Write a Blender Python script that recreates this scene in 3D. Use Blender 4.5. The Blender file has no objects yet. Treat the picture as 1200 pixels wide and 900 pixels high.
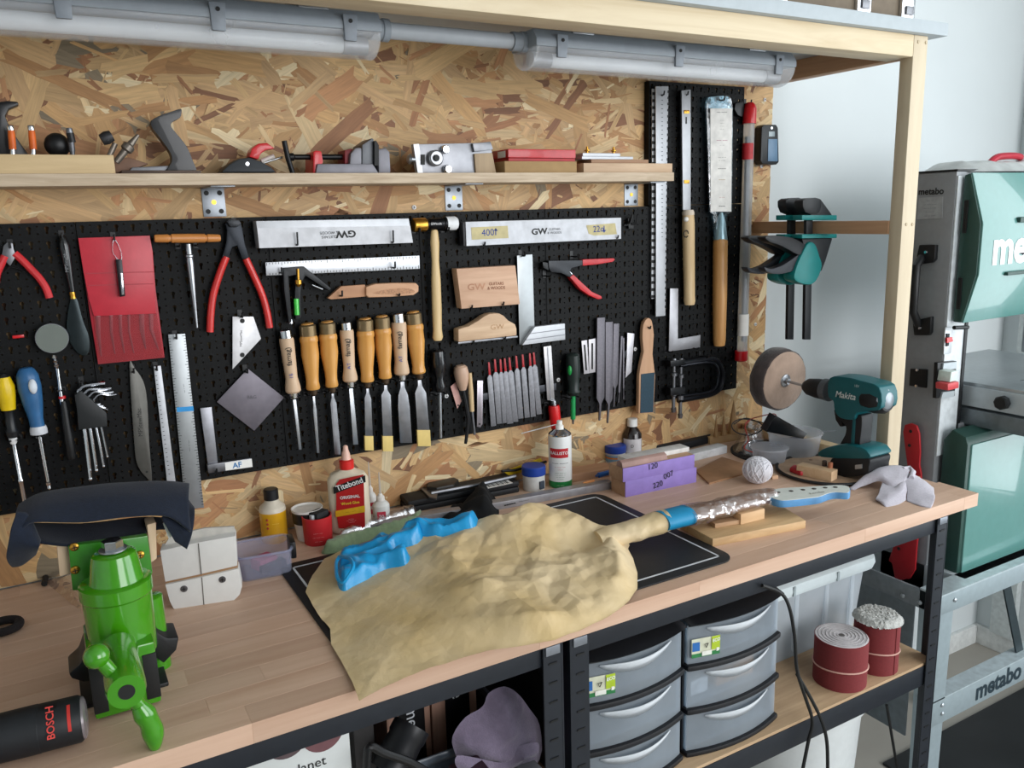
import bpy, bmesh, math, random
from mathutils import Vector, Matrix, noise
random.seed(7)
S = bpy.context.scene
COL = S.collection

# ------------------------------------------------------------------ camera, world, light, exposure
CAMP = Vector((0.0, -1.52, 1.53))
RIGHT = Vector((0.86799, -0.49575, -0.02876))
UP = Vector((0.12515, 0.16235, 0.97876))
FWD = Vector((0.48055, 0.85316, -0.20296))
F = 964.68
cam = bpy.data.cameras.new('camera'); cam.sensor_width = 36.0; cam.lens = F / 1200 * 36; cam.clip_start = 0.02
camo = bpy.data.objects.new('camera', cam); COL.objects.link(camo)
mw = Matrix((RIGHT, UP, -FWD)).transposed().to_4x4(); mw.translation = CAMP
camo.matrix_world = mw
S.camera = camo

W = bpy.data.worlds.new('world'); S.world = W; W.use_nodes = True
bg = W.node_tree.nodes['Background']
bg.inputs['Color'].default_value = (0.86, 0.93, 1.0, 1); bg.inputs['Strength'].default_value = 0.2

def area(name, loc, target, sx, sy, power, col):
    l = bpy.data.lights.new(name, 'AREA'); l.shape = 'RECTANGLE'; l.size = sx; l.size_y = sy
    l.energy = power; l.color = col
    o = bpy.data.objects.new(name, l); COL.objects.link(o); o.location = loc
    o.rotation_euler = (Vector(target) - Vector(loc)).to_track_quat('-Z', 'Y').to_euler()
    return o
# daylight through the window in the right-hand wall, nearer than the frame
area('window_daylight', (2.70, -1.90, 1.50), (0.0, -1.75, 1.35), 1.90, 1.90, 42, (0.90, 0.96, 1.0))
# unseen fill light added behind the camera to brighten everything facing front
area('front_fill', (1.7, -4.2, 1.8), (1.1, 0, 1.2), 2.2, 1.9, 76, (0.97, 0.98, 1.0))

S.view_settings.view_transform = 'Standard'; S.view_settings.look = 'None'
S.view_settings.exposure = 0.28; S.view_settings.gamma = 1.0; S.view_settings.use_curve_mapping = False

# ------------------------------------------------------------------ measuring helpers (pixels of the 1200x900 photo onto real planes)
def ray(px, py): return RIGHT * ((px - 600) / F) - UP * ((py - 450) / F) + FWD
def atY(px, py, Y=0.0):
    r = ray(px, py); return CAMP + r * ((Y - CAMP.y) / r.y)
def atX(px, py, X):
    r = ray(px, py); return CAMP + r * ((X - CAMP.x) / r.x)
BZ = 0.947
def atZ(px, py, Z=BZ):
    r = ray(px, py); return CAMP + r * ((Z - CAMP.z) / r.z)
def wpx(px, py, w, Y=-0.03): return abs(atY(px + w / 2, py, Y).x - atY(px - w / 2, py, Y).x)

# ------------------------------------------------------------------ materials
def lin(h):
    h = h.lstrip('#'); c = [int(h[i:i + 2], 16) / 255 for i in (0, 2, 4)]
    return tuple(x / 12.92 if x <= .04045 else ((x + .055) / 1.055) ** 2.4 for x in c) + (1,)
MATS = {}
def base_mat(name):
    m = bpy.data.materials.new(name); m.use_nodes = True
    return m, m.node_tree.nodes, m.node_tree.links, m.node_tree.nodes['Principled BSDF']
def sockets(n, **k):
    for a, b in k.items(): n.inputs[a].default_value = b
def M(col, rough=.5, metal=0., var=.12, scale=60., bump=0., trans=0., alpha=1., ior=1.45, coat=0., emit=0., sheen=0.):
    key = (col, rough, metal, var, scale, bump, trans, alpha, coat, emit, sheen)
    if key in MATS: return MATS[key]
    m, N, L, b = base_mat('paint_%d' % len(MATS)); c = lin(col)
    b.inputs['Roughness'].default_value = rough; b.inputs['Metallic'].default_value = metal
    tc = N.new('ShaderNodeTexCoord'); nz = N.new('ShaderNodeTexNoise'); sockets(nz, Scale=scale, Detail=4.0)
    L.new(tc.outputs['Object'], nz.inputs['Vector'])
    r = N.new('ShaderNodeValToRGB')
    r.color_ramp.elements[0].color = tuple(x * (1 - var) for x in c[:3]) + (1,)
    r.color_ramp.elements[1].color = tuple(min(1, x * (1 + var)) for x in c[:3]) + (1,)
    r.color_ramp.elements[0].position = .3; r.color_ramp.elements[1].position = .7
    L.new(nz.outputs['Fac'], r.inputs['Fac']); L.new(r.outputs['Color'], b.inputs['Base Color'])
    if bump:
        bp = N.new('ShaderNodeBump'); sockets(bp, Strength=min(1, bump), Distance=.002)
        n2 = N.new('ShaderNodeTexNoise'); sockets(n2, Scale=scale * 4, Detail=3.0)
        L.new(tc.outputs['Object'], n2.inputs['Vector'])
        L.new(n2.outputs['Fac'], bp.inputs['Height']); L.new(bp.outputs['Normal'], b.inputs['Normal'])
    b.inputs['Transmission Weight'].default_value = trans; b.inputs['Alpha'].default_value = alpha
    b.inputs['IOR'].default_value = ior; b.inputs['Coat Weight'].default_value = coat
    if sheen: b.inputs['Sheen Weight'].default_value = sheen
    MATS[key] = m; return m
def WOOD(c1, c2, axis='X', scale=1., rough=.6, rnd=.0, c3=None):
    key = ('wood', c1, c2, axis, scale, rough, rnd)
    if key in MATS: return MATS[key]
    m, N, L, b = base_mat('wood_%d' % len(MATS)); b.inputs['Roughness'].default_value = rough
    tc = N.new('ShaderNodeTexCoord'); mp = N.new('ShaderNodeMapping')
    s = {'X': (2.2, 26, 26), 'Y': (26, 2.2, 26), 'Z': (26, 26, 2.2)}[axis]
    mp.inputs['Scale'].default_value = tuple(x * scale for x in s)
    L.new(tc.outputs['Object'], mp.inputs['Vector'])
    nz = N.new('ShaderNodeTexNoise'); sockets(nz, Scale=1.6, Detail=7.0, Roughness=.6, Distortion=.7)
    oi = N.new('ShaderNodeObjectInfo')
    if rnd:
        ad = N.new('ShaderNodeVectorMath'); ad.operation = 'ADD'
        mu = N.new('ShaderNodeMath'); mu.operation = 'MULTIPLY'; mu.inputs[1].default_value = 37.0
        L.new(oi.outputs['Random'], mu.inputs[0]); L.new(mp.outputs[0], ad.inputs[0]); L.new(mu.outputs[0], ad.inputs[1])
        L.new(ad.outputs[0], nz.inputs['Vector'])
    else: L.new(mp.outputs[0], nz.inputs['Vector'])
    r = N.new('ShaderNodeValToRGB'); r.color_ramp.elements[0].position = .3; r.color_ramp.elements[1].position = .68
    r.color_ramp.elements[0].color = lin(c1); r.color_ramp.elements[1].color = lin(c2)
    L.new(nz.outputs['Fac'], r.inputs['Fac'])
    out = r.outputs['Color']
    if rnd:
        hs = N.new('ShaderNodeHueSaturation'); mr = N.new('ShaderNodeMapRange')
        sockets(mr, **{'To Min': 1 - rnd, 'To Max': 1 + rnd * .6}); L.new(oi.outputs['Random'], mr.inputs[0])
        L.new(mr.outputs[0], hs.inputs['Value']); L.new(out, hs.inputs['Color']); out = hs.outputs['Color']
    L.new(out, b.inputs['Base Color'])
    bp = N.new('ShaderNodeBump'); sockets(bp, Strength=.12, Distance=.001)
    L.new(nz.outputs['Fac'], bp.inputs['Height']); L.new(bp.outputs['Normal'], b.inputs['Normal'])
    MATS[key] = m; return m
def GLASSY(col, rough=.25, alpha=.35, mix=.5):
    """cloudy plastic: transparent + translucent + gloss"""
    key = ('gl', col, rough, alpha, mix)
    if key in MATS: return MATS[key]
    m, N, L, b = base_mat('clear_plastic_%d' % len(MATS)); c = lin(col)
    b.inputs['Base Color'].default_value = c; b.inputs['Roughness'].default_value = rough
    b.inputs['Alpha'].default_value = 1
    nz = N.new('ShaderNodeTexNoise'); sockets(nz, Scale=14.0, Detail=3.0)
    mr = N.new('ShaderNodeMapRange'); sockets(mr, **{'To Min': alpha * .8, 'To Max': min(1, alpha * 1.2)})
    tc = N.new('ShaderNodeTexCoord'); L.new(tc.outputs['Object'], nz.inputs['Vector']); L.new(nz.outputs['Fac'], mr.inputs[0])
    tp = N.new('ShaderNodeBsdfTransparent'); tp.inputs['Color'].default_value = tuple(.55 + .45 * x for x in c[:3]) + (1,)
    mx = N.new('ShaderNodeMixShader'); L.new(mr.outputs[0], mx.inputs[0])
    tl = N.new('ShaderNodeBsdfTranslucent'); tl.inputs['Color'].default_value = c
    m2 = N.new('ShaderNodeMixShader'); m2.inputs[0].default_value = mix
    L.new(b.outputs[0], m2.inputs[1]); L.new(tl.outputs[0], m2.inputs[2])
    L.new(tp.outputs[0], mx.inputs[1]); L.new(m2.outputs[0], mx.inputs[2])
    L.new(mx.outputs[0], N['Material Output'].inputs['Surface'])
    MATS[key] = m; return m

def FILMM(col='#f4f4f6', fac=.30, rough=.10, scale=60.):
    """thin clear film: see-through with crinkled gloss"""
    key = ('film', col, fac, rough, scale)
    if key in MATS: return MATS[key]
    m, N, L, b = base_mat('clear_film_%d' % len(MATS)); N.remove(b)
    tp = N.new('ShaderNodeBsdfTransparent'); tp.inputs['Color'].default_value = lin(col); gl = N.new('ShaderNodeBsdfGlossy'); gl.inputs['Roughness'].default_value = rough; gl.inputs['Color'].default_value = (.95, .96, .98, 1)
    tc = N.new('ShaderNodeTexCoord'); v = N.new('ShaderNodeTexVoronoi'); v.inputs['Scale'].default_value = scale; L.new(tc.outputs['Object'], v.inputs['Vector'])
    bp = N.new('ShaderNodeBump'); sockets(bp, Strength=.45, Distance=.003); L.new(v.outputs['Distance'], bp.inputs['Height']); L.new(bp.outputs['Normal'], gl.inputs['Normal'])
    mx = N.new('ShaderNodeMixShader'); mx.inputs[0].default_value = fac; L.new(tp.outputs[0], mx.inputs[1]); L.new(gl.outputs[0], mx.inputs[2]); L.new(mx.outputs[0], N['Material Output'].inputs['Surface'])
    MATS[key] = m; return m
BLACK = M('#101113', .45, var=.2); BLACKM = M('#17181b', .35, .3, var=.2); RUBBER = M('#0d0d0f', .75, var=.2)
STEEL = M('#a9acb0', .32, .9, var=.1, scale=30); STEELD = M('#77787c', .38, .85, var=.18, scale=40); CHROME = M('#d8dade', .14, 1., var=.04)
ALU = M('#b2b4b8', .45, .5, var=.05); WHITE = M('#e6e6e6', .45, var=.03); PAPER = M('#e9e7e2', .7, var=.03)
BRASS = M('#c08f3a', .28, .95, var=.1); RED = M('#c4141c', .35, var=.08, coat=.3); REDM = M('#a3121d', .4, var=.1)
FILEM = M('#7c7c80', .5, .75, var=.15, scale=200); INK = M('#141414', .6, var=.05); INKB = M('#1d3a8a', .6, var=.05)
GREEN = M('#3d8a10', .2, var=.05, bump=.0, coat=.7); GREEND = M('#1d6a2c', .4)
BEECH = WOOD('#c79f76', '#dcb890', 'Z'); BEECHX = WOOD('#c39a78', '#d9b595', 'X'); PINEX = WOOD('#c9a878', '#e2c9a0', 'X')
PINEZ = WOOD('#d2b48c', '#e6d0ae', 'Z'); PINEY = WOOD('#a98262', '#bb9572', 'Y'); HANDLE = WOOD('#c98a3e', '#e0a95c', 'Z', rough=.35)
PALEZ = WOOD('#c9ac8c', '#dcc3a5', 'Z'); TEAL = M('#0b5c62', .4, var=.08)

# ------------------------------------------------------------------ geometry helpers
ORG = {}
def prism_vf(bot, top):
    n = len(bot); v = list(bot) + list(top); f = [tuple(range(n))[::-1], tuple(range(n, 2 * n))]
    for i in range(n): f.append((i, (i + 1) % n, n + (i + 1) % n, n + i))
    return v, f
class G:
    def __init__(s): s.v = []; s.f = []
    def add(s, vf):
        o = len(s.v); s.v += [Vector(p) for p in vf[0]]; s.f += [tuple(i + o for i in q) for q in vf[1]]; return s
    def box(s, c, d, rz=0, m=None):
        c = Vector(c); h = Vector(d) / 2; q = Matrix.Rotation(rz, 3, 'Z') if m is None else m
        b = [c + q @ Vector((x * h.x, y * h.y, -h.z)) for x, y in ((-1, -1), (1, -1), (1, 1), (-1, 1))]
        t = [p + q @ Vector((0, 0, 2 * h.z)) for p in b]
        return s.add(prism_vf(b, t))
    def bb(s, x0, x1, y0, y1, z0, z1): return s.box(((x0 + x1) / 2, (y0 + y1) / 2, (z0 + z1) / 2), (x1 - x0, y1 - y0, z1 - z0))
    def prism(s, poly, e):
        e = Vector(e); poly = [Vector(p) for p in poly]; return s.add(prism_vf(poly, [p + e for p in poly]))
    def plate(s, pxs, off, th):
        """outline given in photo pixels, lying parallel to the wall, front at y=-(off+th)"""
        return s.prism([atY(x, y, -(off + th)) for x, y in pxs], (0, th, 0))
    def lathe(s, p0, p1, prof, n=16, flat=None):
        """prof: (t along p0->p1, radius); flat: (axis vector, factor)"""
        p0 = Vector(p0); d = Vector(p1) - p0; ax = d.normalized()
        u = ax.orthogonal().normalized() if flat is None else (Vector(flat[0]) - ax * ax.dot(Vector(flat[0]))).normalized()
        w = ax.cross(u); k = 1 if flat is None else flat[1]
        v = []; f = []
        for t, r in prof:
            for i in range(n):
                a = 2 * math.pi * i / n; v.append(p0 + d * t + u * (math.cos(a) * r * k) + w * (math.sin(a) * r))
        for j in range(len(prof) - 1):
            for i in range(n):
                f.append((j * n + i, j * n + (i + 1) % n, (j + 1) * n + (i + 1) % n, (j + 1) * n + i))
        f.append(tuple(range(n))[::-1]); f.append(tuple(range((len(prof) - 1) * n, len(prof) * n)))
        return s.add((v, f))
    def tube(s, pts, r, n=8, closed=False):
        pts = [Vector(p) for p in pts]; R = r if isinstance(r, (list, tuple)) else [r] * len(pts)
        v = []; f = []; pu = None; m = len(pts)
        for j, p in enumerate(pts):
            a = pts[j - 1] if (j or closed) else p; b = pts[(j + 1) % m] if (j < m - 1 or closed) else p
            t = (b - a).normalized()
            if pu is None: pu = t.orthogonal().normalized()
            pu = (pu - t * pu.dot(t)).normalized(); w = t.cross(pu)
            for i in range(n):
                an = 2 * math.pi * i / n; v.append(p + pu * (math.cos(an) * R[j]) + w * (math.sin(an) * R[j]))
        for j in range(m if closed else m - 1):
            k = (j + 1) % m
            for i in range(n): f.append((j * n + i, j * n + (i + 1) % n, k * n + (i + 1) % n, k * n + i))
        if not closed: f.append(tuple(range(n))[::-1]); f.append(tuple(range((m - 1) * n, m * n)))
        return s.add((v, f))
    def sph(s, c, r, n=14, sc=(1, 1, 1)):
        c = Vector(c); prof = []
        v = []; f = []; m = n // 2
        for j in range(m + 1):
            th = math.pi * j / m
            for i in range(n):
                a = 2 * math.pi * i / n
                v.append(c + Vector((math.sin(th) * math.cos(a) * r * sc[0], math.sin(th) * math.sin(a) * r * sc[1], math.cos(th) * r * sc[2])))
        for j in range(m):
            for i in range(n): f.append((j * n + i, (j + 1) * n + i, (j + 1) * n + (i + 1) % n, j * n + (i + 1) % n))
        return s.add((v, f))
    def build(s, name, mat, parent=None, bev=0., smooth=.6, seg=2, kind=None, sub=0):
        return mkobj(name, s.v, s.f, mat, parent, bev, smooth, seg, kind, sub)
def spline(pts, k=6, closed=False):
    """Catmull-Rom through points (any dimension)"""
    P = [Vector(p) for p in pts]; n = len(P); out = []
    rng = range(n) if closed else range(n - 1)
    for i in rng:
        p0 = P[i - 1] if (i or closed) else P[0]; p1 = P[i]; p2 = P[(i + 1) % n]; p3 = P[(i + 2) % n] if (i + 2 < n or closed) else P[-1]
        for j in range(k):
            t = j / k
            out.append(.5 * ((2 * p1) + (p2 - p0) * t + (2 * p0 - 5 * p1 + 4 * p2 - p3) * t * t + (3 * p1 - p0 - 3 * p2 + p3) * t ** 3))
    if not closed: out.append(P[-1])
    return out
def sp2(pts, k=5, closed=True): return [(p.x, p.y) for p in spline([(a, b, 0) for a, b in pts], k, closed)]
def mkobj(name, v, f, mat, parent=None, bev=0., smooth=.6, seg=2, kind=None, sub=0):
    v = [Vector(p) for p in v]
    if parent is None:
        xs = [p.x for p in v]; ys = [p.y for p in v]; zs = [p.z for p in v]
        org = Vector(((min(xs) + max(xs)) / 2, (min(ys) + max(ys)) / 2, min(zs)))
    else: org = ORG[parent.name]
    me = bpy.data.meshes.new(name); me.from_pydata([tuple(p - org) for p in v], [], f)
    bm = bmesh.new(); bm.from_mesh(me)
    bmesh.ops.remove_doubles(bm, verts=bm.verts, dist=1e-6)
    bmesh.ops.recalc_face_normals(bm, faces=bm.faces)
    if bev:
        ed = [e for e in bm.edges if len(e.link_faces) == 2 and e.calc_face_angle(0) > .5]
        if ed: bmesh.ops.bevel(bm, geom=ed, offset=bev, segments=seg, affect='EDGES', profile=.6, clamp_overlap=True)
    bm.to_mesh(me); bm.free()
    if smooth: me.shade_smooth(); me.set_sharp_from_angle(angle=smooth)
    me.materials.append(mat)
    o = bpy.data.objects.new(name, me); COL.objects.link(o)
    if parent is None: o.location = org
    else: o.parent = parent
    ORG[o.name] = org
    if kind: o['kind'] = kind
    if sub:
        md = o.modifiers.new('subdivision', 'SUBSURF'); md.levels = sub; md.render_levels = sub
    return o
def tag(o, label, cat, group=None):
    o['label'] = label; o['category'] = cat
    if group: o['group'] = group
    return o
def thing(name, label, cat, loc, group=None):
    o = bpy.data.objects.new(name, None); COL.objects.link(o); o.location = Vector(loc); o.empty_display_size = .02
    ORG[o.name] = Vector(loc); return tag(o, label, cat, group)
def struct(o): o['kind'] = 'structure'; return o
TXT = {}
def txt(s, loc, xd, yd, size, mat, parent, name='lettering', bold=0., shear=0., align='CENTER', depth=.0003, squash=1.):
    """flat print: text laid out at loc along xd/yd"""
    key = (s, bold, shear, align)
    if key not in TXT:
        c = bpy.data.curves.new('print', 'FONT'); c.body = s; c.size = 1; c.offset = bold; c.shear = shear; c.align_x = align; c.align_y = 'CENTER'; c.resolution_u = 3
        o = bpy.data.objects.new('print', c); COL.objects.link(o)
        me = bpy.data.meshes.new_from_object(o.evaluated_get(bpy.context.evaluated_depsgraph_get()))
        TXT[key] = ([p.co.copy() for p in me.vertices], [tuple(q.vertices) for q in me.polygons])
        bpy.data.objects.remove(o); bpy.data.curves.remove(c); bpy.data.meshes.remove(me)
    v, f = TXT[key]
    xd = Vector(xd).normalized(); yd = Vector(yd); yd = (yd - xd * yd.dot(xd)).normalized(); nn = xd.cross(yd)
    loc = Vector(loc) + nn * depth
    return mkobj(name, [loc + xd * (p.x * size * squash) + yd * (p.y * size) for p in v], f, mat, parent, smooth=0)
X_, Y_, Z_ = Vector((1, 0, 0)), Vector((0, 1, 0)), Vector((0, 0, 1))
def wtxt(s, pa, pb, off, size, mat, parent, **k):
    """text on a plane parallel to the wall running from pixel pa to pixel pb"""
    a = atY(*pa, -off); b = atY(*pb, -off); xd = (b - a); yd = Vector((-xd.z, 0, xd.x))
    return txt(s, (a + b) / 2, xd, yd, size, mat, parent, **k)
def wl(pa, pb, off, prof, g=None, n=16, flat=1.):
    """turned piece hanging parallel to the wall: prof = (t, width in photo pixels)"""
    a = atY(*pa, -off); b = atY(*pb, -off); g = g or G()
    cx, cy = (pa[0] + pb[0]) / 2, (pa[1] + pb[1]) / 2
    return g.lathe(a, b, [(t, wpx(cx, cy, w, -off) / 2) for t, w in prof], n, flat=((0, 1, 0), flat))
def bframe(P, Q, depth=0.):
    """bench footprint rectangle from front-left / front-right base pixels"""
    a = atZ(*P) if len(P) == 2 else Vector(P); b = atZ(*Q) if len(Q) == 2 else Vector(Q)
    d = b - a; n = Vector((-d.y, d.x, 0)).normalized()
    return a, b, d.normalized(), n
def bquad(P, Q, depth, h, z0=BZ, g=None):
    a, b, d, n = bframe(P, Q); g = g or G()
    a = Vector((a.x, a.y, z0)); b = Vector((b.x, b.y, z0))
    return g.prism([a, b, b + n * depth, a + n * depth], (0, 0, h))
def rrect(x0, x1, y0, y1, r, n=5):
    out = []
    for cx, cy, a0 in ((x1 - r, y1 - r, 0), (x0 + r, y1 - r, 90), (x0 + r, y0 + r, 180), (x1 - r, y0 + r, 270)):
        for i in range(n + 1):
            a = math.radians(a0 + 90 * i / n); out.append((cx + r * math.cos(a), cy + r * math.sin(a)))
    return out
def copy_tree(o, parent=None):
    c = o.copy(); COL.objects.link(c); c.parent = parent
    for ch in list(o.children): copy_tree(ch, c)
    return c
# ================================================================== SETTING
WALLM = M('#d3d9da', .85, var=.02, scale=4)
def wallbox(n, *a, m=WALLM):
    return struct(G().bb(*a).build(n, m))
wallbox('wall_back', -1.9, 2.73, .012, .112, 0, 2.75)
# right wall with the window opening the daylight comes through
XR = 2.716
wr = G()
wr.bb(XR, XR + .1, -4.6, .012, 0, .5); wr.bb(XR, XR + .1, -4.6, .012, 2.45, 2.75)
wr.bb(XR, XR + .1, -.9, .012, .5, 2.45); wr.bb(XR, XR + .1, -4.6, -2.95, .5, 2.45)
struct(wr.build('wall_right', WALLM))
wn = struct(G().bb(XR + .02, XR + .06, -2.95, -2.90, .5, 2.45).bb(XR + .02, XR + .06, -.95, -.9, .5, 2.45).bb(XR + .02, XR + .06, -2.9, -.95, .5, .55).bb(XR + .02, XR + .06, -2.9, -.95, 2.40, 2.45).bb(XR + .02, XR + .06, -1.95, -1.90, .55, 2.4).build('window_1', WHITE, bev=.004))
wallbox('wall_left', -2.0, -1.9, -4.6, .112, 0, 2.75)
wallbox('ceiling', -2.0, 2.82, -4.6, .112, 2.75, 2.85)
FLOORM = M('#9a958c', .6, var=.12, scale=3)
wallbox('floor', -2.0, 2.82, -4.6, .112, -.1, 0, m=FLOORM)
struct(G().bb(XR - .014, XR, -4.6, .012, 0, .07).build('baseboard_right', M('#d8dad8', .6), bev=.003))
struct(G().bb(1.75, XR - .014, -.002, .012, 0, .07).build('baseboard_back', M('#d8dad8', .6), bev=.003))
struct(G().bb(XR - .03, XR, -.13, -.05, .07, 2.75).build('trim_1', M('#c9cfce', .6), bev=.006))
tag(G().prism([(1.86, -1.3, 0), (2.66, -1.3, 0), (2.66, -.25, 0), (1.86, -.25, 0)], (0, 0, .008)).build('floor_mat', M('#17191b', .55, var=.3, scale=8), bev=.003), 'black rubber mat on the floor under the band saw stand', 'mat')

# ------------------------------------------------------------------ OSB sheet: pressed strands as geometry
def osb_mat():
    m, N, L, b = base_mat('osb_strand'); b.inputs['Roughness'].default_value = .62
    at = N.new('ShaderNodeAttribute'); at.attribute_name = 'tint'
    uv = N.new('ShaderNodeUVMap'); mp = N.new('ShaderNodeMapping'); mp.inputs['Scale'].default_value = (14, 190, 1)
    L.new(uv.outputs[0], mp.inputs['Vector'])
    nz = N.new('ShaderNodeTexNoise'); sockets(nz, Scale=1.0, Detail=5.0, Roughness=.65, Distortion=.4); L.new(mp.outputs[0], nz.inputs['Vector'])
    mr = N.new('ShaderNodeMapRange'); sockets(mr, **{'From Min': .25, 'From Max': .75, 'To Min': .72, 'To Max': 1.18}); L.new(nz.outputs['Fac'], mr.inputs[0])
    mx = N.new('ShaderNodeVectorMath'); mx.operation = 'SCALE'; L.new(at.outputs['Color'], mx.inputs[0]); L.new(mr.outputs[0], mx.inputs['Scale'])
    L.new(mx.outputs[0], b.inputs['Base Color'])
    bp = N.new('ShaderNodeBump'); sockets(bp, Strength=.25, Distance=.0008); L.new(nz.outputs['Fac'], bp.inputs['Height']); L.new(bp.outputs['Normal'], b.inputs['Normal'])
    return m
OSBM = osb_mat()
TINTS = [('#c9a473', 4), ('#d0ab7c', 4), ('#c89e6a', 5), ('#d6b07c', 6), ('#ddbf90', 4), ('#b98a5a', 4), ('#a8754e', 3.2), ('#bd8a5e', 3), ('#8a5e40', 1.7), ('#cfa878', 5), ('#8a7a62', .5), ('#e8d2a8', 3)]
def strands(parent, x0, x1, z0, z1, n, ymax):
    rnd = random.Random(11)
    V = []; Fc = []; UVs = []; T = []
    cols = [lin(t) for t, w in TINTS]; wts = [w for t, w in TINTS]
    for k in range(n):
        q_ = rnd.random(); big = q_ < .30
        if big: ln = rnd.uniform(.07, .17); wd = rnd.uniform(.012, .036)
        elif q_ < .7: ln = rnd.uniform(.03, .09); wd = rnd.uniform(.004, .014)
        else: ln = rnd.uniform(.012, .05); wd = rnd.uniform(.0012, .005)
        a = rnd.gauss(0, .5) if rnd.random() < .6 else rnd.uniform(-1.57, 1.57)
        cx = rnd.uniform(x0, x1); cz = rnd.uniform(z0, z1)
        d = (math.cos(a), math.sin(a)); e = (-d[1], d[0])
        j = lambda s: rnd.uniform(-s, s)
        m_ = 6; loc = [(-.5 + i / m_ + j(.03), -.5 + j(.07) + (j(.25) if i in (0, m_) else 0)) for i in range(m_ + 1)] + [(.5 + j(.10), -.17 + j(.1)), (.5 + j(.10), .17 + j(.1))]
        loc += [(.5 - i / m_ + j(.03), .5 + j(.07) + (j(.25) if i in (0, m_) else 0)) for i in range(m_ + 1)] + [(-.5 + j(.10), .17 + j(.1)), (-.5 + j(.10), -.17 + j(.1))]; nl = len(loc)
        y = -rnd.uniform(.0006, ymax)
        o = len(V); q = []
        for u, w in loc:
            x = cx + d[0] * u * ln + e[0] * w * wd; z = cz + d[1] * u * ln + e[1] * w * wd
            V.append((min(x1, max(x0, x)), y, min(z1, max(z0, z)))); UVs.append((u * ln + k * .37, w * wd + k * .11))
        Fc.append(tuple(range(o, o + nl)))
        c = rnd.choices(cols, wts)[0]; g = rnd.uniform(.76, 1.04)
        T += [(c[0] * g, c[1] * g, c[2] * g, 1)] * nl
    org = ORG[parent.name]
    me = bpy.data.meshes.new('strands'); me.from_pydata([tuple(Vector(p) - org) for p in V], [], Fc)
    uvl = me.uv_layers.new(name='UVMap'); ca = me.color_attributes.new('tint', 'FLOAT_COLOR', 'POINT')
    flat = [x for lp in me.loops for x in UVs[lp.vertex_index]]; uvl.data.foreach_set('uv', flat)
    ca.data.foreach_set('color', [x for c in T for x in c])
    me.materials.append(OSBM); o = bpy.data.objects.new('strands', me); COL.objects.link(o); o.parent = parent; o['kind'] = 'stuff'
XO = atY(900, 270, 0).x
osb = struct(G().bb(-.62, XO, 0, .012, .95, 2.12).build('wall_panel_osb', WOOD('#a97f55', '#c79c6c', 'X')))
strands(osb, -.62, XO, .95, 2.12, 15000, .0020)

# ------------------------------------------------------------------ pegboards with real holes
TW, TH = .0241, .02285
def tile_mesh():
    c = bpy.data.curves.new('t', 'CURVE'); c.dimensions = '2D'; c.fill_mode = 'FRONT'; c.extrude = .0; c.resolution_u = 1
    def sp(pts):
        s = c.splines.new('POLY'); s.points.add(len(pts) - 1); s.use_cyclic_u = True
        for i, p in enumerate(pts): s.points[i].co = (p[0], p[1], 0, 1)
    sp([(0, 0), (TW, 0), (TW, TH), (0, TH)])
    cx, cy = TW * .33, TH * .62
    key = [(cx + .0032 * math.cos(a), cy + .0032 * math.sin(a)) for a in [math.radians(-60 + 30 * i) for i in range(11)]]
    key += [(cx - .0015, cy - .0085), (cx + .0015, cy - .0085)]
    dots = [[(TW * .8 + .0014 * math.cos(a), TH * q + .0014 * math.sin(a)) for a in [math.radians(60 * i) for i in range(6)]] for q in (.25, .75)]
    loops = [key] + dots
    for l in loops: sp(l)
    o = bpy.data.objects.new('t', c); COL.objects.link(o)
    me = bpy.data.meshes.new_from_object(o.evaluated_get(bpy.context.evaluated_depsgraph_get()))
    v = [(p.co.x, p.co.y) for p in me.vertices]; f = [tuple(q.vertices) for q in me.polygons]
    bpy.data.objects.remove(o); bpy.data.curves.remove(c); bpy.data.meshes.remove(me)
    return v, f, loops
TV, TF, TL = tile_mesh()
PEGM = M('#08090a', .55, var=.3, scale=90)
PEGM.node_tree.nodes['Principled BSDF'].inputs['Specular IOR Level'].default_value = .2
PEG_MESH = {}
def pegboard(x0, x1, z0, z1, label):
    w = x1 - x0; h = z1 - z0
    nc = round(w / TW); nr = round(h / TH)
    key = (nc, nr, round(w, 4))
    sx = w / (nc * TW); sz = h / (nr * TH); th = .004; yb = 0
    if key not in PEG_MESH:
        V = []; Fc = []
        for i in range(nc):
            for j in range(nr):
                o = len(V)
                V += [((i * TW + a) * sx, -th, (j * TH + b) * sz) for a, b in TV]; Fc += [tuple(k + o for k in q) for q in TF]
                for l in TL:
                    o = len(V); n = len(l)
                    V += [((i * TW + a) * sx, -th, (j * TH + b) * sz) for a, b in l] + [((i * TW + a) * sx, 0, (j * TH + b) * sz) for a, b in l]
                    Fc += [(o + k, o + (k + 1) % n, o + n + (k + 1) % n, o + n + k) for k in range(n)]
        # rim
        e = .0012
        for a, b, c, d in ((0, e, 0, h), (w - e, w, 0, h), (0, w, 0, e), (0, w, h - e, h)):
            o = len(V)
            V += [(a, -th - .0006, c), (b, -th - .0006, c), (b, -th - .0006, d), (a, -th - .0006, d), (a, .012, c), (b, .012, c), (b, .012, d), (a, .012, d)]
            Fc += [(o, o + 1, o + 2, o + 3), (o, o + 4, o + 5, o + 1), (o + 1, o + 5, o + 6, o + 2), (o + 2, o + 6, o + 7, o + 3), (o + 3, o + 7, o + 4, o)]
        me = bpy.data.meshes.new('pegboard'); me.from_pydata(V, [], Fc); me.materials.append(PEGM); PEG_MESH[key] = me
    o = bpy.data.objects.new('pegboard', PEG_MESH[key]); COL.objects.link(o); o.location = (x0, -.0155, z0)
    tag(o, label, 'pegboard', 'black perforated pegboards'); ORG[o.name] = Vector((x0, -.0155, z0))
    return o
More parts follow.
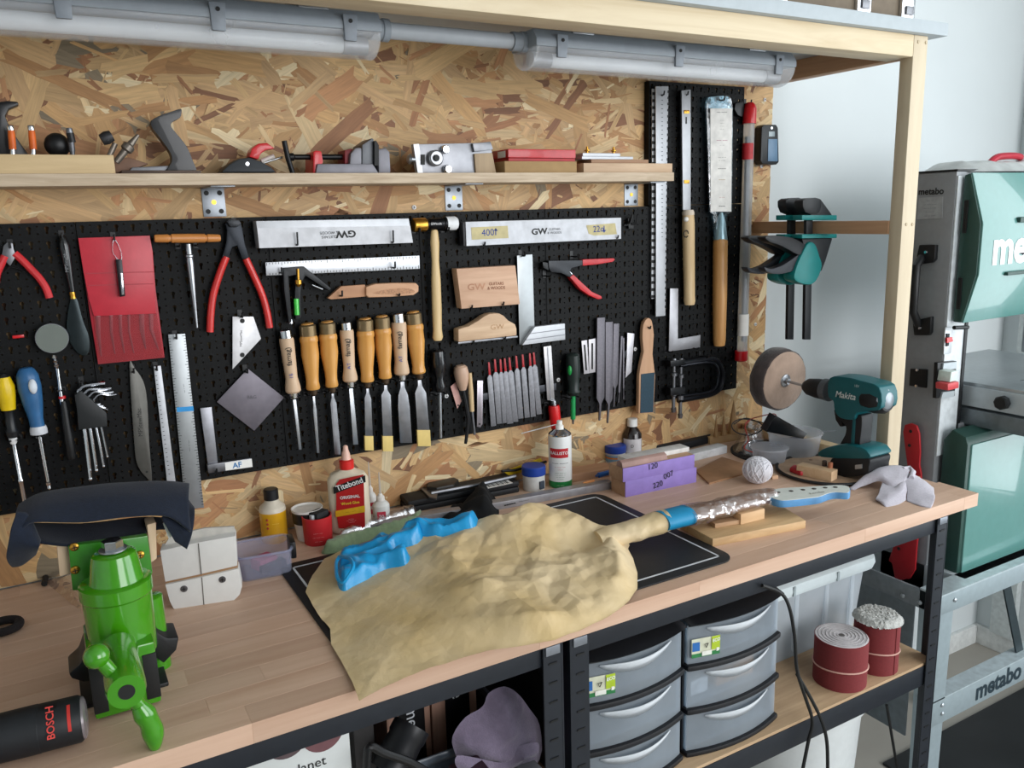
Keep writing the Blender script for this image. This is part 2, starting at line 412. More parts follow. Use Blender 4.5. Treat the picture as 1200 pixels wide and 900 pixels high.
PB = -.0195           # pegboard front
SEAM = [-.232, .058, .3575, .648, .9365, 1.213, 1.4985]
PL = ['black pegboard at the left edge behind the yellow screwdriver', 'black pegboard behind the red file pouch and steel rulers', 'black pegboard behind the row of chisels',
      'black pegboard behind the hammer and small files', 'black pegboard behind the red handled punch and large files', 'black pegboard behind the L square and black clamp']
for i in range(6): pegboard(SEAM[i] + .0006, SEAM[i + 1] - .0006, 1.079, 1.5365, PL[i])
pegboard(1.213, 1.4985, 1.538, 1.806, 'short black pegboard at upper right, behind tops of the long saws')

SCREWG = 'white screws in the wall board'
def screw(px, py, off, lb, r=.0045):
    c = atY(px, py, -off); o = G().lathe(c, c + Vector((0, -.003, 0)), [(0, r), (.5, r), (1, r * .55)], 12)
    o = o.build('screw', WHITE); tag(o, lb, 'screw', SCREWG)
    G().box(c + Vector((0, -.0031, 0)), (r * .9, .0006, r * .25)).box(c + Vector((0, -.0031, 0)), (r * .25, .0006, r * .9)).build('slot', INK, o)
for q in ((485, 243, .002, 'white screw in strand board below the middle shelf bracket'), (523, 464, .0195, 'white screw in pegboard right of the awl'), (654, 445, .0195, 'white screw in pegboard left of green screwdriver'), (744, 409, .0195, 'white screw in pegboard left of the sanding paddle'),
          (896, 117, .002, 'white screw in strand board above the handheld detector'), (892, 195, .002, 'white screw in strand board below the handheld detector'), (885, 380, .002, 'white screw in strand board right of the tube bottom cap')): screw(*q)

# ------------------------------------------------------------------ overhead timber frame
YF = -.415
tag(G().bb(-1.6, 1.642, -.43, .0, 1.853, 1.878).build('overhead_board', M('#a9b1b5', .6, var=.03), bev=.002), 'pale grey board lying on top of the timber frame', 'board')
tag(G().bb(-1.6, 1.558, YF, YF + .06, 1.811, 1.853).build('front_beam', WOOD('#c2ae8c', '#d6c6a8', 'X', .8), bev=.003), 'long pale pine beam along the front of the overhead frame', 'beam')
pt = thing('timber_post', 'upright pale pine post standing on the right end of bench', 'post', (1.58, -.4, BZ))
G().bb(1.558, 1.602, YF, YF + .03, BZ, 1.853).build('post_timber', WOOD('#c0af93', '#d0c2a8', 'Z', .8), pt, bev=.003)
for px, py in ((1076, 49), (1085, 50), (1062, 263), (1069, 263)):
    c = atY(px, py, YF); G().lathe(c, c + Vector((0, -.0015, 0)), [(0, .0035), (1, .003)], 10).build('screw_head', M('#b9a88a', .5), pt)
tag(G().bb(1.556, 1.586, YF + .03, .0115, 1.812, 1.853).build('side_rail', PINEY, bev=.002), 'short pine rail under the right end of overhead board', 'rail')
rail = tag(G().bb(1.556, 1.586, YF + .03, .0115, 1.464, 1.492).build('clamp_rail', PINEY, bev=.002), 'pine rail from post to wall with green clamps on it', 'rail')
tag(G().bb(1.556, 1.586, YF + .03, .0115, BZ, BZ + .028).build('base_rail', PINEX, bev=.002), 'low pine rail on the bench between post and wall', 'rail')

# storage case on the overhead board
cs = thing('tool_case', 'brown hard case with chrome latches on top of overhead board', 'case', (1.27, -.25, 1.878))
G().bb(1.0, 1.565, -.40, -.08, 1.878, 2.1).build('case_body', M('#6f6252', .7, var=.1), cs, bev=.004)
G().bb(.998, 1.567, -.404, -.078, 1.94, 1.952).build('rim', BLACK, cs, bev=.002)
for x in (1.19, 1.415, 1.545):
    lt = G().bb(x - .02, x + .02, -.408, -.398, 1.884, 1.935).build('latch', CHROME, cs, bev=.003)
    G().bb(x - .011, x + .011, -.412, -.406, 1.889, 1.905).build('latch_lever', STEELD, lt, bev=.002)

# ------------------------------------------------------------------ tube lamps
LY = -.25
LGREY = M('#8f979f', .5, var=.04); CLEAR = GLASSY('#fbfcfd', .08, .24, .6); TUBEM = M('#eef1f4', .3, var=.02)
def lamp(x0, x1, lb):
    t = thing('tube_lamp', lb, 'lamp', ((x0 + x1) / 2, LY, 1.77))
    prof = [(-.042, 1.800), (-.042, 1.812), (-.03, 1.829), (.03, 1.829), (.042, 1.812), (.042, 1.800)]
    G().prism([(x0, LY + a, z) for a, z in prof], (x1 - x0, 0, 0)).build('lamp_body', LGREY, t, bev=.003)
    arc = [(.040 * math.cos(a), 1.800 + .033 * math.sin(a)) for a in [math.radians(180 + 180 * i / 14) for i in range(15)]]
    inn = [(a * .94, 1.800 + (z - 1.800) * .94) for a, z in arc]
    ring = arc + inn[::-1]
    G().prism([(x0 + .004, LY + a, z) for a, z in ring], (x1 - x0 - .008, 0, 0)).build('diffuser', CLEAR, t)
    for x in (x0 + .002, x1 - .006):
        G().prism([(x, LY + a, z) for a, z in arc], (.004, 0, 0)).build('diffuser_end', CLEAR, t)
    tb = G().lathe((x0 + .03, LY, 1.786), (x1 - .03, LY, 1.786), [(0, .012), (1, .012)], 16).build('tube', TUBEM, t)
    for xa, xb in ((x0 + .012, x0 + .05), (x1 - .05, x1 - .012)):
        G().lathe((xa, LY, 1.786), (xb, LY, 1.786), [(0, .0135), (1, .0135)], 16).build('tube_cap', ALU, tb)
    n = max(2, round((x1 - x0) / .26) + 1)
    for i in range(n):
        x = x0 + .05 + (x1 - x0 - .1) * i / (n - 1)
        ck = G().prism([(x - .009, LY - .043, 1.784), (x + .009, LY - .043, 1.784), (x + .011, LY - .046, 1.820), (x - .011, LY - .046, 1.820)], (0, .006, 0)).build('clip', M('#7f8790', .45), t, bev=.0015)
        G().lathe((x, LY - .0465, 1.811), (x, LY - .044, 1.811), [(0, .003), (1, .003)], 10).build('clip_hole', INK, ck)
    for x in (x0 + .1, x1 - .1):
        G().bb(x - .022, x + .022, LY - .034, LY + .034, 1.826, 1.853).build('mounting_bracket', STEEL, t, bev=.001)
    return t
lamp(-.17, .488, 'left tube lamp with clear diffuser, under the overhead board, cut by frame')
lamp(.757, 1.368, 'right tube lamp with clear diffuser, ending near timber post')
cd = thing('conduit', 'grey conduit pipe joining the two tube lamps', 'pipe', (.62, LY, 1.8))
G().tube([(.486, LY, 1.812), (.76, LY, 1.812)], .0125, 16).build('pipe', M('#aeb4ba', .45, var=.03), cd)
for xa, xb in ((.484, .513), (.733, .76)): G().lathe((xa, LY, 1.812), (xb, LY, 1.812), [(0, .0155), (.6, .0155), (.65, .017), (1, .017)], 18).build('coupling', LGREY, cd)

# ------------------------------------------------------------------ wall shelf
ZS = 1.606; YS = -.115
sh = thing('wall_shelf', 'long thin raw particle board shelf above the black pegboards', 'shelf', (.5, YS / 2, ZS - .018))
sx1 = atY(790, 205, YS).x
G().bb(-.5, sx1, YS, 0, ZS - .018, ZS).build('shelf_board', WOOD('#ab967c', '#cab79e', 'X', 3), sh, bev=.001)
for px in (250, 532, 740):
    x = atY(px, 230, -.004).x
    br = G().bb(x - .019, x + .019, -.0035, 0, 1.539, ZS - .018).bb(x - .019, x + .019, YS + .02, 0, ZS - .0205, ZS - .018).build('bracket', M('#8f949a', .4, .8, var=.1), sh, bev=.0006)
    for dx, dz in ((-.011, .009), (.011, .009), (-.011, .04), (.011, .04)):
        G().lathe((x + dx, -.0042, 1.539 + dz), (x + dx, -.0034, 1.539 + dz), [(0, .0042), (1, .0042)], 10).build('bracket_hole', INK, br)
    G().lathe((x, -.0042, 1.5635), (x, -.0034, 1.5635), [(0, .0042), (1, .0042)], 10).build('bracket_bolt', BRASS, br)

# ------------------------------------------------------------------ workbench: worktop of glued staves on two black steel frames
wt = thing('worktop', 'beech butcher block worktop of glued staves across both benches', 'worktop', (.35, -.3, BZ - .027))
STAVE = WOOD('#c09b82', '#d3b29a', 'X', .7, rough=.5, rnd=.09)
rw = random.Random(5); ns = 14; sw = .60 / ns; PIECE = {}
for i in range(ns):
    x = -1.0 - rw.uniform(0, .4)
    while x < 1.597:
        ln = rw.choice((.3, .4, .5, .6)); x1 = min(1.597, x + ln)
        if x1 - x < .02: break
        o = G().bb(x, x1, -.6 + i * sw, -.6 + (i + 1) * sw, BZ - .027, BZ).build('stave', STAVE, wt, bev=.0003, seg=1)
        x = x1
FRM = M('#20242b', .45, .2, var=.1)
def bench_frame(x0, x1, lb, zs):
    t = thing('workbench', lb, 'workbench', ((x0 + x1) / 2, -.3, 0))
    zt = BZ - .027
    G().bb(x0, x1, -.592, -.572, zt - .034, zt).build('front_rail', FRM, t, bev=.001)
    G().bb(x0, x1, -.03, -.012, zt - .034, zt).build('back_rail', FRM, t, bev=.001)
    for x in (x0, x1 - .004): G().bb(x, x + .004, -.572, -.03, zt - .034, zt).build('side_rail', FRM, t)
    G().bb(x0, x1, -.592, -.572, zs - .05, zs - .006).build('shelf_rail', FRM, t, bev=.001)
    G().bb(x0, x1, -.59, -.012, zs - .006, zs).build('shelf_board', WOOD('#a98c6c', '#c0a280', 'X', 1.5), t)
    for s, x in ((1, x0), (-1, x1)):
        for yy, yo in ((-.597, 1), (-.008, -1)):
            g = G(); xa, xb = sorted((x, x + s * .034)); g.bb(xa, xb, *sorted((yy, yy + yo * .003)), 0, zt)
            xa, xb = sorted((x, x + s * .003)); g.bb(xa, xb, *sorted((yy, yy + yo * .034)), 0, zt)
            up = g.build('upright', FRM, t, bev=.0005, seg=1)
            if yo == 1:
                z = zt - .03
                while z > .3:
                    xc = x + s * .018
                    G().bb(xc - .007, xc + .007, yy - .0012, yy + .0005, z - .0015, z + .0015).build('slot', M('#0a0b0d', .5), up)
                    z -= .031
                G().bb(xc - .012, xc + .012, yy - .0018, yy, zt - .016, zt - .002).build('corner_plate', M('#8b9098', .4, .7), up, bev=.0006)
    return t
ZSH = .602
bench_frame(-.72, .592, 'black steel bench frame at left under the vise', .50)
bench_frame(.604, 1.507, 'black steel bench frame at right holding plastic drawer towers', ZSH)
# ================================================================== TOOLS ON THE PEGBOARDS
OW = .026          # tools lie a little proud of the pegboard front (y = -OW is their back)
HOOKS = []; HOLDERS = []; LAST = ['']; SEEN = {}
SHORT = {'screwdriver': ['blue screwdriver', 'yellow screwdriver', 'green screwdriver'], 'levelling_beam': ['beam with upside down print', 'beam with tape labels'], 'pull_saw': ['saw in aluminium cover', 'saw in blue sleeve'],
         'wood_chisel': ['%s chisel from left' % w for w in ('first', 'second', 'third', 'fourth', 'fifth', 'sixth', 'seventh', 'eighth')], 'pocket_tool': ['red file pouch']}
def wt_(name, label, cat, pa, group=None):
    k = SEEN.get(name, 0); SEEN[name] = k + 1; LAST[0] = SHORT[name][k] if name in SHORT else name.replace('_', ' ')
    return thing(name, label, cat, atY(*pa, -OW), group)
def plate(pxs, th, mat, name, parent=None, off=OW, bev=.0006, sm=None):
    if sm: pxs = sp2(pxs, sm)
    return G().plate(pxs, off, th).build(name, mat, parent, bev=bev)
HK = 0
def hook(px, py, off=.04, up=.008, label='small black wire hook plugged into the pegboard'):
    p = atY(px, py, -off); b = Vector((p.x, PB, p.z))
    g = G().tube([b, Vector((p.x, -off + .004, p.z)), p, p + Vector((0, -.002, up))], .0018, 6)
    g.bb(p.x - .004, p.x + .004, PB - .0015, PB, p.z - .004, p.z + .012)
    o = tag(g.build('peg_hook', BLACK), label, 'hook', 'black pegboard hooks'); HOOKS.append((o, LAST[0])); return o
def holder(px, py, w, off=.038):
    """double prong holder under a handle"""
    p = atY(px, py, -off); h = wpx(px, py, w, -off) / 2
    g = G()
    for s in (-1, 1): g.tube([(p.x + s * h, PB, p.z), (p.x + s * h, -off - .006, p.z), (p.x + s * h * .7, -off - .010, p.z + .002)], .0016, 6)
    g.bb(p.x - h - .003, p.x + h + .003, PB - .0025, PB, p.z - .004, p.z + .004)
    o = tag(g.build('tool_holder', BLACK), 'holder', 'holder', 'black tool holders'); HOLDERS.append((o, LAST[0])); return o

# ---- chisels
YTIP = M('#d9bd72', .6, var=.06)
CP = WOOD('#c3a283', '#d6b898', 'Z', rough=.5); CV = WOOD('#c08238', '#dba258', 'Z', rough=.3)
def chisel(lb, top, ring, hend, bend, ws, pale, blade, tip=None, mark=None):
    """ws: ring, upper, waist, foot widths in px; blade: list of (t, width) px"""
    t = wt_('wood_chisel', lb, 'chisel', hend, 'chisels in a row'); off = OW + .013
    tg = CHROME if pale else M('#7d6a4c', .4, .6, var=.1)
    wl(top, ring, off, [(0, ws[0] * .72), (.06, ws[0] * .9), (.12, ws[0]), (1, ws[0])], n=18).build('striking_ring', tg, t)
    if not pale: wl((top[0] - .2, top[1] - 1.5), top, off, [(0, ws[0] * .55), (.5, ws[0] * .74), (1, ws[0] * .76)], n=18).build('handle_end', CV, t)
    if pale: pr = [(0, ws[1] * .93), (.05, ws[1]), (.4, ws[1] * .92), (.72, ws[2]), (.9, ws[3]), (.97, ws[3]), (1, ws[3] * .8)]
    else: pr = [(0, ws[1] * .9), (.04, ws[1]), (.1, ws[1]), (.13, ws[1] * .93), (.35, ws[1] * .98), (.72, ws[2] * 1.06), (.86, ws[2]), (.97, ws[3]), (1, ws[3] * .9)]
    h = wl(ring, hend, off, pr, n=18).build('handle', CP if pale else CV, t)
    d = Vector((bend[0] - hend[0], bend[1] - hend[1])).normalized(); fe = (hend[0] + d.x * 8, hend[1] + d.y * 8)
    wl(hend, fe, off, [(0, ws[3] * .62), (.75, ws[3] * .56), (1, ws[3] * .3)], n=16).build('ferrule', CHROME if pale else M('#4b3b2c', .4, .5), t)
    L = []; Rr = []; n = Vector((-d.y, d.x))
    for tt, w in blade:
        x = fe[0] + (bend[0] - fe[0]) * tt; y = fe[1] + (bend[1] - fe[1]) * tt
        L.append((x - w / 2, y)); Rr.append((x + w / 2, y))
    b = plate(L + Rr[::-1], .004, STEEL if blade[-1][1] < 7 else M('#8d8e92', .32, .9, var=.15, scale=50), 'blade', t, OW + .010)
    if tip:
        w = blade[-1][1] + 1.2; x0, y0 = bend; x1, y1 = tip
        plate([(x0 - w / 2, y0 - 1), (x0 + w / 2, y0 - 1), (x1 + w / 2, y1), (x1 - w / 2, y1)], .0058, YTIP, 'tip_guard', t, OW + .009)
    if mark:
        o2 = off + wpx(*ring, ws[1], -off) / 2 - .0003
        m0 = (ring[0] + (hend[0] - ring[0]) * .13, ring[1] + (hend[1] - ring[1]) * .13); m1 = (ring[0] + (hend[0] - ring[0]) * .55, ring[1] + (hend[1] - ring[1]) * .55)
        wtxt('famag)', m1, m0, o2, .013, INK, h, bold=.01, depth=.0004)
        if mark != 'x':
            k0 = (ring[0] + (hend[0] - ring[0]) * .62, ring[1] + (hend[1] - ring[1]) * .62); k1 = (ring[0] + (hend[0] - ring[0]) * .78, ring[1] + (hend[1] - ring[1]) * .78)
            wtxt(mark, k1, k0, o2, .010, INKB, h, depth=.0004)
    holder(fe[0], fe[1] - 2, ws[3] * .9)
    return t
chisel('leftmost chisel, pale beech handle with black print and thin blade', (334, 386), (335.5, 396), (344, 460), (352, 527), (14, 17, 14, 18), 1, [(0, 4), (1, 3.2)], mark='16')
chisel('varnished chisel with slim rod blade, second from left', (360, 380), (361.5, 393.5), (367, 456), (373, 531), (19, 21, 14.5, 16.5), 0, [(0, 3), (.15, 2.8), (.25, 4), (1, 3)])
chisel('varnished chisel with narrow flat blade, third from left', (383, 377.5), (384, 391), (389, 453), (396, 533), (19, 21, 13.5, 15), 0, [(0, 3), (.06, 3), (.16, 7), (.9, 7.5), (.98, 7), (1, 7)])
chisel('pale beech chisel with narrow bright blade, fourth from left', (405, 377), (406, 386.5), (410.5, 447), (417, 521), (13, 16, 13, 17), 1, [(0, 4.5), (1, 6)], mark='AT')
chisel('varnished chisel with medium blade and yellow tip guard, fifth from left', (427.5, 374), (428, 387.5), (430.5, 447), (432.5, 512), (18.5, 20, 14, 15.5), 0, [(0, 3), (.1, 3.5), (.2, 7.5), (1, 9)], (433, 528))
chisel('orange varnished chisel with wide blade and yellow tip, sixth from left', (447, 371), (448, 384.5), (451.5, 443), (454.5, 512), (18, 19.5, 13.5, 15), 0, [(0, 3.5), (.1, 4), (.2, 11), (1, 11)], (455, 529))
chisel('pale beech chisel with broad unguarded blade, seventh from left', (466, 366.5), (467, 377.5), (471, 439), (476, 519), (14, 17, 14, 17), 1, [(0, 4.5), (.1, 5), (.22, 11), (.4, 13.5), (1, 14)], mark='AT')
chisel('rightmost varnished chisel with broad blade and yellow tip guard', (484, 366), (485.5, 379.5), (491, 437), (496.5, 505), (17.5, 19.5, 13.5, 15.5), 0, [(0, 4), (.12, 5), (.26, 13), (1, 14)], (497.5, 523))

# ---- side cutter
t = wt_('side_cutter', 'small side cutter pliers with red grips at the left edge', 'pliers', (12, 300))
plate([(4, 288), (8, 284), (15, 285), (16, 292), (19, 300), (12, 312), (6, 306), (2, 300)], .008, STEELD, 'jaws', t, bev=.001)
pts = [(17, 297), (24, 303), (36, 315), (47, 327), (54, 338), (58, 349)]
G().tube([atY(*p, -(OW + .005)) for p in sp2(pts, 4, False)], .0056, 10).build('handle_grip', M('#c62a30', .4), t)
pts = [(6, 300), (1, 310), (-4, 322), (-6, 338)]
G().tube([atY(*p, -(OW + .005)) for p in sp2(pts, 4, False)], .0056, 10).build('handle_grip', M('#c62a30', .4), t)
G().tube([atY(*p, -(OW + .003)) for p in ((6, 318), (12, 312), (20, 314), (30, 319))], .0012, 6).build('spring', BLACKM, t)
hook(12, 290)
o = plate([(14, 393.5), (28, 392), (28.5, 395.5), (15, 397)], .006, RED, 'hook_sleeve', bev=.001); tag(o, 'tiny red plastic sleeve on a hook left of the mirror', 'sleeve')
# ---- palette knife
t = wt_('palette_knife', 'black handled palette knife with dark leaf shaped blade', 'knife', (90, 380))
wl((73, 275), (85, 342), OW + .008, [(0, 5), (.06, 10), (.2, 13.5), (.45, 12), (.75, 8), (1, 6)], n=14).build('handle', M('#0f1113', .25, coat=.4), t)
wl((84.5, 342), (86, 350), OW + .006, [(0, 7), (.3, 8), (.5, 7), (1, 8)]).build('ferrule', BRASS, t)
plate(sp2([(83, 350), (90, 350), (97, 375), (104, 394), (104.5, 410), (99, 417), (88, 410), (78, 388)], 4), .0012, M('#2c3436', .3, .7), 'blade', t)
wtxt('MPStewMac', (79, 320), (76, 292), OW + .0145, .007, M('#7e8083', .6), t, depth=.001)
hook(73, 279)
# ---- red pouch of needle files
t = wt_('file_pouch', 'red vinyl pouch with needle files behind its clear front', 'pouch', (150, 420))
RV = M('#b92c3a', .35, var=.06, bump=.05); RVD = M('#a52432', .4, var=.08)
G().plate([(91.5, 279), (175.5, 276), (179, 295), (182.5, 340), (193, 419), (115, 427), (106, 372), (98, 320)], OW, .002).build('pouch_back', RVD, t, bev=.0006)
for i, (a, b, w) in enumerate([((115, 372), (119, 424), 5), ((130, 371), (135, 421), 4), ((141, 371), (146, 420), 4), ((151, 370), (157, 420), 3), ((166, 369), (171, 415), 6), ((177, 368), (186, 416), 5)]):
    plate([(a[0] - w / 2, a[1] - 12), (a[0] + w / 2, a[1] - 12), (a[0] + w / 2 + .3, a[1] + 18), (b[0] + .6, b[1] - 6), (b[0] - .6, b[1] - 6), (a[0] - w / 2 + 1, a[1] + 18)], .0022, M('#8f7f82', .45, .5), 'needle_file', t, OW + .002, bev=.0004)
G().plate([(110, 371), (184, 367.5), (193, 419), (115, 427)], OW + .0046, .0006).build('clear_front', GLASSY('#e08a90', .12, .14, .3), t)
G().plate([(91.5, 279), (175.5, 276), (179, 295), (183, 367.5), (110, 370.5), (104, 350), (98, 320)], OW + .005, .0014).build('flap', RV, t, bev=.0006)
for y in (320, 334): plate([(101 + (y - 320) * .2, y), (180.5, y - 2), (180.5, y - 1), (101 + (y - 320) * .2, y + 1)], .0006, RVD, 'fold_line', t, OW + .0064, bev=0)
hook(134, 281)
k = wt_('pocket_tool', 'small black pocket knife on a bead chain over the red pouch', 'pocket knife', (141, 330))
plate([(135.5, 304), (143, 304), (147, 347), (140.5, 348), (138, 325)], .008, M('#15161a', .3, .4), 'tool_body', k, OW + .010, bev=.001)
plate([(140.5, 320), (143.5, 320), (145.5, 345), (142.5, 345.5)], .001, CHROME, 'blade_edge', k, OW + .018)
ch = sp2([(138, 304), (132.5, 296), (132, 286), (134, 281), (138, 286), (142, 296), (142.5, 304)], 5, False)
g = G()
for p in ch: g.sph(atY(*p, -(OW + .012)), .0012, 6)
g.build('bead_chain', CHROME, k)
# ---- T handle reamer
t = wt_('t_handle_reamer', 'tapered steel reamer with a turned wooden T handle', 'reamer', (226, 380))
wl((181, 279.5), (258, 279), OW + .012, [(0, 8.4), (.02, 9.6), (.2, 10.2), (.215, 8.6), (.24, 8.6), (.25, 11), (.5, 11.4), (.76, 11), (.77, 8.6), (.79, 8.6), (.8, 10.2), (.97, 9.4), (1, 8)], n=18).build('handle', WOOD('#b06a30', '#cf8d4c', 'X', rough=.35), t)
wl((220.5, 286), (231, 384), OW + .012, [(0, 7), (.12, 7), (.13, 10), (.15, 10), (.16, 8), (.22, 9), (.6, 5.5), (1, 2.2)], n=14).build('blade', STEEL, t)
hook(232, 288, .045, .004); hook(211, 289, .045, .004)
# ---- end nipper
t = wt_('end_nipper', 'end cutting nipper with long red dipped handles', 'nipper', (275, 300))
NB = M('#20242a', .35, .6)
plate([(264, 262), (272, 259), (282, 260), (284, 268), (287, 285), (292, 303), (284, 304), (278, 288), (272, 290), (268, 303), (260, 302), (265, 285), (266, 270)], .010, NB, 'head', t, bev=.0015)
plate([(266, 260), (271, 257), (280, 257.5), (283, 262), (279, 266), (270, 266)], .014, M('#2b2d31', .4, .4), 'jaw', t, OW + .004, bev=.002)
for pts in ([(265, 301), (257, 322), (250, 345), (247, 368), (246, 389)], [(288, 303), (297, 322), (307, 345), (313, 366), (316, 384)]):
    G().tube([atY(*p, -(OW + .006)) for p in sp2(pts, 4, False)], .0062, 12).build('handle_grip', M('#c92a26', .3, coat=.3), t)
hook(277, 264)
# ---- gauge and diamond scraper
t = wt_('action_gauge', 'small white steel gauge with a slanted lower edge', 'gauge', (285, 400))
plate([(272.5, 371), (297, 371), (306, 397), (272.5, 433)], .0016, M('#c7c6c8', .4, .3), 'gauge_plate', t)
for px, py in ((284, 376), (284, 416)): c = atY(px, py, -(OW + .0021)); G().lathe(c, c + Vector((0, .001, 0)), [(0, .0042), (1, .0042)], 12).build('hole', INK, t)
wtxt('MPStewMac', (282.5, 408), (282.5, 385), OW + .0017, .006, INK, t)
hook(284, 372)
t = wt_('cabinet_scraper', 'square grey cabinet scraper hung by one corner as diamond', 'scraper', (292, 470))
plate([(290.5, 432), (333, 466), (298, 505), (254, 471)], .0016, M('#6a656d', .45, .5, var=.1), 'scraper_plate', t)
wtxt('B&G', (286, 466), (304, 465), OW + .0017, .009, M('#4a464c', .5), t)
hook(290, 437)
# ---- rulers, blade
RUL = M('#999d9f', .38, .7, var=.05)
def ticks(parent, A, B, w, n, off, long=5):
    """graduation marks along the edge from A to B pointing by w px"""
    g = G()
    for i in range(n):
        t_ = i / n; x = A[0] + (B[0] - A[0]) * t_; y = A[1] + (B[1] - A[1]) * t_; l = w * (1 if i % long == 0 else .6)
        dx, dy = (B[0] - A[0]), (B[1] - A[1]); L = math.hypot(dx, dy); ux, uy = -dy / L, dx / L
        g.prism([atY(x, y, -off), atY(x + ux * l, y + uy * l, -off), atY(x + ux * l + dx / L * .6, y + uy * l + dy / L * .6, -off), atY(x + dx / L * .6, y + dy / L * .6, -off)], (0, -.0002, 0))
    return g.build('graduations', INK, parent, smooth=0)
t = wt_('steel_ruler', 'wide steel ruler hanging vertically with strip of blue tape', 'ruler', (217, 500))
b = plate([(197, 392), (217, 391), (239, 595), (217.5, 597)], .0012, RUL, 'ruler_blade', t)
plate([(207, 477.5), (226.5, 476), (227.3, 481.5), (207.6, 483)], .0004, M('#2b8fd0', .55), 'blue_tape', t, OW + .0012, bev=0)
ticks(t, (217.3, 393), (239, 594), 4, 60, OW + .0012); ticks(t, (217.5, 595), (197.2, 394), 4, 60, OW + .0012)
wtxt('--- - ----', (218, 470), (213, 440), OW + .0013, .005, INK, t); wtxt('---- -- ---', (224, 545), (219, 500), OW + .0013, .006, INK, t)
hook(207, 397)
t = wt_('narrow_ruler', 'narrow white steel ruler between grey blade and wide ruler', 'ruler', (193, 500))
plate([(180, 429.5), (188.5, 428.5), (206, 566), (196, 567)], .0012, M('#b5b7bc', .4, .35), 'ruler_blade', t)
ticks(t, (184, 440), (200, 560), 2, 24, OW + .0012, 1); hook(184, 434)
t = wt_('curved_scraper', 'dull grey curved steel scraper pointed at both ends', 'scraper', (166, 500))
plate(sp2([(151.5, 427), (158, 432), (168, 447), (172.5, 470), (175, 520), (178, 563), (173, 561), (161, 545), (157, 515)], 3), .0012, M('#5d5c58', .4, .7, var=.1), 'blade', t)
wtxt('MPStewMac', (165, 510), (163, 480), OW + .0013, .010, INK, t); hook(157, 437)
c = atY(172, 553, -(OW + .0016)); G().lathe(c, c + Vector((0, .001, 0)), [(0, .002), (1, .002)], 10).build('hole', INK, t)
# ---- hex keys
t = wt_('hex_key_set', 'set of chrome hex keys in a black folding holder', 'hex keys', (107, 500))
plate([(87, 463), (95, 458), (125, 484), (126, 500), (92, 504), (90, 480)], .022, M('#191c1e', .5), 'key_holder', t, OW + .002, bev=.002)
for x0, y0, x1, y1, bx, by, w in ((95, 455, 106, 561, 123, 449, 5), (101, 459, 113, 551, 130, 455, 4.2), (107, 462, 121.5, 546, 133, 459, 3.4), (113, 465, 126, 535, 136.5, 462, 2.8)):
    r = wpx(100, 500, w, -.04) / 2
    P = sp2([(x1, y1), ((x0 + x1) / 2 - 1, (y0 + y1) / 2), (x0 - 3, y0 + 8), (x0 - 1, y0 + 1), (x0 + 5, y0 - 3), ((x0 + bx) / 2 + 4, by + 1), (bx, by)], 4, False)
    g = G().tube([atY(*p, -(OW + .016)) for p in P], r, 6); g.sph(atY(x1, y1, -(OW + .016)), r * 1.25, 8); g.build('hex_key', CHROME, t)
for i in range(4):
    P = [(100 + i * 4.5, 480), (101 + i * 5, 476), (107 + i * 4, 474 + i), (118 + i * 3, 473 + i * 2.4)]
    G().tube([atY(*p, -(OW + .017)) for p in P], .0013, 6).build('hex_key', CHROME, t)
hook(96, 452)
# ---- inspection mirror
t = wt_('inspection_mirror', 'round inspection mirror on a telescopic stem with black handle', 'mirror', (75, 480))
c = atY(61, 396.5, -(OW + .014)); rx = wpx(61, 396, 20.5, -.04); 
G().lathe(c, c + Vector((0, .005, 0)), [(0, rx * .97), (.3, rx), (1, rx)], 32, flat=((1, 0, 0), 1.0)).build('mirror_frame', STEELD, t)
G().lathe(c + Vector((0, -.0006, 0)), c, [(0, rx * .94), (1, rx * .94)], 32).build('mirror_glass', M('#9ea59c', .12, .7, var=.02), t)
g = wl((63, 416), (67, 432), OW + .012, [(0, 4), (.2, 8), (.35, 4), (.5, 9), (.65, 5), (.8, 9), (1, 4)]); g.build('ball_joint', CHROME, t)
wl((67, 432), (73, 475), OW + .012, [(0, 5), (.3, 4), (.8, 6), (1, 6)]).build('stem', CHROME, t)
wl((72.5, 464), (73, 467), OW + .012, [(0, 9), (1, 9)]).build('red_ring', RED, t)
wl((74, 470), (84, 538), OW + .012, [(0, 8), (.15, 10), (.6, 11), (.95, 12), (1, 9)]).build('handle', BLACK, t)
holder(71, 458, 8)
# ---- screwdrivers
t = wt_('screwdriver', 'screwdriver with blue bulbous handle and pale oval inset', 'screwdriver', (45, 500))
wl((30, 431), (45, 505), OW + .016, [(0, 14), (.03, 20), (.12, 27), (.3, 29), (.55, 25), (.8, 18), (1, 18)], n=20).build('handle', M('#2e5f8c', .35), t)
wl((44.5, 499), (46, 509), OW + .016, [(0, 19), (.4, 21.5), (.9, 21.5), (1, 14)], n=20).build('handle_collar', M('#c9cbd0', .45), t)
c = atY(38.5, 453, -(OW + .0335)); G().sph(c, .012, 14, (.5, .35, 1)).build('oval_inset', M('#ccd2da', .4), t)
wl((46, 509), (58, 574), OW + .016, [(0, 5.5), (.85, 5), (.86, 7), (.9, 7), (.92, 5), (.97, 5.5), (1, 1)], n=12).build('shaft', CHROME, t)
holder(47, 512, 11, .045)
t = wt_('screwdriver', 'screwdriver with yellow and black handle at far left', 'screwdriver', (12, 500))
wl((3, 438), (3.6, 442), OW + .016, [(0, 10), (1, 16)], n=18).build('handle_cap', BLACK, t)
wl((3.6, 442), (10, 480), OW + .016, [(0, 17), (.3, 25), (.6, 23), (1, 18)], n=18).build('handle', M('#d9b70f', .35), t)
